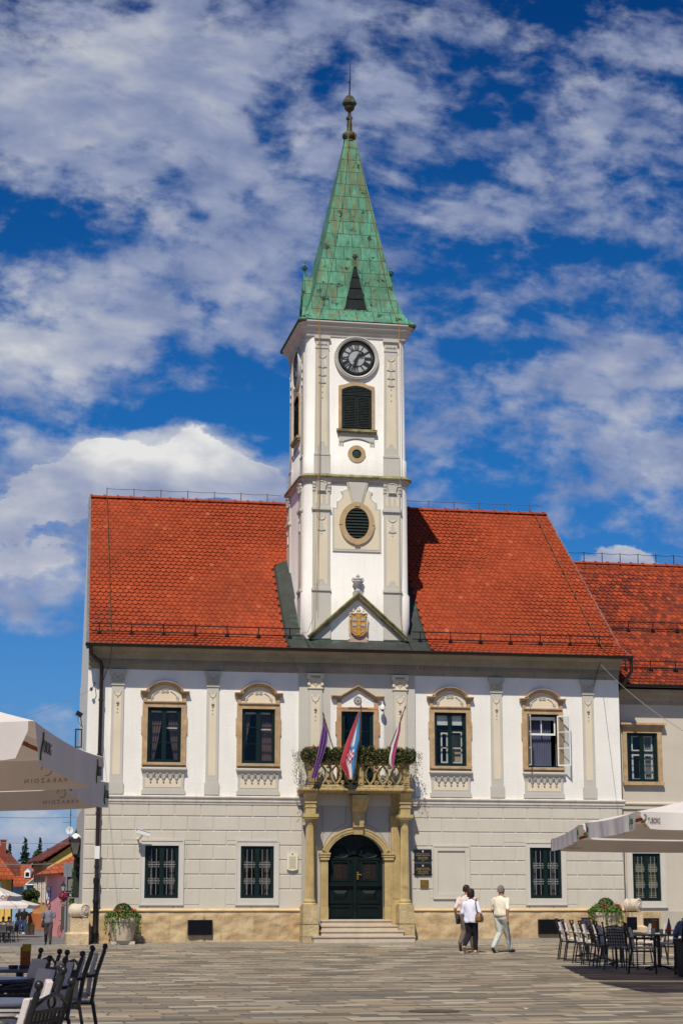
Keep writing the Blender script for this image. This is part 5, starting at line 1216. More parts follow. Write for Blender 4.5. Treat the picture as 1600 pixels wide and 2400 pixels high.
def flag(label, base, tip, Lp, Rp, bands, folds, amp, Y, pole_m, hem=True, emblem=None):
    B = at(base[0], base[1], YB+.12); Tt = at(tip[0], tip[1], Y)
    f = thing('flag', label, 'flag', B, world=True, group='flags on the balcony')
    g = MB(); g.tube([(B[0]+(B[0]-Tt[0])*.05, YB+.2, B[2]-.25), B, Tt], [.018, .018, .014], 8); p = part(g, 'flag_pole', pole_m, f)
    g = MB(); v = Vector(Tt)-Vector(B); v.normalize(); q = Vector(Tt)
    g.tube([tuple(q), tuple(q+v*.03), tuple(q+v*.07), tuple(q+v*.13)], [.02, .03, .018, .003], 8); part(g, 'pole_finial', BRASS, p)
    NU, NV = 40, 30; g = MB(); mats = [c for _, c in bands]+[GOLD]; vs = []
    for j in range(NV+1):
        t = j/NV; l, r = interp(Lp, t), interp(Rp, t)
        for i in range(NU+1):
            u = i/NU; w_ = .35+.65*t
            x, _, z = at(l[0]+(r[0]-l[0])*u, l[1]+(r[1]-l[1])*u, Y+.05)
            vs.append((x, Y+.10+amp*w_*sin(u*folds*2*pi+t*1.3)+amp*.5*sin(u*folds*5+2+t*3), z))
    g.v = vs
    for j in range(NV):
        for i in range(NU):
            u = (i+.5)/NU; k = 0
            while k < len(bands)-1 and u > bands[k][0]: k += 1
            if hem and (i == 0 or i == NU-1 or j == NV-1): k = len(bands)
            a = j*(NU+1)+i; g.f.append((a, a+1, a+NU+2, a+NU+1)); g.m.append(k)
    c = part(g, 'flag_cloth', mats, f, smooth=80)
    if emblem: emblem(c, vs, NU, NV)
def z2(x, y): return 700+x*280/1568, 1660+y*280/1568
def checker(c, vs, NU, NV):
    g = MB()
    def P(u, t, e=.012):
        i = u*NU; j = t*NV; i0, j0 = min(int(i), NU-1), min(int(j), NV-1); fu, fv = i-i0, j-j0
        a = [Vector(vs[(j0+dj)*(NU+1)+i0+di]) for dj in (0, 1) for di in (0, 1)]
        p = a[0]*(1-fu)*(1-fv)+a[1]*fu*(1-fv)+a[2]*(1-fu)*fv+a[3]*fu*fv
        return (p.x, p.y-e, p.z)
    g.m = []
    for j in range(5):
        for i in range(4):
            if j == 4 and i in (0, 3): continue
            u0, t0 = .33+.10*i, .46+.048*j; g.mi = (i+j) % 2
            g.add([P(u0, t0), P(u0+.05, t0), P(u0+.10, t0), P(u0+.10, t0+.048), P(u0+.05, t0+.048), P(u0, t0+.048)], [(0,1,2,3,4,5)])
    for i in range(4):
        u0 = .33+.10*i; g.mi = 2; g.add([P(u0, .452), P(u0+.1, .452), P(u0+.09, .41), P(u0+.05, .395), P(u0+.01, .41)], [(0,1,2,3,4)])
    g.build('checkered_shield', [RED, WHT, BLU], c, smooth=0)
WOODP = mat('varnished_flag_pole', (.22, .13, .05), .4, .15, 8, 40, 0)
flag('purple satin flag with gold hem hanging at the left end of the balcony', z2(470, 600), z2(328, 100), [z2(*p) for p in ((325, 100), (318, 220), (285, 400), (250, 600), (205, 780), (150, 955))], [z2(*p) for p in ((338, 100), (385, 300), (378, 440), (345, 580), (285, 740), (245, 935))], [(1, PURP)], 3, .055, YB-.28, WOODP, True)
flag('red white and blue striped flag with checkered shield, largest of the balcony flags', z2(812, 700), z2(815, 0), [z2(*p) for p in ((788, 45), (700, 260), (625, 450), (575, 610), (542, 740), (600, 830), (660, 935))], [z2(*p) for p in ((806, 45), (806, 260), (803, 430), (778, 560), (768, 660), (755, 800), (715, 940))], [(.38, RED), (.66, WHT), (1, BLU)], 2, .045, YB-.42, WOODP, True, checker)
flag('narrow white and magenta flag twisted round its pole at the right end of the balcony', z2(1155, 610), z2(1388, 10), [z2(*p) for p in ((1350, 100), (1305, 200), (1285, 330), (1225, 500), (1188, 650), (1190, 730), (1235, 800))], [z2(*p) for p in ((1382, 70), (1345, 180), (1338, 300), (1305, 450), (1280, 620), (1265, 720), (1248, 802))], [(.42, WHT), (.85, MAG), (1, PINK)], 2, .04, YB-.25, WOODP, True)
# ------------------------------------------------------------------ signs and devices on the facade
def plate(name, label, cat, x0, x1, z0, z1, m, group=None, d=.03, y=-.03):
    o = thing(name, label, cat, ((x0+x1)/2, y, z0), world=True, group=group)
    g = MB(); g.box(x0, x1, y-d, y, z0, z1); part(g, 'plate', m, o, smooth=0); return o, y-d
BLKG = mat('black_glass_plate', (.008, .007, .007), .12, .1, 5, 20, 0, spec=.6)
GOLDT = mat('gold_lettering', (.42, .30, .08), .5, .1, 9, 40, 0)
for lab, z0, z1, lines in (('black glass plaque with gold lettering, upper of the two beside the entrance', 2.57, 2.94, ('REPUBLIKA HRVATSKA', 'ŽUPANIJA VARAŽDINSKA', 'GRAD VARAŽDIN', 'GRADSKO VIJEĆE', 'Varaždin')),
                           ('black glass plaque with gold lettering, lower of the two beside the entrance', 2.17, 2.52, ('REPUBLIKA HRVATSKA', 'ŽUPANIJA VARAŽDINSKA', 'GRAD VARAŽDIN', 'GRADONAČELNIK', 'Varaždin'))):
    o, y = plate('plaque', lab, 'plaque', 1.715, 2.245, z0, z1, BLKG, 'black plaques by the entrance')
    g = MB()
    for i, s in enumerate(lines):
        zz = z1-.135-.045*i-(.012 if i > 1 else 0); text_mb(s, .040 if i < 4 else .028, g, lambda u, v, w_, zz=zz: (1.98+u, y-.003-w_, zz+v), .001)
    part(g, 'gold_lettering', GOLDT, o, smooth=0)
    g = MB(); g.prism([(1.96, z1-.035), (2.0, z1-.035), (2.0, z1-.075), (1.98, z1-.095), (1.96, z1-.075)], y-.004, y); part(g, 'small_shield', cloth('pinkish_white_enamel', (.75, .55, .58)), o, smooth=0)
o, y = plate('plaque', 'small square brass plate below the two black plaques', 'plaque', 1.90, 2.15, 1.82, 2.045, BRASS)
g = MB(); r_ = random.Random(8)
for c in ((2.03, 1.97), (2.08, 1.98), (1.99, 1.90), (2.07, 1.90), (2.0, 1.95)): g.sphere((c[0], y, c[1]), .016, 8)
g.tube([(2.06+.045*cos(t), y-.004, 1.965+.04*sin(t)) for t in [-.6+.3*i for i in range(9)]], .006, 4); part(g, 'relief_figures', BRASS, o)
o = thing('notice_board', 'ivory information board with rounded ends and small print left of the entrance', 'sign', (-1.95, -.05, 2.3), world=True)
g = MB(); bb = [(-2.11, 2.34), (-2.06, 2.32), (-1.95, 2.30), (-1.84, 2.32), (-1.79, 2.34), (-1.79, 2.79), (-1.84, 2.81), (-1.95, 2.83), (-2.06, 2.81), (-2.11, 2.79)]
g.prism(bb, -.09, -.03); part(g, 'board', mat('ivory_enamel', (.74, .68, .50), .5, .03, 5, 30, 0), o, smooth=0)
g = MB(); r_ = random.Random(2); z = 2.70
for i in range(17):
    hw = .11*r_.uniform(.8, 1); g.box(-1.95-hw, -1.95+hw, -.092, -.089, z, z+.006); z -= .021
g.box(-1.975, -1.925, -.092, -.089, 2.755, 2.805); part(g, 'small_print', mat('grey_ink', (.20, .18, .13), .7, .1, 5, 30, 0), o, smooth=0)
# cameras
cm = thing('security_camera', 'white box security camera on a wall bracket over the ground floor window', 'camera', (-6.4, -.05, 3.3), world=True)
g = MB(); rot = Matrix.Rotation(radians(10), 3, 'Z') @ Matrix.Rotation(radians(15), 3, 'Y')
p0 = at(335, 1953, -.38); g.rbox((p0[0], -.38, p0[2]), (.40, .14, .12), rot); g.rbox((p0[0]+.0, -.38, p0[2]+.07), (.44, .17, .015), rot); part(g, 'camera_housing', WPAINT, cm, smooth=0)
g = MB(); g.tube([(p0[0]-.02, -.38, p0[2]-.06), (p0[0]-.05, -.36, p0[2]-.13), (p0[0]-.09, -.2, p0[2]-.17), (p0[0]-.12, -.02, p0[2]-.16)], .025, 6); part(g, 'camera_bracket', WPAINT, cm)
dm = thing('dome_camera', 'white dome camera hanging from an arm beside the balcony window', 'camera', (.82, -.1, 7.1), world=True)
p0 = at(896, 1659, -.30); g = MB(); g.lathe([(.001, p0[2]+.10), (.04, p0[2]+.09), (.075, p0[2]+.04), (.085, p0[2]-.02), (.08, p0[2]-.06)], (p0[0], -.30, 0), 14); g.tube([(p0[0], -.3, p0[2]+.08), (p0[0], -.3, p0[2]+.16), (p0[0], -.08, p0[2]+.2)], .018, 6); part(g, 'camera_housing', WPAINT, dm)
g = MB(); g.sphere((p0[0], -.30, p0[2]-.06), .055, 10); part(g, 'smoked_dome', BLKG, dm)
# corner volutes on stone blocks
def volute(label, xc, w, yf, z0, side):
    o = thing('stone_volute', label, 'carved stone', (xc, yf, z0), world=True, group='volutes at the two front corners')
    g = MB(); x0, x1 = xc-w, xc+w
    g.box(x0, x1, yf, .6, z0+.30, z0+.72); g.box(x0-.03*0-.10*(side < 0), x1+.10*(side > 0), yf-.12, .6, z0-.15, z0+.28)
    g.loft([[(x0-.10*(side < 0), yf-.12, z0+.28), (x1+.10*(side > 0), yf-.12, z0+.28), (x1+.10*(side > 0), .6, z0+.28), (x0-.1*(side < 0), .6, z0+.28)], [(x0, yf, z0+.34), (x1, yf, z0+.34), (x1, .6, z0+.34), (x0, .6, z0+.34)]])
    part(g, 'stone_block', mat('weathered_volute_block', (.58, .45, .28), .9, .25, 2, 15, .03, dirt=((.22, .15, .09), 2.5, .55, .8)), o, smooth=0)
    g = MB(); c = (0, yf+.22, z0+.93); ca, sa = cos(radians(-52)), sin(radians(-52)); g.xf = lambda x_, y_, z_: (xc+(x_-xc)*ca-(y_-yf-.22)*sa, yf+.22+(x_-xc)*sa+(y_-yf-.22)*ca, z_)
    prof = [(.001, x0-.02), (.07, x0-.03), (.08, x0), (.12, x0), (.14, x0+.02), (.17, x0), (.205, x0+.01), (.21, x0+.05)]
    n = 6; L_ = x1-x0-.1
    for i in range(n): prof += [(.165, x0+.07+L_*(i+.1)/n), (.19, x0+.07+L_*(i+.55)/n)]
    prof += [(.21, x1-.03), (.17, x1), (.14, x1-.02), (.12, x1), (.08, x1), (.07, x1+.03), (.001, x1+.02)]
    g.lathe(prof, c, 20, 'x'); g.xf = None; g.box(x0+.06, x1-.06, yf+.35, .5, z0+.72, z0+1.0); part(g, 'scroll', VOLU, o, smooth=35)
volute('cream stone scroll on a worn block at the left corner of the town hall', -8.13, .26, -.62, .23, -1)
volute('cream stone scroll on a block at the right corner half behind the planter', 8.42, .22, -.5, .38, 1)
# planters
def planter(label, x, y, z, s=1.0, flower=1):
    o = thing('stone_planter', label, 'planter', (x, y, z), group='round planters in front of the facade'); R_ = random.Random(int(x*10)+5)
    g = MB(); g.box(-.34, .34, -.20, .20, 0, .09); part(g, 'plinth_slab', STEP, o, smooth=0)
    g = MB(); g.lathe([(.26, .09), (.30, .11), (.34, .3), (.385, .55), (.40, .62), (.43, .64), (.44, .70), (.41, .72), (.37, .70), (.36, .6)], (0, 0, 0), 22); part(g, 'pot', mat('rain_streaked_concrete_pot', (.56, .46, .33), .9, .15, 3, 30, .006, streak=.8), o)
    g = MB(); P = []
    for i in range(1700):
        a = R_.uniform(0, 2*pi); r = .50*sqrt(R_.random())*(1+.1*sin(3*a)); h = .27*(1-(r/.55)**2)
        P.append((r*cos(a), r*sin(a), .74+h*R_.uniform(.3, 1.1)+R_.uniform(-.05, .05)))
    for i in range(30):
        a = R_.uniform(0, 2*pi); l = R_.uniform(.15, .6)
        for k in range(int(l*50)): P.append(((.47+R_.uniform(-.03, .06))*cos(a+.002*k), (.47+R_.uniform(-.03, .06))*sin(a), .74-k*.02))
    leaves(g, P, .055, R_); part(g, 'foliage', LEAFB, o, smooth=0)
    g = MB(); P = [(r_*cos(a)*.24, r_*sin(a)*.24, .93+.22*sqrt(max(0, 1-r_*r_))*R_.uniform(.85, 1)) for r_, a in [(sqrt(R_.random()), R_.uniform(0, 6.3)) for _ in range(500)]]; leaves(g, P, .05, R_); part(g, 'clipped_bush', LEAF, o, smooth=0)
    g = MB(); P = []
    for cx, cz in ((-.18, .95), (-.13, .90), (.24, .96), (.30, .92)): P += [(cx+R_.gauss(0, .03), -.30+R_.gauss(0, .04), cz+R_.gauss(0, .03)) for _ in range(22)]
    leaves(g, P, .045, R_); part(g, 'blossoms', FLOW, o, smooth=0)
    return o
planter('flower planter with trailing ivy and red geraniums left of the basement grille', -6.92, -.70, gz(-6.9, -.7))
planter('flower planter behind the cafe chairs by the right corner scroll', 7.38, -.80, gz(7.4, -.8)+.05)
# ------------------------------------------------------------------ neighbouring house on the right
NB = thing('neighbour_house', 'lower greyish house with mottled old red tile roof adjoining the town hall on the right', 'house', (11, .6, .4), world=True)
YN = .6; NX0, NX1 = 8.05, 19.0
NG = mat('warm_grey_render', (.56, .50, .41), .92, .06, 1.2, 25, .004, dirt=((.36, .30, .22), 1.4, .62, .4))
g = MB(); nh = [(8.66, 9.66, 5.06, 6.57), (8.73, 9.63, 1.43, 2.87), (12.0, 13.0, 5.06, 6.57), (12.05, 12.95, 1.43, 2.87), (15.2, 16.2, 5.06, 6.57), (15.2, 16.2, 1.43, 2.87)]
cells(g, NX0, NX1, 0, 7.95, nh, YN, YN+.25); g.face([(NX1, YN, 0), (NX1, YN, 7.95), (NX1, 9.5, 7.95), (NX1, 9.5, 0)]); g.face([(NX1, YN, 7.9), (NX1, 9.5, 7.9), (NX1, 4.7, 12.5)])
g.face([(NX0, 9.5, 0), (NX1, 9.5, 0), (NX1, 9.5, 7.95), (NX0, 9.5, 7.95)])
part(g, 'wall', NG, NB, smooth=0)
g = MB(); g.box(NX0, NX1, YN-.05, YN, .1, 1.12); part(g, 'render_plinth', mat('beige_render_plinth', (.46, .42, .34), .9, .08, 2, 25, .004), NB, smooth=0)
g = MB(); g.box(8.75, 9.56, YN-.09, YN-.04, .2, 1.10); part(g, 'stone_plinth', PLI, NB, smooth=0)
g = MB(); g.box(8.86, 9.5, YN-.12, YN-.08, .45, .92); part(g, 'basement_grille', BLACK, NB, smooth=0)
g = MB(); g.sweep([(8.2, YN), (NX1, YN)], [(0, 7.45), (.04, 7.47), (.05, 7.58), (.14, 7.63), (.18, 7.75), (.34, 7.80), (.36, 7.9), (0, 7.95)]); part(g, 'eaves_cornice', CORN, NB, smooth=30)
g = MB(); g.sweep([(8.2, YN), (NX1, YN)], [(0, 4.20), (.05, 4.22), (.05, 4.32), (.09, 4.36), (.09, 4.40), (0, 4.44)]); part(g, 'string_course', NG, NB, smooth=30)
RN = [(.10, 8.02), (.6, 8.36), (4.7, 12.62)]
def rz2(y): return roofz(y, RN)
g = MB(); tiled(g, RN, lambda y: 8.05-.02*y, lambda y: 19.1, skip=lambda x, y: x > 14.5 or x < vr(y)-.3, rnd=random.Random(9)); nr = part(g, 'tiled_roof', TILE2, NB, smooth=0)
g = MB(); g.add([(8.0, .1, 8.0), (19.1, .1, 8.0), (19.1, .6, 8.34), (7.6, .6, 8.34), (19.1, 4.7, 12.6), (7.3, 4.7, 12.6), (19.1, 9.6, 7.9), (7.0, 9.6, 7.9)], [(0,1,2,3), (3,2,4,5), (5,4,6,7)]); part(g, 'roof_deck', TILE2, nr, smooth=0)
g = MB(); ridge(g, 7.9, 19.1, 4.7, 12.68, .42, .08); g.box(7.8, 19.1, 4.46, 4.52, 12.44, 12.47); part(g, 'ridge_tiles', TILE, nr)
g = MB(); g.loft([[(7.95, 4.36, 12.31), (7.95, 4.66, 12.62)], [(19.1, 4.36, 12.31), (19.1, 4.66, 12.62)]], False, False); part(g, 'ridge_flashing', TILE, nr)
g = MB(); x = 8.15; pts = []
while x < 18: pts.append((x, 4.7, 13.02)); g.tube([(x, 4.7, 12.6), (x, 4.7, 13.04)], .014, 5); pts.append((x+.32, 4.7, 12.99)); x += .64
g.tube(pts, .008, 4); part(g, 'lightning_conductor', BLACK, NB)
g = MB(); gutter(g, [(8.3, .06, 8.02), (19.1, .06, 8.02)]); part(g, 'roof_gutter', BROWN, NB)
part(snow_rail(8.5, 14, .75, .83, RN), 'snow_guard_rail', BLACK, NB); part(snow_rail(8.3, 14, 2.15, .83, RN), 'snow_guard_rail', BLACK, NB)
ng = 0
for xc in (9.16, 12.5, 15.7):
    fr = MB(); gl = MB(); x0, x1, z0, z1 = xc-.5, xc+.5, 5.06, 6.57
    fr.frame(x0, x1, z0, z1, .045, YN, YN+.1); fr.box(xc-.025, xc+.025, YN, YN+.1, z0+.045, z1-.045)
    for a, b in ((x0+.04, xc-.02), (xc+.02, x1-.04)): pane_grid(fr, gl, a, b, z0+.04, z1-.04, YN+.03, zs=[5.98, 5.55], w=.05, bar=.024)
    wf = part(fr, 'window', GREEN, NB, smooth=0); part(gl, 'window_pane', GLASS, wf, smooth=0)
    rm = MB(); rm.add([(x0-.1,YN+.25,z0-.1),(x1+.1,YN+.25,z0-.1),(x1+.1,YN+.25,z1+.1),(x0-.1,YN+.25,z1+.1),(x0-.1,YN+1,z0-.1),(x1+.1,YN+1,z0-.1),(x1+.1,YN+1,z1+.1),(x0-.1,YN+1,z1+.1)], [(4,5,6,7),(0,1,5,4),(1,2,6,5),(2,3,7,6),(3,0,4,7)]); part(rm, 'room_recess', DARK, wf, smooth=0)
    b_ = MB()
    for a, b in ((x0+.22, xc+.02), (xc+.10, x1-.10)):
        b_.frame(a, b, 5.12, 5.92, .05, YN+.16, YN+.19); b_.frame(a, b, 6.02, 6.5, .04, YN+.16, YN+.19)
    part(b_, 'inner_window', WPAINT, wf, smooth=0)
    cu = MB(); drape(cu, xc, x1-.05, z1-.1, z0, xc, x1-.05, YN+.22, 7, .015); part(cu, 'curtain', mat('grey_curtain', (.22, .21, .22), .9, .1, 3, 20, 0), wf)
    s = MB(); s.ring([(x0-.13,z0-.02),(x1+.14,z0-.02),(x1+.14,z1+.10),(x0-.13,z1+.10)], [(x0,z0),(x1,z0),(x1,z1),(x0,z1)], YN-.06, YN)
    s.box(x0-.14, x1+.14, YN-.08, YN, z1+.10, z1+.16); s.box(x0-.18, x1+.19, YN-.14, YN, z1+.16, z1+.24); s.box(x0-.22, x1+.25, YN-.20, YN, z1+.24, z1+.30); s.box(x0-.15, x1+.16, YN-.13, YN, z0-.11, z0-.02)
    part(s, 'stone_surround', SAND, wf, smooth=0)
    ground_window(xc+.02, NB, .45, 1.43, 2.87, YN, True)
# ------------------------------------------------------------------ people
def cap_(m, a, b, ra, rb, n=10, flat=1.0, ax=None):
    """tapered limb with rounded ends; flat squashes it along the body's depth"""
    A, B = Vector(a), Vector(b); t = (B-A); L = t.length; t.normalize(); X = Vector((1, 0, 0)) if ax is None else ax
    if abs(t.dot(X)) > .9: X = Vector((0, 0, 1))
    u = (X-t*X.dot(t)).normalized(); v = t.cross(u); rings = []
    for k in range(4): q = pi/2*(1-k/3.0); rings.append((A-t*ra*sin(q), ra*cos(q)+1e-3))
    for k in range(1, 4): f = k/4; rings.append((A+t*L*f, ra+(rb-ra)*f))
    for k in range(4): q = pi/2*k/3.0; rings.append((B+t*rb*sin(q), rb*cos(q)+1e-3))
    m.loft([[tuple(c+u*r*cos(2*pi*i/n)+v*r*flat*sin(2*pi*i/n)) for i in range(n)] for c, r in rings])
def torso(m, rings, n=16):                               # rings (x, y, z, half width, half depth)
    m.loft([[(x+w_*cos(2*pi*i/n)*(1-.0*abs(sin(2*pi*i/n))), y+d_*sin(2*pi*i/n), z) for i in range(n)] for x, y, z, w_, d_ in rings])
def solid(m, name, mtl, parent, vox=.016, sm=6):
    o = m.build(name, mtl, parent, smooth=180)
    r = o.modifiers.new('r', 'REMESH'); r.mode = 'VOXEL'; r.voxel_size = vox; r.use_smooth_shade = True
    s = o.modifiers.new('s', 'SMOOTH'); s.factor = .5; s.iterations = sm
    return bake(o)
SKIN = mat('tanned_skin', (.36, .17, .10), .6, .08, 8, 60, 0); SKIN2 = mat('skin', (.46, .26, .18), .6, .08, 8, 60, 0)
def clothm(n, c, **k): return mat(n, c, .92, .10, 6, 14, .008, **k)
def person(label, loc, rz, pose, mats, hair, extras=None, H=1.75, female=False, vox=.016, group=None):
    """faces +Y in its own frame. pose: hips, legs (knee, ankle), arms (elbow, wrist), head turn"""
    o = thing('person', label, 'person', loc, rz, group)
    k = H/1.75; S = lambda p: (p[0]*k, p[1]*k, p[2]*k)
    hipz = pose.get('hip', .92); lean = pose.get('lean', .0); sx = .175 if female else .20
    neck = (0, lean*1.2, hipz+.53); shz = hipz+.46
    hd = (0, lean*1.35+.02, hipz+.678)
    sk = MB(); skin, top, bot, shoe, hairm = mats
    # head: skull, jaw, nose, ears
    ht = pose.get('turn', 0); Rm = Matrix.Rotation(ht, 3, 'Z')
    def hp(x, y, z): q = Rm@Vector((x, y, z)); return S((hd[0]+q.x, hd[1]+q.y, hd[2]+q.z))
    h = MB()
    h.loft([[hp(w_*cos(a), d0+d_*sin(a), z) for a in [2*pi*i/14 for i in range(14)]] for z, w_, d_, d0 in ((-.115, .025, .03, .045), (-.10, .045, .055, .03), (-.06, .062, .080, .008), (-.01, .072, .092, 0), (.04, .076, .098, -.005), (.08, .068, .088, -.008), (.105, .045, .06, -.01), (.118, .01, .015, -.01))])
    sk.add(h.v, h.f)
    cap_(sk, hp(0, .085, .012), hp(0, .108, -.022), .009*k, .014*k, 8)
    cap_(sk, hp(-.02, .088, -.055), hp(.02, .088, -.055), .009*k, .009*k, 6)
    for s in (-1, 1): cap_(sk, hp(s*.076, -.005, .015), hp(s*.074, 0, -.02), .014*k, .010*k, 6)
    cap_(sk, S((neck[0], neck[1], neck[2]-.06)), S((hd[0], hd[1]-.012, hd[2]-.04)), .064*k, .058*k)
    for s in (-1, 1): cap_(sk, S((s*.03, neck[1]-.01, neck[2]+.0)), S((s*.12, neck[1]-.005, neck[2]-.065)), .045*k, .045*k)
    torso(sk, [(0, y*1.0, z, w_, d_) for y, z, w_, d_ in [(S((0, a, b))[1], b*k, c*k, d*k) for a, b, c, d in ((0, hipz-.06, .13, .09), (0, hipz+.05, .15, .10), (lean*.4, hipz+.20, .13, .09), (lean*.8, hipz+.36, .16, .10), (lean, hipz+.46, .15, .085), (lean*1.15, hipz+.50, .07, .06))]])
    legs = pose['legs']; arms = pose['arms']; lt = MB(); st = MB(); sh = MB()
    for s, (kn, an) in zip((-1, 1), legs):
        hip = (s*.09, 0, hipz-.03); cap_(sk, S(hip), S(kn), .078*k, .052*k); cap_(sk, S(kn), S(an), .05*k, .035*k)
        if pose.get('sit') is None or True:
            cap_(lt, S(hip), S(kn), .105*k, .082*k, 12); cap_(lt, S(kn), S((an[0], an[1], an[2]+.03)), .080*k, .064*k, 12)
        fy = pose.get('toe', (0, 0))[0 if s < 0 else 1]
        ft = (an[0]+s*.015, an[1]+.15*cos(fy), an[2]-.055+.15*sin(fy)); hl = (an[0], an[1]-.035*cos(fy), an[2]-.055-.035*sin(fy))
        cap_(sh, S(hl), S(ft), .042*k, .036*k, 10, 1.0); cap_(sh, S((an[0], an[1], an[2]-.0)), S(hl), .042*k, .042*k, 8)
    torso(lt, [(0, y, z, w_, d_) for y, z, w_, d_ in [(0, (hipz-.09)*k, .155*k, .115*k), (0, (hipz+.02)*k, (.175 if female else .165)*k, .125*k), (lean*.2*k, (hipz+.09)*k, .15*k, .11*k)]])
    for s, (sd_, el, wr) in zip((-1, 1), arms):
        shp = (s*(sx-.005), lean, shz-.025)
        cap_(sk, S(shp), S(el), .05*k, .04*k); cap_(sk, S(el), S(wr), .039*k, .027*k)
        d = (Vector(wr)-Vector(el)).normalized(); w0 = Vector(wr)
        side = Vector((0, 1, 0)) if abs(d.y) < .8 else Vector((0, 0, 1)); side = (side-d*side.dot(d)).normalized(); inn = d.cross(side)*(-s)
        cap_(sk, S(tuple(w0+d*.02)), S(tuple(w0+d*.075)), .030*k, .034*k, 8, .55, side)
        for f_ in range(4):
            b0 = w0+d*.085+side*(-.030+.020*f_); l = (.075, .085, .080, .062)[f_]; b1 = b0+d*l*.5+inn*.010; b2 = b1+d*l*.42+inn*.022
            cap_(sk, S(tuple(b0)), S(tuple(b1)), .0095*k, .009*k, 6); cap_(sk, S(tuple(b1)), S(tuple(b2)), .009*k, .0075*k, 6)
        t0 = w0+d*.035+side*.033; cap_(sk, S(tuple(t0)), S(tuple(t0+d*.045+side*.026+inn*.012)), .011*k, .009*k, 6)
        cut = pose.get('sleeve', .9); e2 = Vector(shp)+(Vector(el)-Vector(shp))*cut
        cap_(st, S(shp), S(tuple(e2)), .066*k, .064*k, 12)
    tl = pose.get('shirt', .02); wd = pose.get('loose', 1.0)
    torso(st, [(0, y*k, z*k, w_*k*wd, d_*k*wd) for y, z, w_, d_ in ((0, hipz+tl, .170, .13), (0, hipz+tl+.05, .185, .145), (lean*.4, hipz+.20, .175, .135), (lean*.8, hipz+.34, .195, .135), (lean, hipz+.42, .205, .12), (lean*1.05, hipz+.475, .165, .098), (lean*1.1, hipz+.515, .095, .078), (lean*1.1, hipz+.54, .07, .066))])
    solid(sk, 'body', skin, o, vox*.75, 3)
    def folds(ob, amp):
        for v in ob.data.vertices:
            q = v.co; n_ = MN.fractal(Vector((q.x*5+3, q.y*5, q.z*4.5+q.x*7)), .9, 2.0, 2); v.co = q+v.normal*(amp*n_)
        ob.data.update()
    folds(solid(lt, 'trousers', bot, o, vox, 5), .014*k); solid(sh, 'shoes', shoe, o, vox*.8, 3); folds(solid(st, 'shirt', top, o, vox, 5), .017*k)
    hr = MB()
    for z, w_, d_, d0 in (): pass
    q = []
    lowz = {'short': -.055, 'bob': -.09, 'long': -.20}[hair]; th = {'short': .006, 'bob': .022, 'long': .02}[hair]
    for z in [lowz+(.02+.112+th-lowz)*sin(pi/2*i/12) for i in range(13)]:
        f = sqrt(max(.002, 1-((z-.02)/(.112+th))**2)) if z > .02 else (1 if z > -.05 else 1-.9*(-.05-z))
        yb = -.012; fr_ = (.045 if z < .055 else .085) if hair != 'short' else (.02 if z < .05 else .10)
        ring = []
        for i in range(16):
            a = 2*pi*i/16; x = (.078+th)*f*cos(a); y = yb+(.100+th)*f*sin(a); ring.append(hp(x, min(y, fr_*f+.01) if z < .1 else y, z))
        q.append(ring)
    hr.loft(q); solid(hr, 'hair', hairm, o, vox*.8, 3)
    if female or hair != 'short': pass
    e = MB()
    for s in (-1, 1): e.sphere(hp(s*.030, .088, .012), .010*k, 8); e.box(*[v for v in (0, 0, 0, 0, 0, 0)]) if False else None
    e.build('eyes', DARK, o)
    if extras: extras(o, S, hipz)
    return o
HB = mat('dark_brown_hair', (.022, .012, .008), .6, .3, 20, 60, .004); HG = mat('grey_hair', (.20, .16, .14), .7, .3, 20, 60, .003); HK = mat('black_hair', (.01, .008, .007), .6, .3, 20, 60, .003)
SHB = mat('brown_leather_shoes', (.10, .045, .015), .5, .2, 8, 40, 0); SHK = mat('dark_shoes', (.02, .015, .013), .5, .2, 8, 40, 0); SHT = mat('tan_sole_shoes', (.50, .33, .18), .6, .1, 8, 40, 0)
def place(px, d, py=None):
    x, y = cf(px, d); return (x, y, gz(x, y))
def strap_bag(col, side, zc, size, strap=True):
    def f(o, S, hz):
        b = MB(); x = side*.235; w_, d_, h_ = size
        b.loft([[(x-w_*t, -.02-d_*t2, z), (x+w_*t, -.02-d_*t2, z), (x+w_*t, -.02+d_*t2, z), (x-w_*t, -.02+d_*t2, z)] for z, t, t2 in ((zc-h_, .8, .8), (zc-h_*.7, 1, 1), (zc, 1, .95), (zc+h_*.8, .7, .6), (zc+h_, .4, .4))])
        bg_ = solid(b, 'bag', col, o, .014, 3)
        if strap:
            s = MB(); s.tube([(x, -.10, zc+h_*.8), (side*.21, -.13, hz+.2), (side*.17, -.12, hz+.40), (side*.15, -.02, hz+.50), (side*.18, .10, hz+.40), (side*.22, .11, hz+.1), (x, .08, zc+h_*.7)], .014, 5); part(s, 'bag_strap', SHK, o)
    return f
walkR = dict(hip=.93, lean=.01, legs=[((-.07, .02, .50), (-.07, -.30, .135)), ((.07, .19, .50), (.08, .34, .09))], toe=(-.6, .1), arms=[(0, (-.27, .04, 1.11), (-.25, .16, .88)), (0, (.27, -.12, 1.12), (.28, -.14, .88))], sleeve=.92, shirt=.0, loose=1.12, turn=-.35)
x, y, z = place(1173, 51.6)
person('older grey haired man in cream short sleeved shirt and pale trousers walking away alone', (x, y, z), radians(-46), walkR, (SKIN, clothm('cream_shirt', (.80, .72, .55)), clothm('pale_grey_trousers', (.50, .52, .46)), SHK, HG), 'short', H=1.77)
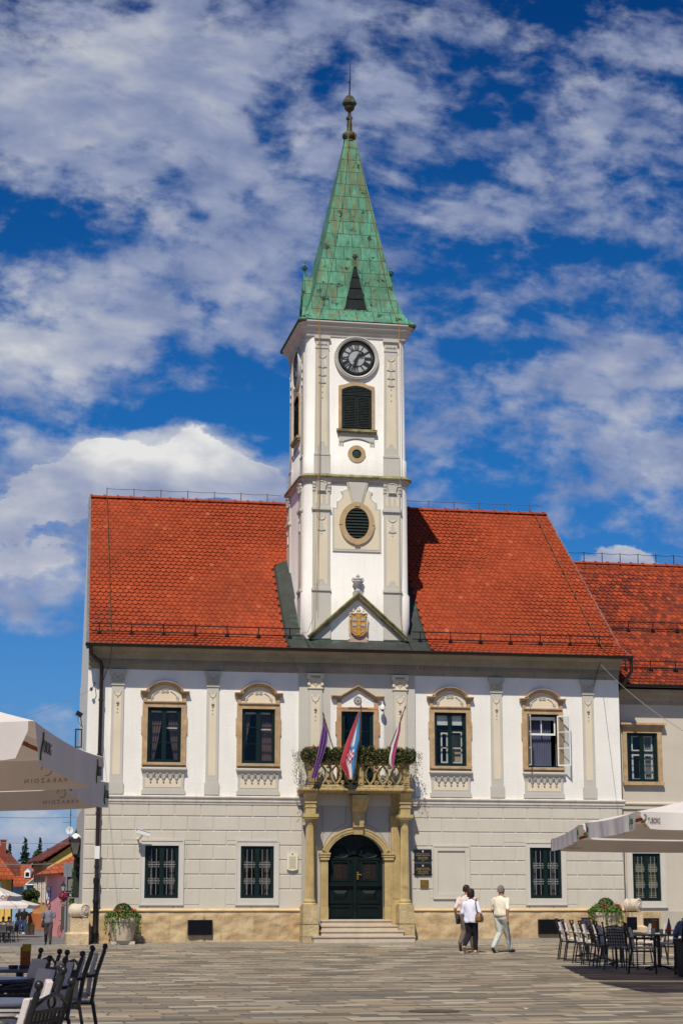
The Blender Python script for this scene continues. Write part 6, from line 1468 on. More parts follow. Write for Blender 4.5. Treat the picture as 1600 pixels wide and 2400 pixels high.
walkW = dict(hip=.90, lean=.01, legs=[((-.08, .02, .47), (-.08, -.33, .20)), ((.08, .12, .48), (.08, .10, .085))], toe=(-1.0, 0), arms=[(0, (-.25, .0, 1.08), (-.20, .12, .90)), (0, (.25, -.02, 1.08), (.19, .14, .96))], sleeve=1.0, shirt=-.10, loose=1.10, turn=-.4)
x, y, z = place(1103, 51.4)
BAGB = mat('brown_leather_bag', (.20, .09, .03), .45, .3, 9, 40, 0)
person('dark haired woman in loose white top and black trousers with a brown shoulder bag', (x, y, z), radians(-34), walkW, (SKIN, clothm('white_blouse', (.74, .74, .84)), clothm('black_trousers', (.012, .011, .013)), SHT, HB), 'bob', strap_bag(BAGB, 1, .93, (.075, .15, .13)), H=1.70, female=True)
walkM = dict(hip=.93, lean=.01, legs=[((-.085, .0, .48), (-.09, -.36, .19)), ((.085, .17, .50), (.10, .24, .09))], toe=(-.95, .1), arms=[(0, (-.30, -.08, 1.10), (-.30, .02, .86)), (0, (.28, .04, 1.10), (.24, .16, .9))], sleeve=.85, shirt=.0, turn=-.9)
x, y, z = place(1093, 52.6)
person('man in pale pink shirt and taupe trousers half hidden behind the woman', (x, y, z), radians(-30), walkM, (SKIN, clothm('pale_pink_shirt', (.70, .58, .52)), clothm('taupe_trousers', (.13, .10, .085)), SHB, HB), 'short', strap_bag(mat('black_leather', (.015, .013, .012), .4, .2, 8, 30, 0), -1, .84, (.04, .12, .14), False), H=1.76)
# ------------------------------------------------------------------ cafe furniture
METC = mat('black_brown_chair_metal', (.014, .011, .010), .4, .3, 8, 40, 0, spec=.5)
CUSH = mat('beige_seat_cushion', (.62, .55, .50), .9, .06, 5, 40, .003)
def chair_proto(label, loc, rz, cushion=True):
    """armchair facing +Y in its own frame"""
    o = thing('cafe_chair', label, 'chair', loc, rz, 'black metal cafe armchairs')
    W = .25
    for sx in (-1, 1):
        g = MB(); g.tube([(sx*W, -.23, .44), (sx*W, -.27, .22), (sx*(W+.01), -.30, 0)], .017, 6); g.build('leg', METC, o)
        g = MB(); g.tube([(sx*W, .22, .66), (sx*W, .23, .44), (sx*W, .25, 0)], .017, 6); g.build('leg', METC, o)
        g = MB(); g.tube([(sx*W, -.22, .44), (sx*W, -.26, .70), (sx*W, -.335, .935)], .018, 8); g.sphere((sx*W, -.34, .97), .026, 12); g.tube([(sx*W, -.337, .925), (sx*W, -.339, .96)], .012, 6); g.build('back_post', METC, o)
        g = MB(); g.tube([(sx*W, -.27, .70), (sx*(W+.01), -.1, .69), (sx*(W+.015), .12, .69), (sx*(W+.01), .22, .67), (sx*W, .27, .61)], [.015, .018, .020, .018, .014], 6); g.build('armrest', METC, o)
    g = MB(); g.box(-W, W, -.24, .24, .425, .445); g.tube([(-W, .24, .43), (W, .24, .43)], .016, 6); g.build('seat', METC, o, smooth=0)
    g = MB()
    def bp(u, t): return (u, -.235-.04*t-.06*t*t, .46+.46*t)
    for i in range(9):
        u = -W+.02+(2*W-.04)*i/8; a, b = bp(u, .12), bp(u, .80); m_ = bp(u, .5); g.tube([a, m_, b], .008, 4)
    for t in (.12, .26, .40, .54, .68, .80): g.tube([bp(-W, t), bp(W, t)], .009, 4)
    g.tube([bp(-W, .86), bp(-W*.5, .95), bp(0, .99), bp(W*.5, .95), bp(W, .86)], .012, 5); g.tube([(bp(0, .9)[0]+.05*cos(t), bp(0, .9)[1], bp(0, .9)[2]+.035*sin(t)) for t in [k*pi/6 for k in range(13)]], .008, 4)
    g.build('backrest', METC, o)
    if cushion:
        g = MB(); P = [(.25, .475), (.05, .485), (-.18, .48), (-.205, .53), (-.225, .70), (-.265, .84), (-.28, .90)]
        top = []; bot = []
        for i, (y, z) in enumerate(P):
            j = min(i+1, len(P)-1); k_ = max(i-1, 0); dy, dz = P[j][0]-P[k_][0], P[j][1]-P[k_][1]; l = hypot(dy, dz); ny, nz = -dz/l, dy/l
            if i < 3: ny, nz = 0, -1
            top.append((y-ny*.0, z)); bot.append((y+abs(ny)*.045 if i > 2 else y, z+(.045 if i <= 2 else .0)))
        cw = .215
        g.loft([[(-cw, y, z), (cw, y, z), (cw-.01, y2, z2), (-cw+.01, y2, z2)] for (y, z), (y2, z2) in zip(top, bot)])
        for s in (-1, 1): g.box(s*cw-.015, s*cw+.015, -.285, -.22, .70, .74)
        c = g.build('cushion', CUSH, o, smooth=60); b = c.modifiers.new('b', 'BEVEL'); b.width = .016; b.segments = 2; bake(c)
    return o
def chair(proto, label, px, d, rz):
    x, y = cf(px, d); return copytree(proto, (x, y, gz(x, y)), rz-PSI, label)
x, y = cf(1334, 48.0)
CH = chair_proto('black cafe armchair with beige cushion, farthest left of the right-hand row', (x, y, gz(x, y)), radians(-101)-PSI)
for lab, px, d, a in (
    ('black cafe armchair second from the left in the right-hand row', 1349, 47.0, -101),
    ('black cafe armchair third from the left in the right-hand row', 1371, 45.6, -104),
    ('black cafe armchair fourth from the left in the right-hand row', 1391, 44.4, -102),
    ('black cafe armchair with slightly turned back, fifth from the left in the right-hand row', 1412, 43.4, -88),
    ('black cafe armchair sixth from the left in the right-hand row', 1429, 42.6, -104),
    ('black cafe armchair showing its lattice back, turned toward the wall in the right-hand row', 1452, 41.0, -35),
    ('black cafe armchair in front of the round tables with bright cushion, nearest the square', 1503, 38.9, -100),
    ('black cafe armchair at the far side of the right tables, left of the menu board', 1440, 47.5, 75),
    ('black cafe armchair facing left behind the right tables, pale cushion upright', 1497, 45.5, 88),
    ('black cafe armchair facing left behind the right tables, next to the pale one', 1530, 44.5, 80),
    ('black cafe armchair facing left nearest the bottle on the right table', 1556, 43.0, 84),
    ('black cafe armchair at the back against the neighbour wall', 1575, 48.5, 100)):
    chair(CH, lab, px, d, radians(a))
x, y = cfl((1597-800)/F*38.2, 38.2); CH2 = copytree(CH, (x, y, gz(x, y)), radians(8)-PSI, 'black lattice back cafe armchair the man in the blue shirt sits on')
for c in list(CH2.children):
    if c.name.startswith('cushion'): bpy.data.objects.remove(c)
def table(name, label, px, d, w_, dd, rnd=False, group='cafe tables', h=.74, rz=0):
    x, y = cf(px, d); o = thing(name, label, 'table', (x, y, gz(x, y)), rz-PSI, group)
    g = MB()
    if rnd: g.lathe([(.001, h-.035), (w_-.01, h-.035), (w_, h-.02), (w_, h-.008), (w_-.008, h), (.001, h)], (0, 0, 0), 32)
    else: g.box(-w_, w_, -dd, dd, h-.035, h)
    t = g.build('tabletop', mat('blue_grey_tabletop', (.09, .09, .12), .3, .1, 3, 30, 0, spec=.6), o, smooth=30)
    if not rnd: b = t.modifiers.new('b', 'BEVEL'); b.width = .012; b.segments = 2; bake(t)
    g = MB(); g.tube([(0, 0, .05), (0, 0, h-.04)], .04, 10); g.build('table_column', METC, o)
    g = MB()
    for k in range(4): a = pi/4+k*pi/2; g.tube([(0, 0, .09), (.2*cos(a), .2*sin(a), .07), (.36*cos(a), .36*sin(a), .015)], .022, 6)
    g.build('table_foot', METC, o); return o, (x, y, gz(x, y)+h)
table('cafe_table', 'dark cafe table farthest back in the right-hand row', 1375, 49.5, .4, .4)
table('cafe_table', 'dark cafe table in front of the flower planter on the right', 1408, 46.5, .42, .42)
table('cafe_table', 'dark cafe table between the cushion chairs and the menu board', 1452, 44.0, .42, .42)
T4, tp = table('cafe_table', 'blue grey cafe table with glasses and a bottle beside the seated man', 1540, 41.0, .55, .42)
def mug(label, name, cat, off, prof, m, extra=None, tp_=None, n=14):
    a, b, c = tp_; o = thing(name, label, cat, (a+off[0], b+off[1], c+.001)); g = MB(); g.lathe(prof, (0, 0, 0), n); g.build('glass_body' if 'glass' in name or 'bottle' in name else 'body', m, o)
    if extra: extra(o)
    return o
GL2 = mat('cloudy_drinking_glass', (.55, .56, .55), .2, .1, 8, 30, 0, spec=.6)
mug('tall green glass bottle with a red label on the right cafe table', 'bottle', 'bottle', (.22, -.05), [(.001, 0), (.042, 0), (.045, .02), (.045, .16), (.03, .22), (.016, .26), (.016, .32), (.001, .325)], mat('green_bottle_glass', (.05, .08, .06), .15, .2, 6, 30, 0, spec=.6), lambda o: MB().lathe([(.047, .07), (.047, .14)], (0, 0, 0), 16).build('red_label', mat('red_label_paper', (.6, .04, .04), .6, .05, 5, 30, 0), o), tp)
mug('short drinking glass left of the bottle on the right cafe table', 'drinking_glass', 'glass', (-.12, 0), [(.001, 0), (.04, 0), (.05, .12), (.045, .12), (.036, .01)], GL2, None, tp)
mug('short drinking glass nearest the bottle on the right cafe table', 'drinking_glass', 'glass', (.04, -.08), [(.001, 0), (.032, 0), (.042, .10), (.037, .10), (.03, .01)], GL2, None, tp)
def menu_stand(label, px, d, zt, col=BROWN, w_=.11, h_=.28):
    x, y = cf(px, d); o = thing('menu_stand', label, 'menu stand', (x, y, gz(x, y)), -PSI, 'menu boards among the right cafe tables')
    g = MB(); g.tube([(0, 0, 0), (0, 0, zt-h_)], .012, 6); g.lathe([(.001, .03), (.10, .02), (.12, 0)], (0, 0, 0), 12); g.build('stand_pole', METC, o)
    g = MB(); g.frame(-w_, w_, zt-h_, zt, .02, -.015, .015); g.build('menu_frame', METC, o, smooth=0)
    g = MB(); g.box(-w_+.02, w_-.02, -.008, .006, zt-h_+.02, zt-.02); g.build('menu_card', col, o, smooth=0)
DKC = mat('dark_violet_card', (.05, .04, .07), .6, .1, 5, 20, 0)
menu_stand('dark framed menu board on a pole behind the left end of the chair row', 1371, 47.5, 1.02, DKC); menu_stand('dark framed menu board on a pole between the planter and the seated man', 1479, 42.5, 1.08, DKC)
x, y = cf(1529, 42.2); o = thing('menu_holder', 'small orange menu card standing on the right cafe table', 'menu holder', (x, y, gz(x, y)+.742), -PSI+.3)
g = MB(); g.box(-.05, .05, -.012, .012, 0, .24); g.box(-.06, .06, -.04, .04, 0, .012); g.build('card', mat('orange_card', (.45, .13, .02), .6, .2, 12, 20, 0), o, smooth=0)
# planter box bottom right
x, y = cfl((1619-800)/F*37.2, 37.2); o = thing('planter_box', 'tall black box planter at the right edge of the picture', 'planter', (x, y, gz(x, y)), -PSI)
g = MB(); g.loft([[(-w_, -w_, z), (w_, -w_, z), (w_, w_, z), (-w_, w_, z)] for z, w_ in ((0, .36), (.05, .38), (.66, .40), (.70, .42), (.70, .36), (.6, .35))]); g.build('box_body', mat('matt_black_box', (.012, .011, .012), .7, .2, 5, 30, .001), o, smooth=0)
g = MB(); g.box(-.35, .35, -.35, .35, .58, .62); g.build('soil', mat('dark_soil', (.03, .02, .014), .95, .3, 20, 40, .01), o, smooth=0)
# seated man in blue
x, y = cfl((1600-800)/F*38.4, 38.4)
seat = dict(hip=.52, lean=.05, legs=[((-.13, .40, .52), (-.14, .42, .09)), ((.13, .40, .52), (.14, .46, .09))], toe=(0, 0), arms=[(0, (-.27, .18, .74), (-.20, .40, .76)), (0, (.27, .18, .74), (.2, .40, .76))], sleeve=.9, shirt=-.02, loose=1.08, turn=.0)
person('dark haired man in blue shirt seated with his back to the square', (x, y, gz(x, y)), radians(8)-PSI, seat, (SKIN, clothm('slate_blue_shirt', (.13, .16, .30)), clothm('dark_blue_trousers', (.03, .035, .06)), SHK, HK), 'short', H=1.78)
# left group
LC = (
    ('beige cushioned armchair at the right end of the left group, seen side on', 168, 19.2, 97),
    ('beige cushioned armchair second from the right in the left group', 135, 18.4, 98),
    ('beige cushioned armchair third from the right in the left group', 88, 16.6, 113),
    ('beige cushioned armchair behind the others in the left group, near the menu card', 36, 17.3, 118),
    ('beige cushioned armchair in the middle of the left group', 36, 14.8, 112),
    ('beige cushioned armchair second from the front in the left group', 28, 12.7, 100),
    ('beige cushioned armchair nearest the camera, lattice back close up', -2, 10.6, 78))
for lab, px, d, a in LC: chair(CH, lab, px, d, radians(a))
for lab, px, d, a in (('black armchair with its arms just inside the left picture edge', -6, 16.2, -60), ('black armchair at the lower left corner beside the round table', -30, 12.2, -95)): chair(CH, lab, px, d, radians(a))
T5, tp = table('cafe_table', 'dark square cafe table holding a menu card and ashtray on the left', 52, 19.9, .5, .42)
table('cafe_table', 'small round cafe table at the left picture edge', -2, 13.4, .42, 0, True); table('cafe_table', 'round cafe table just above the lower left table', -22, 17.3, .42, 0, True)
hx = lambda lat, dep: (lat*HY+dep*HX, -lat*HX+dep*HY)
a, b = cfl((52-800)/F*19.7, 19.7); o = thing('ashtray', 'round dark blue ashtray on the left cafe table', 'ashtray', (a, b, gz(a, b)+.741)); g = MB(); g.lathe([(.001, 0), (.045, 0), (.05, .02), (.048, .035), (.038, .035), (.034, .012), (.001, .012)], (0, 0, 0), 18); g.build('bowl', mat('dark_blue_glass', (.012, .012, .06), .25, .1, 5, 30, 0, spec=.6), o)
a, b = cfl((79-800)/F*19.8, 19.8); o = thing('menu_holder', 'orange and yellow menu card in a dark holder on the left cafe table', 'menu holder', (a, b, gz(a, b)+.741), -PSI+.15)
g = MB(); g.box(-.052, .052, -.012, .012, .02, .215); g.build('card', mat('rust_orange_card', (.33, .085, .012), .6, .25, 14, 20, 0), o, smooth=0)
g = MB(); g.box(-.035, .055, -.014, .014, .17, .24); g.build('yellow_header', mat('yellow_card', (.42, .27, .03), .6, .15, 14, 20, 0), o, smooth=0)
g = MB(); g.box(-.06, .06, -.04, .04, 0, .03); g.build('holder', DKC, o, smooth=0)
# ------------------------------------------------------------------ market umbrellas
def canvas():
    m, T, b, tc = newmat('white_canvas'); nt = m.node_tree; T.l(T.mix(1, (.80, .74, .69), T.mr(T.noise(tc.outputs['Object'], 2, 5), .3, .7, .93, 1.05), 'MULTIPLY'), b.inputs['Base Color']); b.inputs['Roughness'].default_value = .9
    tr = T.n('ShaderNodeBsdfTranslucent'); tr.inputs[0].default_value = (.62, .50, .42, 1); mx = T.n('ShaderNodeMixShader'); mx.inputs[0].default_value = .22
    T.l(b.outputs[0], mx.inputs[1]); T.l(tr.outputs[0], mx.inputs[2]); T.l(mx.outputs[0], nt.nodes['Material Output'].inputs[0]); return m
CANV = canvas(); WOOD = mat('reddish_wood', (.28, .08, .025), .5, .2, 6, 40, 0); INKB = mat('black_print', (.02, .02, .025), .7, .1, 5, 30, 0); INKG = mat('green_print', (.03, .12, .02), .7, .1, 5, 30, 0); INKF = mat('faded_show_through_print', (.28, .20, .18), .9, .1, 5, 30, 0)
def umbrella(label, lat, dep, hx_, hy_, ze, zt, words=True, rot=0, name_='market_umbrella', group='white market umbrellas on the square', pole=True, drop=.26, base=None, seed=1, front=False, blank=()):
    """square canopy centred at lateral/depth from the camera; local x = to the right, y = away"""
    wx, wy = cfl(lat, dep); z0 = gz(wx, wy) if base is None else base
    o = thing(name_, label, 'umbrella', (wx, wy, z0), -PSI+rot, group); ze -= z0; zt -= z0; R_ = random.Random(seed)
    cs = [(-hx_, -hy_), (hx_, -hy_), (hx_, hy_), (-hx_, hy_)]; n = 12; g = MB()
    for k in range(4):
        a, b = cs[k], cs[(k+1) % 4]; vs = []
        for j in range(9):
            t = j/8
            for i in range(n+1):
                u = i/n; ex, ey = a[0]+(b[0]-a[0])*u, a[1]+(b[1]-a[1])*u
                sag = -.10*(4*u*(1-u))*(t)**1.5*(1-.0*t)-.05*sin(pi*t)
                vs.append((ex*t, ey*t, zt+(ze-zt)*t+sag+(.06*(4*u*(1-u)) if t == 1 else 0)))
        g.add(vs, [(j*(n+1)+i, j*(n+1)+i+1, (j+1)*(n+1)+i+1, (j+1)*(n+1)+i) for j in range(8) for i in range(n)])
    c = g.build('canopy', CANV, o, smooth=60)
    def vp(k, u, v, e=0):                                # point on valance k
        a, b = cs[k], cs[(k+1) % 4]; L = hypot(b[0]-a[0], b[1]-a[1]); nx, ny = (b[1]-a[1])/L, -(b[0]-a[0])/L
        sag = -.04*(4*u*(1-u)); w_ = .018*sin(u*L*5+seed)+.012*sin(u*L*11+k)
        return (a[0]+(b[0]-a[0])*u+nx*(w_*v+e), a[1]+(b[1]-a[1])*u+ny*(w_*v+e), ze+sag-drop*v)
    for k in range(4):
        g = MB(); N = 40; vs = []
        for j in range(4):
            for i in range(N+1):
                u = i/N; rnd_ = min(1, min(u, 1-u)/.035); cut = sqrt(max(0, 1-(1-rnd_)**2))
                vs.append(vp(k, .012+u*.976, (j/3)*(.25+.75*cut)))
        g.add(vs, [(j*(N+1)+i, j*(N+1)+i+1, (j+1)*(N+1)+i+1, (j+1)*(N+1)+i) for j in range(3) for i in range(N)])
        va = g.build('valance', CANV, o, smooth=60)
        if words and k not in blank:
            a, b = cs[k], cs[(k+1) % 4]; L = hypot(b[0]-a[0], b[1]-a[1])
            t = MB()
            for uc in ((.52 if k == 1 else .27)/L, 1-.30/L): text_mb('TUBORG', .12, t, lambda U, V, W, uc=uc: vp(k, uc+U*(.62 if k == 1 else .40)/L, .50-V/drop, .012+W), .001)
            part(t, 'printed_lettering', INKB, va, smooth=0)
            t = MB()
            for uc in ((.66 if k == 1 else .43)/L, 1-.14/L):
                for q in (0, .02): t.tube([vp(k, uc+(-.31+q+.02*sin(s*1.1))/L, .12+.76*s/6, .008) for s in range(7)], .0045, 4)
            part(t, 'green_emblem', INKG, va)
            if k == 2 or front:
                t = MB(); sgn = 1
                for uc in (.50/L, 1-.50/L):
                    text_mb('V A R A Ž D I N', .052, t, lambda U, V, W, uc=uc: vp(k, uc+U*1.05/L, .70-V/drop, -.012), .0)
                    t.tube([vp(k, uc+(.045*cos(s))/L, .34-.05*sin(s)/drop, -.010) for s in [q*.5 for q in range(11)]], .003, 4)
                part(t, 'show_through_lettering', INKF, va, smooth=0)
    if pole:
        g = MB(); g.tube([(0, 0, 0), (0, 0, zt+.05)], .035, 10); g.sphere((0, 0, zt+.08), .05, 8); g.build('umbrella_pole', WOOD, o)
        g = MB()
        for a in cs+[((cs[k][0]+cs[(k+1) % 4][0])/2, (cs[k][1]+cs[(k+1) % 4][1])/2) for k in range(4)]:
            g.tube([(0, 0, zt-.12), (a[0]*.97, a[1]*.97, ze-.16)], .016, 4); g.tube([(0, 0, zt-.85), (a[0]*.5, a[1]*.5, zt+(ze-zt)*.5-.15)], .018, 4)
        g.build('umbrella_ribs', WOOD, o); g = MB(); g.box(-.4, .4, -.4, .4, 0, .10); g.build('umbrella_base', PORT, o, smooth=0)
    return o
umbrella('large white umbrella nearest the camera at the left picture edge', -2.09-1.72, 14.9, 1.72, 1.70, 2.63, 3.30, seed=2, rot=radians(-1.2), blank=(0,))
umbrella('white umbrella behind the nearest left one, mostly its back valance showing', -2.44-1.75, 18.5, 1.75, 1.62, 2.63, 3.25, seed=5, blank=(0,))
umbrella('nearer white umbrella at the right picture edge, its corner highest', 4.30+2.9, 31.2, 2.9, 2.0, 2.74, 3.45, seed=4, rot=radians(4.0))
umbrella('farther white umbrella on the right, its corner in front of the barred window', 4.36+2.95, 37.7, 2.95, 3.9, 2.74, 3.5, seed=6, rot=radians(-2.5))
# ------------------------------------------------------------------ street beyond the left corner
def L3(px, py, d):                                       # world point at depth d
    x, y = cf(px, d); return Vector((x, y, zat(py, d)))
def lat(px, d): return (px-800)/F*d
FT = mat('far_orange_tiles', (.38, .075, .018), .85, .12, 1.5, 8, 0); FD = mat('far_dark_red_tiles', (.13, .030, .016), .85, .15, 1.5, 8, 0)
def rowtile(name, c, row=.28):
    m, T, b, tc = newmat(name); co = tc.outputs['Object']; sp = T.n('ShaderNodeSeparateXYZ'); T.l(co, sp.inputs[0])
    br = T.n('ShaderNodeTexBrick'); cbn = T.n('ShaderNodeCombineXYZ'); T.l(T.math('ADD', sp.outputs[0], T.math('MULTIPLY', sp.outputs[1], .01)), cbn.inputs[0]); T.l(sp.outputs[2], cbn.inputs[1]); T.l(cbn.outputs[0], br.inputs[0])
    for k, v in (('Scale', 1), ('Mortar Size', .03), ('Mortar Smooth', .5), ('Bias', 0), ('Brick Width', .35), ('Row Height', row)): br.inputs[k].default_value = v
    br.inputs['Color1'].default_value = tuple(x*.85 for x in c)+(1,); br.inputs['Color2'].default_value = tuple(x*1.15 for x in c)+(1,); br.inputs['Mortar'].default_value = tuple(x*.4 for x in c)+(1,)
    T.l(T.mix(1, br.outputs[0], T.mr(T.noise(co, .5, 5), .3, .7, .8, 1.15), 'MULTIPLY'), b.inputs['Base Color']); b.inputs['Roughness'].default_value = .85; return m
FT = rowtile('far_orange_tiles', (.40, .080, .018)); FD = rowtile('far_dark_red_tiles', (.15, .033, .018))
YEL = mat('yellow_render', (.74, .48, .12), .9, .06, 1, 8, 0); OCH = mat('ochre_render', (.72, .45, .17), .9, .06, 1, 8, 0); PNK = mat('pink_render', (.85, .36, .36), .9, .05, 1, 8, 0); BLR = mat('blue_render', (.25, .42, .58), .9, .06, 1, 8, 0); TERR = mat('terracotta_plinth', (.62, .22, .09), .9, .06, 1, 8, 0)
def quadbox(m, a, b, z0, z1, t):                          # wall between plan points a,b with thickness t to the left of a->b
    dx, dy = b[0]-a[0], b[1]-a[1]; l = hypot(dx, dy); nx, ny = -dy/l*t, dx/l*t
    m.prismz([a, b, (b[0]+nx, b[1]+ny), (a[0]+nx, a[1]+ny)], z0, z1)
def windowset(parent, a, b, ts, z0, z1, w_, fm=WPAINT, t_=.05):
    dx, dy = b[0]-a[0], b[1]-a[1]; l = hypot(dx, dy); ux, uy = dx/l, dy/l; nx, ny = uy, -ux
    for t in ts:
        cx, cy = a[0]+dx*t, a[1]+dy*t; g = MB(lambda u, d, z: (cx+ux*u+nx*d, cy+uy*u+ny*d, z))
        g.frame(-w_/2, w_/2, z0, z1, .09, .05, -.02); g.box(-.03, .03, .0, .05, z0+.08, z1-.08); g.box(-w_/2, w_/2, 0, .04, (z0+z1)/2-.03, (z0+z1)/2+.03); wf = part(g, 'window', fm, parent, smooth=0)
        h = MB(lambda u, d, z: (cx+ux*u+nx*d, cy+uy*u+ny*d, z)); h.box(-w_/2+.05, w_/2-.05, -.02, .02, z0+.05, z1-.05); part(h, 'window_pane', BLKG, wf, smooth=0)
GZ = -.62
# ochre corner house with yellow gable
A = cfl(lat(92, 151), 151); B = cfl(lat(122, 144.5), 144.5); C = cfl(lat(122, 144.5)+9, 146.5)
oh = thing('corner_house', 'ochre corner house with dark red roof, yellow gable and tall narrow windows', 'house', (A[0], A[1], GZ), world=True)
zt = 4.35
D1 = (C[0]-(B[0]-A[0]), C[1]-(B[1]-A[1])+0.0)
g = MB(); g.prismz([A, B, C, D1], GZ-.3, zt); part(g, 'wall', OCH, oh, smooth=0)
g = MB(); e = .04; g.prismz([(A[0]-e*8, A[1]), (B[0]-.04, B[1]-.08), (C[0], C[1]-.08), D1], GZ-.3, .55); part(g, 'terracotta_plinth', TERR, oh, smooth=0)
ang = Vector((B[0]-A[0], B[1]-A[1], 0)); rgt = Vector((C[0]-B[0], C[1]-B[1], 0))
a0, b0 = Vector((A[0], A[1], zt)), Vector((B[0], B[1], zt)); ov = -rgt.normalized()*.55; up_ = Vector((0, 0, 3.2)); hr_ = rgt*.5
g = MB(); g.face([tuple(b0), tuple(b0+rgt), tuple(b0+hr_+up_)]); part(g, 'yellow_gable', YEL, oh, smooth=0)
g = MB(); f0 = -ang.normalized()*-.35; P = [a0+ov-ang*.05, b0+ov+ang*.06, b0+hr_+up_+ang*.06, a0+hr_+up_+ang*.2]; th = Vector((0, 0, .14))
g.add([tuple(p) for p in P]+[tuple(p+th) for p in P], [(0,1,2,3), (4,5,6,7), (0,1,5,4), (1,2,6,5), (2,3,7,6), (3,0,4,7)])
Q = [b0+rgt-ov+ang*.06, a0+rgt-ov-ang*.05, a0+hr_+up_+ang*.2, b0+hr_+up_+ang*.06]; g.face([tuple(p+th) for p in Q]); g.face([tuple(a0+ov-ang*.05+th), tuple(a0+rgt-ov-ang*.05+th), tuple(a0+hr_+up_+ang*.2+th)])
rf = part(g, 'roof', FD, oh, smooth=0)
g = MB(); q = b0+ov*.1+hr_*.42+up_*.42+th*2-ang*.3; g.add([tuple(q), tuple(q+ang*.10), tuple(q+ang*.10+hr_*.14+up_*.14), tuple(q+hr_*.14+up_*.14)], [(0,1,2,3)]); part(g, 'skylight', WPAINT, rf, smooth=0)
g = MB(); p = b0+hr_*.62+up_*.62-ang*.12; g.tube([tuple(p), tuple(p+Vector((0, 0, 1.5)))], .03, 5); g.build
dp_ = thing('satellite_dish', 'white satellite dish on a short mast above the dark red roof', 'satellite dish', tuple(L3(158, 1972, 139)))
R_ = Matrix.Rotation(radians(12), 3, 'Z')
g = MB(); g.lathe([(.001, .06), (.15, .04), (.27, 0), (.275, -.015), (.001, .045)], (0, 0, .62), 20, 'y'); g.v = [tuple(Vector(p)) for p in g.v]; g.build('dish', WPAINT, dp_)
g = MB(); g.tube([(0, .06, -.35), (0, .06, .6)], .025, 5); g.tube([(0, .0, .45), (0, -.25, .68)], .012, 4); g.sphere((0, -.25, .70), .03, 6); g.build('dish_mast', BLACK, dp_)
an = thing('roof_antenna', 'thin television aerial mast rising above the dish', 'antenna', tuple(L3(160, 1945, 141)))
g = MB(); h_ = (1945-1895)*141/F; g.tube([(0, 0, -.4), (0, 0, h_)], .028, 5)
for z, l, o_ in ((h_-.05, .55, -.15), (h_-.7, .18, .05), (h_-1.25, .4, -.2)):
    g.tube([(-l+o_, 0, z), (l*.3+o_, 0, z)], .012, 4)
    for k in range(5): g.tube([(-l+o_+k*l*.3, -.12, z), (-l+o_+k*l*.3, .12, z)], .008, 4)
g.build('aerial', BLACK, an)
windowset(oh, A, B, (.17, .5, .82), 1.35, 3.55, 1.15); windowset(oh, A, B, (.17, .52), -.1+.3, 1.25-.35, 1.1) if False else windowset(oh, A, B, (.12, .48), -.15+.0, 1.05-.1, .8) if False else None
nx_, ny_ = (B[1]-A[1]), -(B[0]-A[0])
windowset(oh, A, B, (.16, .5), -.05+.85-.3, 1.05-.3+.0, 1.0) if False else None
# pink house
PA = cfl(lat(121.5, 120), 120); PB = cfl(lat(169, 112), 112); PC = cfl(lat(169, 112)+6, 118)
ph = thing('pink_house', 'low pink house with hipped orange tile roof beside the ochre corner house', 'house', (PA[0], PA[1], GZ), world=True)
PD = (PA[0]+(PC[0]-PB[0])*1.2, PA[1]+(PC[1]-PB[1])+6); pz = zat(2053, 120)
g = MB(); g.prismz([PA, PB, PC, PD], GZ-.3, pz); part(g, 'wall', PNK, ph, smooth=0)
g = MB(); n_ = Vector((PB[1]-PA[1], -(PB[0]-PA[0]), 0)).normalized()*.35; a0, b0 = Vector((PA[0], PA[1], pz))+n_-Vector((.35, 0, 0)), Vector((PB[0], PB[1], pz))+n_
t0_ = L3(172, 2008, 117.5); t1_ = t0_+Vector((8, 0, 0)); g.add([tuple(a0), tuple(b0), (b0.x+9, b0.y, pz), tuple(t1_), tuple(t0_)], [(0,1,2,3,4)]); bk_ = Vector((PD[0]-1, PD[1]+3, pz)); g.face([tuple(a0), tuple(t0_), tuple(t1_), tuple(bk_)])
g.add([tuple(a0), tuple(b0), (b0.x+9, b0.y, pz)]+[tuple(Vector(p)+Vector((0, .3, -.16))) for p in (a0, b0, (b0.x+9, b0.y, pz))], [(0,1,4,3), (1,2,5,4)]); part(g, 'roof', FT, ph, smooth=0)
# blue house with dormer
bh = thing('blue_house', 'pale blue house with orange roof and one white gabled dormer', 'house', tuple(L3(30, 2150, 165)), world=True)
b_x0, b_x1 = cfl(lat(24, 165), 165), cfl(lat(112, 165), 165); bz = zat(2075, 165); b_y = cfl(lat(112, 171), 171); b_y0 = cfl(lat(24, 171), 171)
g = MB(); g.prismz([b_x0, b_x1, b_y, b_y0], GZ-.3, bz); part(g, 'wall', BLR, bh, smooth=0)
e0, e1 = L3(24, 2076, 164), L3(112, 2076, 164); r0, r1 = L3(38, 2030, 168.5), L3(112, 2029, 168.5)
g = MB(); g.face([tuple(e0), tuple(e1), tuple(r1), tuple(r0)]); k0, k1 = L3(24, 2076, 173), L3(112, 2076, 173); g.face([tuple(k0), tuple(k1), tuple(r1), tuple(r0)]); g.face([tuple(e0), tuple(r0), tuple(k0)])
g.add([tuple(e0), tuple(e1), tuple(e1-Vector((0, 0, .16))), tuple(e0-Vector((0, 0, .16)))], [(0,1,2,3)]); rf = part(g, 'roof', FT, bh, smooth=0)
dc = L3(62, 2061, 165.2); rx = Vector((HY, -HX, 0)); fy_ = Vector((HX, HY, 0)); xf = lambda u, d, z: tuple(dc+rx*u-fy_*d+Vector((0, 0, z)))
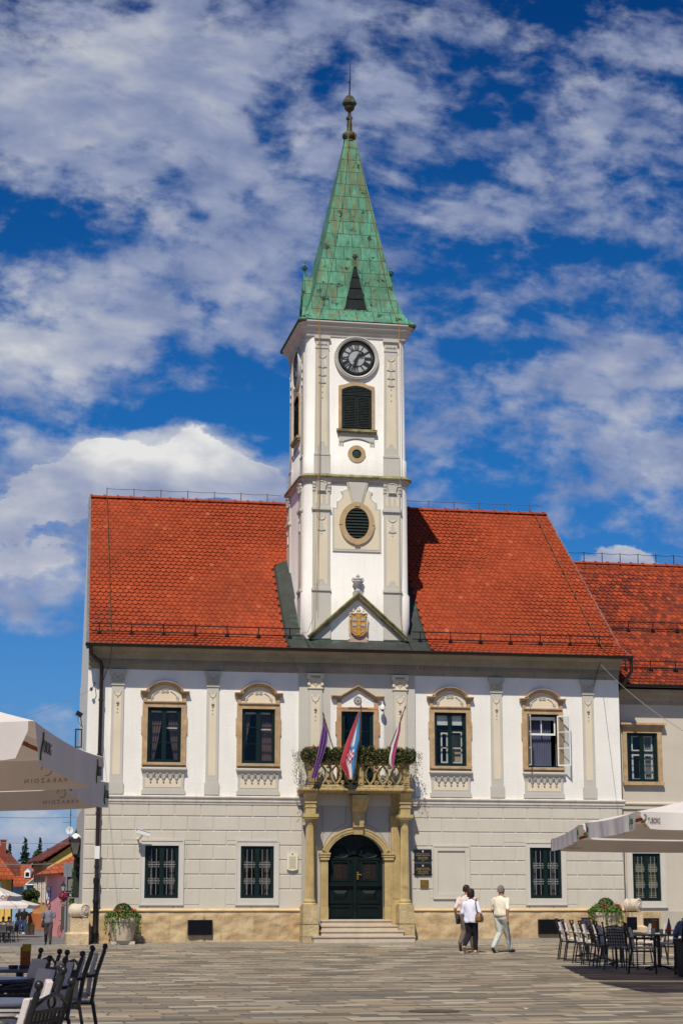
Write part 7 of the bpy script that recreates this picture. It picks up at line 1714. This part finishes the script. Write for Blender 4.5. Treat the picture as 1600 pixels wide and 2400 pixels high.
g = MB(xf); g.box(-.26, .26, -1.8, 0, 0, .62); g.frame(-.24, .24, .04, .56, .08, .03, -.02); g.prism([(-.26, .62), (.26, .62), (0, .90)], -1.5, 0); part(g, 'dormer', WPAINT, rf, smooth=0)
g = MB(xf); g.box(-.17, .17, .005, .015, .11, .49); part(g, 'dormer_pane', BLKG, rf, smooth=0)
g = MB(xf); g.add([(-.32, .06, .58), (0, .06, .93), (0, -1.5, .93), (-.32, -1.5, .58), (.32, .06, .58), (.32, -1.5, .58)], [(0,1,2,3), (1,4,5,2)]); part(g, 'dormer_roof', mat('grey_zinc', (.35, .35, .40), .5, .1, 3, 20, 0), rf, smooth=0)
windowset(bh, b_x0, b_x1, (.3, .62), .3, 1.5, 1.0) if False else None
# shed gable right of the blue house
sg_ = thing('white_gabled_shed', 'low building with white framed gable between the blue house and the ochre corner', 'house', tuple(L3(80, 2150, 158)), world=True)
g = MB(); g.prismz([cfl(lat(70, 158), 158), cfl(lat(110, 158), 158), cfl(lat(110, 161), 161), cfl(lat(70, 161), 161)], GZ-.3, zat(2078, 158)); part(g, 'wall', BLR, sg_, smooth=0)
g = MB(); a_, b_, c_ = L3(58, 2076, 157.5), L3(112, 2076, 157.5), L3(86, 2056, 157.5); g.face([tuple(a_), tuple(b_), tuple(c_)]); v_ = fy_*4; g.face([tuple(a_), tuple(c_), tuple(c_+v_), tuple(a_+v_)]); part(g, 'gable', mat('grey_slate', (.13, .15, .13), .8, .1, 2, 10, 0), sg_, smooth=0)
g = MB(); g.tube([tuple(a_), tuple(c_), tuple(b_)], .045, 5); g.tube([tuple(a_), tuple(b_)], .06, 5); part(g, 'white_trim', WPAINT, sg_)
# yellow house on the far left and the dark roof behind it
yh = thing('yellow_house', 'yellow house with orange hipped roof at the left picture edge', 'house', tuple(L3(0, 2150, 132)), world=True)
q0, q1 = cfl(lat(-160, 132), 132), cfl(lat(26, 132), 132); q2, q3 = cfl(lat(28, 140), 140), cfl(lat(-160, 140), 140); yz = zat(2056, 132)
g = MB(); g.prismz([q0, q1, q2, q3], GZ-.3, yz); part(g, 'wall', YEL, yh, smooth=0)
e0, e1, r0, r1 = L3(-165, 2057, 131.3), L3(32, 2057, 131.3), L3(-165, 1960, 137), L3(-22, 1992, 137)
g = MB(); g.face([tuple(e0), tuple(e1), tuple(r1), tuple(r0)]); e2 = L3(34, 2057, 141); g.face([tuple(e1), tuple(e2), tuple(r1)]); g.add([tuple(e0), tuple(e1), tuple(e1-Vector((0, 0, .2))), tuple(e0-Vector((0, 0, .2)))], [(0,1,2,3)]); part(g, 'roof', FT, yh, smooth=0)
windowset(yh, q0, q1, (.91, .72), zat(2086, 132), zat(2069, 132), .55)
g = MB(); p = L3(27.5, 2058, 131.6); g.tube([tuple(p), (p.x, p.y, GZ)], .05, 6); part(g, 'downpipe', BLACK, yh)
dh = thing('red_roofed_house', 'dark red roofed house with brick chimney behind the yellow house', 'house', tuple(L3(0, 2150, 146)), world=True)
g = MB(); g.prismz([cfl(lat(-150, 146), 146), cfl(lat(42, 146), 146), cfl(lat(42, 154), 154), cfl(lat(-150, 154), 154)], GZ-.3, zat(2045, 146)); part(g, 'wall', YEL, dh, smooth=0)
g = MB(); e0, e1, r0, r1, e2 = L3(-150, 2032, 145), L3(45, 2032, 145), L3(-150, 1985, 150), L3(5, 1988, 150), L3(45, 2032, 155); g.face([tuple(e0), tuple(e1), tuple(r1), tuple(r0)]); g.face([tuple(e1), tuple(e2), tuple(r1)]); g.face([tuple(e1), tuple(e0), tuple(L3(-150, 2056, 144.8)), tuple(L3(46, 2056, 144.8))]); rf = part(g, 'roof', FD, dh, smooth=0)
c_ = L3(3, 1990, 148); g = MB(); g.box(c_.x-.22, c_.x+.22, c_.y-.2, c_.y+.2, c_.z-.6, c_.z+.55); g.box(c_.x-.26, c_.x+.26, c_.y-.24, c_.y+.24, c_.z+.45, c_.z+.55); part(g, 'chimney', mat('red_brick', (.26, .06, .03), .9, .2, 6, 20, 0), rf, smooth=0)
# ivy covered shop wall right behind the town hall corner
sx, sy = cfl(lat(166, 84), 84); s2 = cfl(lat(166, 84)+5, 84)
ic = thing('ivy_covered_shop', 'dark shop front with ivy climbing the corner just behind the town hall', 'shop', (sx, sy, -.45), world=True)
g = MB(); g.prismz([(sx, sy), (s2[0], s2[1]), (s2[0]+2, s2[1]+7), (sx+2.6, sy+7)], -.6, zat(2040, 84)); part(g, 'wall', mat('grey_shop_render', (.20, .19, .18), .9, .1, 2, 10, 0), ic, smooth=0)
g = MB(); g.box(sx-.02, sx+.05, sy-.12, sy+.02, -.5, zat(2030, 84)); g.box(sx-.10, sx+.5, sy-.1, sy+.1, zat(2058, 84), zat(2028, 84)); part(g, 'corner_pillar', mat('grey_pillar', (.22, .23, .25), .8, .1, 2, 10, 0), ic, smooth=0)
R2 = random.Random(21); P = []
for i in range(900):
    v = R2.random(); py = 2040+80*v; px = 172+4*sin(v*5)+R2.gauss(0, 2.6); q = L3(px, py, 83.7+R2.uniform(-.15, .1)); P.append(tuple(q))
g = MB(); leaves(g, P, .13, R2); part(g, 'ivy', LEAFB, ic, smooth=0)
# dark shop panel with lettering, bracket sign, lantern, hanging basket
sp_ = thing('shop_board', 'tall dark board with blue letters standing by the shop', 'sign', tuple(L3(157, 2177, 92)), -PSI)
hh = (2177-2124)*92/F; ww = (170-144)*92/F/2
g = MB(); g.box(-ww, ww, 0, .08, 0, hh); g.build('board', mat('dark_olive_board', (.07, .065, .045), .7, .1, 3, 20, 0), sp_, smooth=0)
g = MB(); BLUE = mat('blue_sign_letters', (.02, .03, .40), .6, .1, 3, 20, 0)
for i, c in enumerate('mtč'): text_mb(c, .26, g, lambda u, v, w_, i=i: (-.02+u*.9, -.01-w_, hh*(.86-.30*i)+v), .004)
g.build('blue_letters', BLUE, sp_, smooth=0)
g = MB(); g.box(.10, .22, -.01, 0, hh*.66, hh*.80); g.build('orange_sticker', mat('orange_sticker', (.5, .28, .03), .6, .1, 3, 20, 0), sp_, smooth=0)
vs_ = thing('vertical_shop_sign', 'white vertical sign with blue letters on a post by the ochre house', 'sign', tuple(L3(112.5, 2172, 118)), -PSI)
hb, ht_, w_ = (2172-2109)*118/F, (2172-2081)*118/F, 8.8*118/F/2
g = MB(); g.box(-w_, w_, 0, .08, hb, ht_); g.build('sign_panel', WPAINT, vs_, smooth=0)
g = MB(); g.frame(-w_-.02, w_+.02, hb-.02, ht_+.02, .025, -.01, .09); g.build('sign_frame', mat('blue_sign_frame', (.08, .12, .3), .5, .1, 3, 20, 0), vs_, smooth=0)
g = MB()
for i, c in enumerate('mtč'): text_mb(c, .29, g, lambda u, v, q, i=i: (u*.95, -.015-q, ht_-.27-.16*i*1.15+v), .004)
g.build('blue_letters', BLUE, vs_, smooth=0)
g = MB(); g.box(-.035, .035, .0, .07, 0, hb); g.build('sign_post', WPAINT, vs_, smooth=0)
rs = thing('hanging_shop_sign', 'small black bracket sign with a white letter R beside the flower basket', 'sign', tuple(L3(165, 2101, 80)), -PSI)
w_, h_ = 22*80/F/2, 9.5*80/F/2; g = MB(); g.box(-w_, w_, 0, .05, -h_, h_); g.tube([(-w_, .02, h_+.08), (w_+.2, .02, h_+.10)], .015, 4); g.build('sign_panel', BLACK, rs, smooth=0)
g = MB(); text_mb('R', .15, g, lambda u, v, q: (u, -.005-q, .02+v), .003); g.box(-.12, .12, -.006, 0, -.075, -.066); g.build('white_letter', WPAINT, rs, smooth=0)
bl_ = thing('bracket_lantern', 'glass street lantern on a scrolled iron bracket in front of the pink wall', 'lantern', tuple(L3(147, 2090, 82)), -PSI)
def lantern(o, s, glass_m=None):
    g = MB(); 
    g.loft([[(a*w_, b*w_, z) for a, b in ((-1,-1),(1,-1),(1,1),(-1,1))] for z, w_ in ((0, .07*s), (.36*s, .15*s))]); g.build('lantern_glass', glass_m or mat('pale_lantern_glass', (.45, .42, .40), .2, .2, 4, 20, 0, spec=.6), o, smooth=0)
    g = MB()
    for a, b in ((-1,-1),(1,-1),(1,1),(-1,1)): g.tube([(a*.07*s, b*.07*s, 0), (a*.152*s, b*.152*s, .36*s)], .012*s, 4)
    g.loft([[(a*w_, b*w_, z) for a, b in ((-1,-1),(1,-1),(1,1),(-1,1))] for z, w_ in ((.36*s, .18*s), (.38*s, .18*s), (.50*s, .06*s), (.54*s, .05*s))]); g.sphere((0, 0, .58*s), .04*s, 6); g.tube([(0, 0, .58*s), (0, 0, .68*s)], .012*s, 4)
    g.loft([[(a*w_, b*w_, z) for a, b in ((-1,-1),(1,-1),(1,1),(-1,1))] for z, w_ in ((-.10*s, .03*s), (-.03*s, .08*s), (0, .075*s))]); g.build('lantern_frame', BLACK, o, smooth=0)
lantern(bl_, .62)
g = MB(); g.tube([(0, 0, -.07), (0, 0, -.02)], .02, 5); g.tube([(0, 0, .0), (.15, 0, .0), (.45, 0, .0)], .012, 4); g.tube([(.05, 0, -.12), (.2, 0, -.10), (.45, 0, -.1)], .012, 4)
for c in (.14, .27, .38): g.tube([(c+.05*cos(t), 0, -.05+.045*sin(t)) for t in [k*.8 for k in range(9)]], .008, 4)
g.build('scrolled_bracket', BLACK, bl_)
hbk = thing('hanging_basket', 'hanging basket of dark red petunias below the lantern bracket', 'flower basket', tuple(L3(148, 2105, 79)), -PSI)
g = MB(); P = []
for i in range(420): a = R2.uniform(0, 6.3); r_ = sqrt(R2.random()); zz = R2.uniform(-1, 1); P.append((.20*r_*cos(a)*sqrt(1-zz*zz*.6), .2*r_*sin(a), .06+.15*zz))
leaves(g, P, .05, R2); g.build('blossoms', FLOP, hbk, smooth=0)
g = MB(); P = [(.16*cos(a)*R2.random(), .16*sin(a), -.05-.28*R2.random()**2) for a in [R2.uniform(0, 6.3) for _ in range(140)]]; leaves(g, P, .045, R2); g.build('foliage', LEAF, hbk, smooth=0)
g = MB(); g.lathe([(.05, -.14), (.13, -.02), (.15, .02)], (0, 0, 0), 10); g.tube([(0, 0, .0), (0, 0, .28)], .006, 4); g.build('basket', BLACK, hbk)
# lantern, floodlight, open window on the side wall of the town hall
wl = thing('wall_lantern', 'large old street lantern with white dome on the side wall of the town hall', 'lantern', (0, 0, 0)); 
y_ = 3.6; xw = lw(y_); p = at(177, 2002, y_); wl.location = (p[0], y_, p[2]); wl.rotation_euler = (0, 0, -PSI)
lantern(wl, 1.12, mat('dark_lantern_glass', (.12, .11, .11), .2, .3, 4, 20, 0, spec=.6))
g = MB(); g.lathe([(.18, .40), (.17, .46), (.12, .56), (.04, .62), (.001, .63)], (0, 0, 0), 14); g.build('white_dome', WPAINT, wl)
g = MB(); g.tube([(0, 0, -.08), (.0, 0, -.25), (.12, .02, -.38), (.3, .05, -.42), (.5, .08, -.3)], .03, 6); g.tube([(.05, .0, -.3), (-.05, 0, -.45), (.1, 0, -.6), (.4, .05, -.7)], .02, 5); g.build('iron_bracket', BLACK, wl)
bn = thing('furled_banner', 'dark furled awning hanging on the side wall below the lantern', 'awning', (0, 0, 0)); y_ = 4.2; p = at(181, 2070, y_); bn.location = (p[0], y_, p[2])
g = MB(); g.loft([[(-.12+.02*sin(z*9), -.05, z), (.10, -.06, z), (.12, .08, z), (-.1, .08, z)] for z in [-.45+.15*i for i in range(11)]]); g.build('furled_cloth', mat('dark_green_awning', (.02, .028, .02), .9, .4, 6, 20, .01), bn)
g = MB(); g.tube([(.10, 0, -.7), (.10, 0, 1.25)], .02, 5); g.build('awning_pole', BLACK, bn)
fl = thing('floodlight', 'small dark floodlight on the side wall above the white umbrella', 'floodlight', (0, 0, 0)); y_ = 2.2; p = at(187, 1678, y_); fl.location = (p[0], y_, p[2])
g = MB(); g.loft([[(-.10, -.14*k, .05*k+.03), (.02, -.14*k, .10*k+.03), (.06, .14*k, .10*k+.03), (-.06, .14*k, -.08*k+.03)] for k in (.6, 1.0, .9)]) if False else g.rbox((-.02, 0, .05), (.20, .26, .12), Matrix.Rotation(.5, 3, 'Y')); g.tube([(.02, 0, .05), (.06, 0, -.3), (.10, 0, -.35)], .015, 5); g.tube([(-.02, 0, 0), (-.06, 0, -.15), (.05, 0, -.32)], .006, 4); g.build('lamp_housing', BLACK, fl, smooth=0)
p = at(188, 1730, 3.0)
g = MB(); g.frame(p[0]-.16, p[0]+.06, p[2]-.30, p[2]+.28, .035, 2.98, 3.02); so2 = part(g, 'side_window_sash', GREEN, smooth=0); g = MB(); g.face([(p[0]-.13, 3.0, p[2]-.27), (p[0]+.03, 3.0, p[2]-.27), (p[0]+.03, 3.0, p[2]+.25), (p[0]-.13, 3.0, p[2]+.25)]); part(g, 'sash_pane', GLASS, so2, smooth=0)
# ------------------------------------------------------------------ trees
def conifer(label, px, pytop, d, R_, seed, base=GZ):
    x, y = cf(px, d); zt = zat(pytop, d); H = zt-base; o = thing('conifer_tree', label, 'tree', (x, y, base), group='dark conifers behind the roofs'); r_ = random.Random(seed)
    g = MB(); g.tube([(0, 0, 0), (.1, 0, H*.5), (0, 0, H)], [.22, .12, .01], 6); g.build('trunk', BARK, o)
    g = MB(); P = []
    z = H*.12
    while z < H*.99:
        t = 1-z/H; R = R_*(t**.85)*(1 if t > .1 else 1); nb = max(4, int(9*min(1, t*2)+3))
        for k in range(nb):
            a = r_.uniform(0, 2*pi); L = R*r_.uniform(.65, 1.15)
            for s in range(int(5+L*14)):
                q = r_.random()**.7; P.append((L*q*cos(a)+r_.gauss(0, .05), L*q*sin(a)+r_.gauss(0, .05), z-.22*L*q+r_.gauss(0, .05)-.1*r_.random()))
        z += .17
    leaves(g, P, .20, r_, .1); g.build('crown', DLEAF, o, smooth=0)
conifer('tall dark conifer, middle of the three behind the orange roofs', 55, 1967, 195, 2.2, 1)
conifer('shorter dark conifer left of the tallest one behind the dark red roof', 19, 1981, 190, 1.6, 2)
conifer('slender dark conifer right of the tallest one behind the birch', 89, 1967, 200, 1.3, 3)
conifer('very small conifer tip showing over the corner house roof', 109, 1993, 205, .9, 4)
def leafy(name, label, px, d, pts_, size, m, seed, cat='tree', n=2600, trunk=True):
    x, y = cf(px, d); o = thing(name, label, cat, (x, y, GZ)); r_ = random.Random(seed); P = []
    blobs_ = [(Vector(((bx-px)*d/F, r_.uniform(-.8, .8), zat(by, d)-GZ)), br*d/F) for bx, by, br in pts_]
    tot = sum(b[1]**2 for b in blobs_)
    for c, R in blobs_:
        for i in range(int(n*R*R/tot)):
            v = Vector((r_.gauss(0, 1), r_.gauss(0, 1), r_.gauss(0, 1))).normalized()*R*(.45+.6*r_.random()); P.append(tuple(c+v))
    g = MB(); leaves(g, P, size, r_); 
    if trunk:
        t = MB(); t.tube([(0, 0, 0), (.1, 0, 1.5), (0, .1, blobs_[0][0].z)], [.16, .12, .05], 6)
        for c, R in blobs_[:4]: t.tube([(0, .05, 1.6), tuple(c*.6), tuple(c)], [.07, .05, .02], 5)
        t.build('trunk', BARK, o)
    g.build('crown', m, o, smooth=0); return o
leafy('birch_tree', 'green birch with hanging branches between the blue and ochre houses', 86, 156, [(86, 2008, 9), (80, 2016, 8), (92, 2016, 9), (86, 2028, 10), (92, 2040, 9), (84, 2045, 6), (90, 2055, 8), (94, 2065, 6), (78, 2034, 5)], .22, MLEAF, 5)
leafy('round_bush', 'dark green bush in front of the blue house', 66, 140, [(66, 2100, 12), (54, 2104, 10), (78, 2104, 12), (60, 2094, 8), (74, 2092, 9), (84, 2098, 9), (70, 2112, 10), (50, 2112, 8)], .16, LEAF, 6, 'bush', 2400, False)
leafy('low_bush', 'small light green bush under the dark one', 78, 136, [(78, 2114, 6), (70, 2118, 6), (85, 2118, 6)], .12, LEAFB, 7, 'bush', 500, False)
# ------------------------------------------------------------------ street life
umbrella('white street umbrella at the left edge with red drink lettering', lat(38, 100)-2.0, 102, 2.0, 2.0, zat(2100, 100), zat(2060, 102), words=False, group='white umbrellas down the street', seed=7)
umbrella('white street umbrella lower and farther right than the drink lettered one', lat(84, 111)-2.05, 113, 2.05, 2.0, zat(2121, 111), zat(2092, 113), words=False, group='white umbrellas down the street', seed=8, drop=.20)
us = [o for o in SC.objects if o.get('category') == 'umbrella' and 'drink lettering' in o['label']][0]
g = MB(); zv = zat(2100, 100)-us.location.z; text_mb('Coca-Cola', .30, g, lambda u, v, q: (2.0-.50+u*.75, -2.03-q, zv-.10+v), .003); g.build('printed_lettering', mat('red_print', (.30, .02, .03), .7, .1, 3, 20, 0), us, smooth=0)
DSH = clothm('black_tshirt', (.012, .012, .015)); JEAN = clothm('blue_jeans', (.03, .06, .14)); 
walkT = dict(hip=.92, lean=.0, legs=[((-.09, .10, .49), (-.10, .14, .09)), ((.09, -.02, .49), (.10, -.24, .14))], toe=(.0, -.5), arms=[(0, (-.26, .02, 1.12), (-.22, .16, .92)), (0, (.26, -.04, 1.12), (.26, .04, .88))], sleeve=.8, shirt=-.02, turn=.1)
x, y, z = place(115, 83)
person('man in grey shirt and dark trousers walking toward the square with a black bag', (x, y, z), pi-PSI+.1, walkT, (SKIN, clothm('grey_shirt', (.19, .19, .23)), clothm('dark_taupe_trousers', (.065, .050, .052)), SHK, HK), 'short', strap_bag(mat('black_nylon', (.012, .012, .014), .6, .2, 8, 30, 0), 1, .90, (.06, .14, .15)), H=1.79, vox=.02)
x, y, z = place(46, 125)
person('person in dark clothes and jeans, left one of the couple under the street umbrellas', (x, y, z), pi-PSI, walkT, (SKIN, DSH, JEAN, SHK, HB), 'long', None, H=1.64, female=True, vox=.03)
x, y, z = place(58, 124)
person('person in black printed t-shirt and blue jeans, right one of the couple', (x, y, z), pi-PSI-.2, walkT, (SKIN, DSH, JEAN, WPAINT, HK), 'short', None, H=1.74, vox=.03)
x, y, z = place(135.5, 146)
person('small figure in white shirt and jeans near the pink wall', (x, y, z), pi/2-PSI, walkT, (SKIN, WPAINT, JEAN, SHK, HB), 'short', None, H=1.42, vox=.03)
seat2 = dict(seat, turn=.3)
for px, lab in ((10, 'seated cafe guest down the street, left of the pair'), (23, 'seated cafe guest down the street, right of the pair')):
    x, y, z = place(px, 112); person(lab, (x, y, z-.08), -PSI+.5, seat2, (SKIN, clothm('pale_brown_shirt', (.30, .24, .2)), JEAN, SHK, HB), 'short', None, H=1.68, vox=.035)
for i, (px, d, a) in enumerate(((2, 92, 10), (11, 91, -15), (20, 93, 30), (28, 94, 80), (6, 99, 190), (17, 100, 170))):
    chair(CH, ('dark street cafe chair at the left edge under the lettered umbrella', 'dark street cafe chair second from the left edge down the street', 'dark street cafe chair third from the left edge down the street', 'dark street cafe chair standing rightmost of its group down the street', 'dark street cafe chair behind the front ones, left', 'dark street cafe chair behind the front ones, right')[i], px, d, radians(a))
table('cafe_table', 'dark cafe table down the street at the left edge', 10, 95.5, .45, .45); table('cafe_table', 'dark cafe table down the street before the couple', 24, 97, .4, .4)
for px, lab in ((68.5, 'low dark box planter behind the couple, left one'), (75.5, 'low dark box planter behind the couple, right one')):
    x, y, z = place(px, 121); o = thing('planter_box', lab, 'planter', (x, y, z), -PSI, 'box planters down the street')
    g = MB(); g.loft([[(a*w_, b*w_, zz) for a, b in ((-1,-1),(1,-1),(1,1),(-1,1))] for zz, w_ in ((0, .15), (.05, .16), (.58, .17), (.60, .18), (.60, .14), (.55, .13))]); g.build('box_body', mat('brown_box', (.06, .045, .04), .8, .2, 3, 20, 0), o, smooth=0)
    g = MB(); P = [(R2.gauss(0, .09), R2.gauss(0, .09), .58+.12*R2.random()) for _ in range(60)]; leaves(g, P, .08, R2); g.build('foliage', LEAF, o, smooth=0)
# car
x, y = cf(86, 158); cr = thing('parked_car', 'silver car half hidden behind the ochre corner house', 'car', (x+.6, y, gz(x, y)+.12), -PSI)
PAINT = mat('silver_car_paint', (.50, .54, .56), .25, .03, 3, 20, 0, metal=.5, spec=.6); g = MB()
side = [(-2.05, .35), (-2.1, .55), (-1.95, .78), (-1.2, .92), (-.55, 1.36), (.1, 1.46), (1.0, 1.42), (1.65, 1.05), (2.05, .98), (2.12, .6), (2.05, .33)]
g.loft([[(u, yy, z if z < .95 else .95+(z-.95)*(1 if abs(yy) < .8 else .96)) for u, z in side] for yy in (-.85, -.80, .80, .85)]); bd = g.build('body', PAINT, cr, smooth=25); b = bd.modifiers.new('b', 'BEVEL'); b.width = .06; b.segments = 2; bake(bd)
g = MB(); g.prism([(-1.05, .96), (-.52, 1.32), (.05, 1.40), (.05, .96)], -.865, -.855); g.prism([(.12, .96), (.12, 1.40), (.95, 1.36), (1.4, 1.02)], -.865, -.855); g.build('side_window', BLKG, cr, smooth=0)
for u in (-1.3, 1.35):
    for s in (-.84, .64): g = MB(); g.lathe([(.001, s-.02), (.2, s-.02), (.22, s), (.33, s), (.33, s+.2), (.001, s+.2)], (u, 0, .33), 20, 'y'); wl_ = g.build('wheel', BLACK, cr); h = MB(); h.lathe([(.001, s-.03), (.19, s-.025), (.19, s)], (u, 0, .33), 12, 'y'); h.build('rim', PAINT, wl_)
g = MB(); g.box(-2.1, -1.95, -.75, -.5, .62, .75); g.build('headlight', GL2, cr, smooth=0)
# bicycle
x, y, z = place(148.5, 113); bk = thing('bicycle', 'dark bicycle parked end on by the shop front', 'bicycle', (x, y, z), -PSI+radians(80))
for u in (-.52, .52):
    g = MB(); g.tube([(u+.33*cos(t), 0, .34+.33*sin(t)) for t in [k*pi/12 for k in range(25)]], .018, 5, False); w_ = g.build('wheel', BLACK, bk); g = MB()
    for k in range(10): g.tube([(u, 0, .34), (u+.32*cos(k*pi/5), 0, .34+.32*sin(k*pi/5))], .004, 3)
    g.build('spokes', IRONW, w_)
g = MB(); g.tube([(-.52, 0, .34), (-.15, 0, .32), (.38, 0, .82), (-.22, 0, .78), (-.52, 0, .34)], .018, 5); g.tube([(-.15, 0, .32), (-.25, 0, .92)], .018, 5); g.tube([(.52, 0, .34), (.36, 0, .95)], .018, 5); g.build('bicycle_frame', mat('dark_blue_frame', (.02, .02, .05), .4, .1, 3, 20, 0), bk)
g = MB(); g.tube([(.25, -.27, .98), (.36, -.1, 1.0), (.38, .1, 1.0), (.25, .27, .98)], .014, 5); g.build('handlebar', IRONW, bk); g = MB(); g.loft([[(-.38, -.08, .93), (-.38, .08, .93), (-.38, .08, .97), (-.38, -.08, .97)], [(-.12, -.03, .93), (-.12, .03, .93), (-.12, .03, .96), (-.12, -.03, .96)]]); g.build('saddle', BLACK, bk); g = MB(); g.box(.45, .70, -.15, .15, .75, .95); g.build('wire_basket', IRONW, bk, smooth=0)
x, y, z = place(162, 108); o = thing('waste_bin', 'blue and red waste bin beside the bicycle', 'bin', (x, y, z), -PSI); g = MB(); g.lathe([(.001, 0), (.11, 0), (.12, .02), (.13, .60), (.001, .6)], (0, 0, 0), 14); g.build('bin_body', mat('blue_plastic', (.01, .03, .25), .5, .1, 3, 20, 0), o); g = MB(); g.lathe([(.14, .6), (.14, .66), (.08, .74), (.001, .75)], (0, 0, 0), 14); g.build('bin_lid', mat('red_plastic', (.3, .02, .02), .5, .1, 3, 20, 0), o)
# ------------------------------------------------------------------ overhead wires and small litter
def wire(label, pts, r, m=WIRE, sag=.15):
    P = []
    for a, b in zip(pts, pts[1:]):
        for k in range(13): t = k/12; p = Vector(a).lerp(Vector(b), t); P.append((p.x, p.y, p.z-sag*4*t*(1-t)))
    o = thing('overhead_wire', label, 'wire', P[0], world=True, group='overhead wires'); g = MB(); g.tube(P, r, 4); part(g, 'cable', m, o)
w0 = at(1405, 1555, -.15); wire('thin pale cable running from the right end of the cornice down to the right', [w0, L3(1640, 1738, 38)], .008)
wire('thin dark cable from the left corner of the facade toward the upper left', [at(228, 1608, -.2), L3(-60, 1712, 40)], .006)
wire('faint wire across the street below the large umbrella', [L3(-20, 1922, 90), L3(190, 1921, 95)], .014, WIRE, .05)
wire('wire crossing the street in front of the dark red roofs', [L3(-20, 2029, 100), L3(180, 2026, 88)], .016, WIRE, .05)
wire('upper wire crossing the street at roof height', [L3(-20, 1979, 110), L3(186, 1981, 96)], .014, WIRE, .05)
g = MB(); p = at(1405, 1552, -.30); g.tube([(p[0], -.53, p[2]+.12), (p[0], -.35, p[2]), (p[0]-.08, -.22, p[2]-.35), (p[0]-.16, -.12, p[2]-.75)], .010, 4); g.sphere((p[0], -.36, p[2]), .03, 6); part(g, 'cable_hook', BLACK)
g = MB(); p = at(222, 1608, -.15); g.tube([(p[0], -.02, p[2]+.12), (p[0]-.02, -.2, p[2]+.02), (p[0]-.1, -.22, p[2]-.1)], .012, 4); g.lathe([(.02, -.06), (.05, 0), (.02, .05)], (p[0]-.1, -.22, p[2]-.1), 8); part(g, 'cable_insulator', BLACK)
for px, py, lab in ((1229, 2353, 'scrap of white paper lying on the open paving'), (1414, 2257, 'crumpled white napkin on the paving in front of the right chairs')):
    d = 1.4*F/(py-2115); x, y = cf(px, d); o = thing('paper_scrap', lab, 'litter', (x, y, gz(x, y)+.004), .4); g = MB(); r_ = random.Random(px)
    if px < 1300: g.add([(-.04, -.03, 0), (.04, -.03, .01), (.045, .03, .004), (-.035, .03, .012)], [(0,1,2,3)])
    else:
        g.sphere((0, 0, .03), .04, 8); g.v = [(a+r_.gauss(0, .008), b+r_.gauss(0, .008), max(0, c+r_.gauss(0, .008))) for a, b, c in g.v]
    g.build('paper', WPAINT, o, smooth=0)
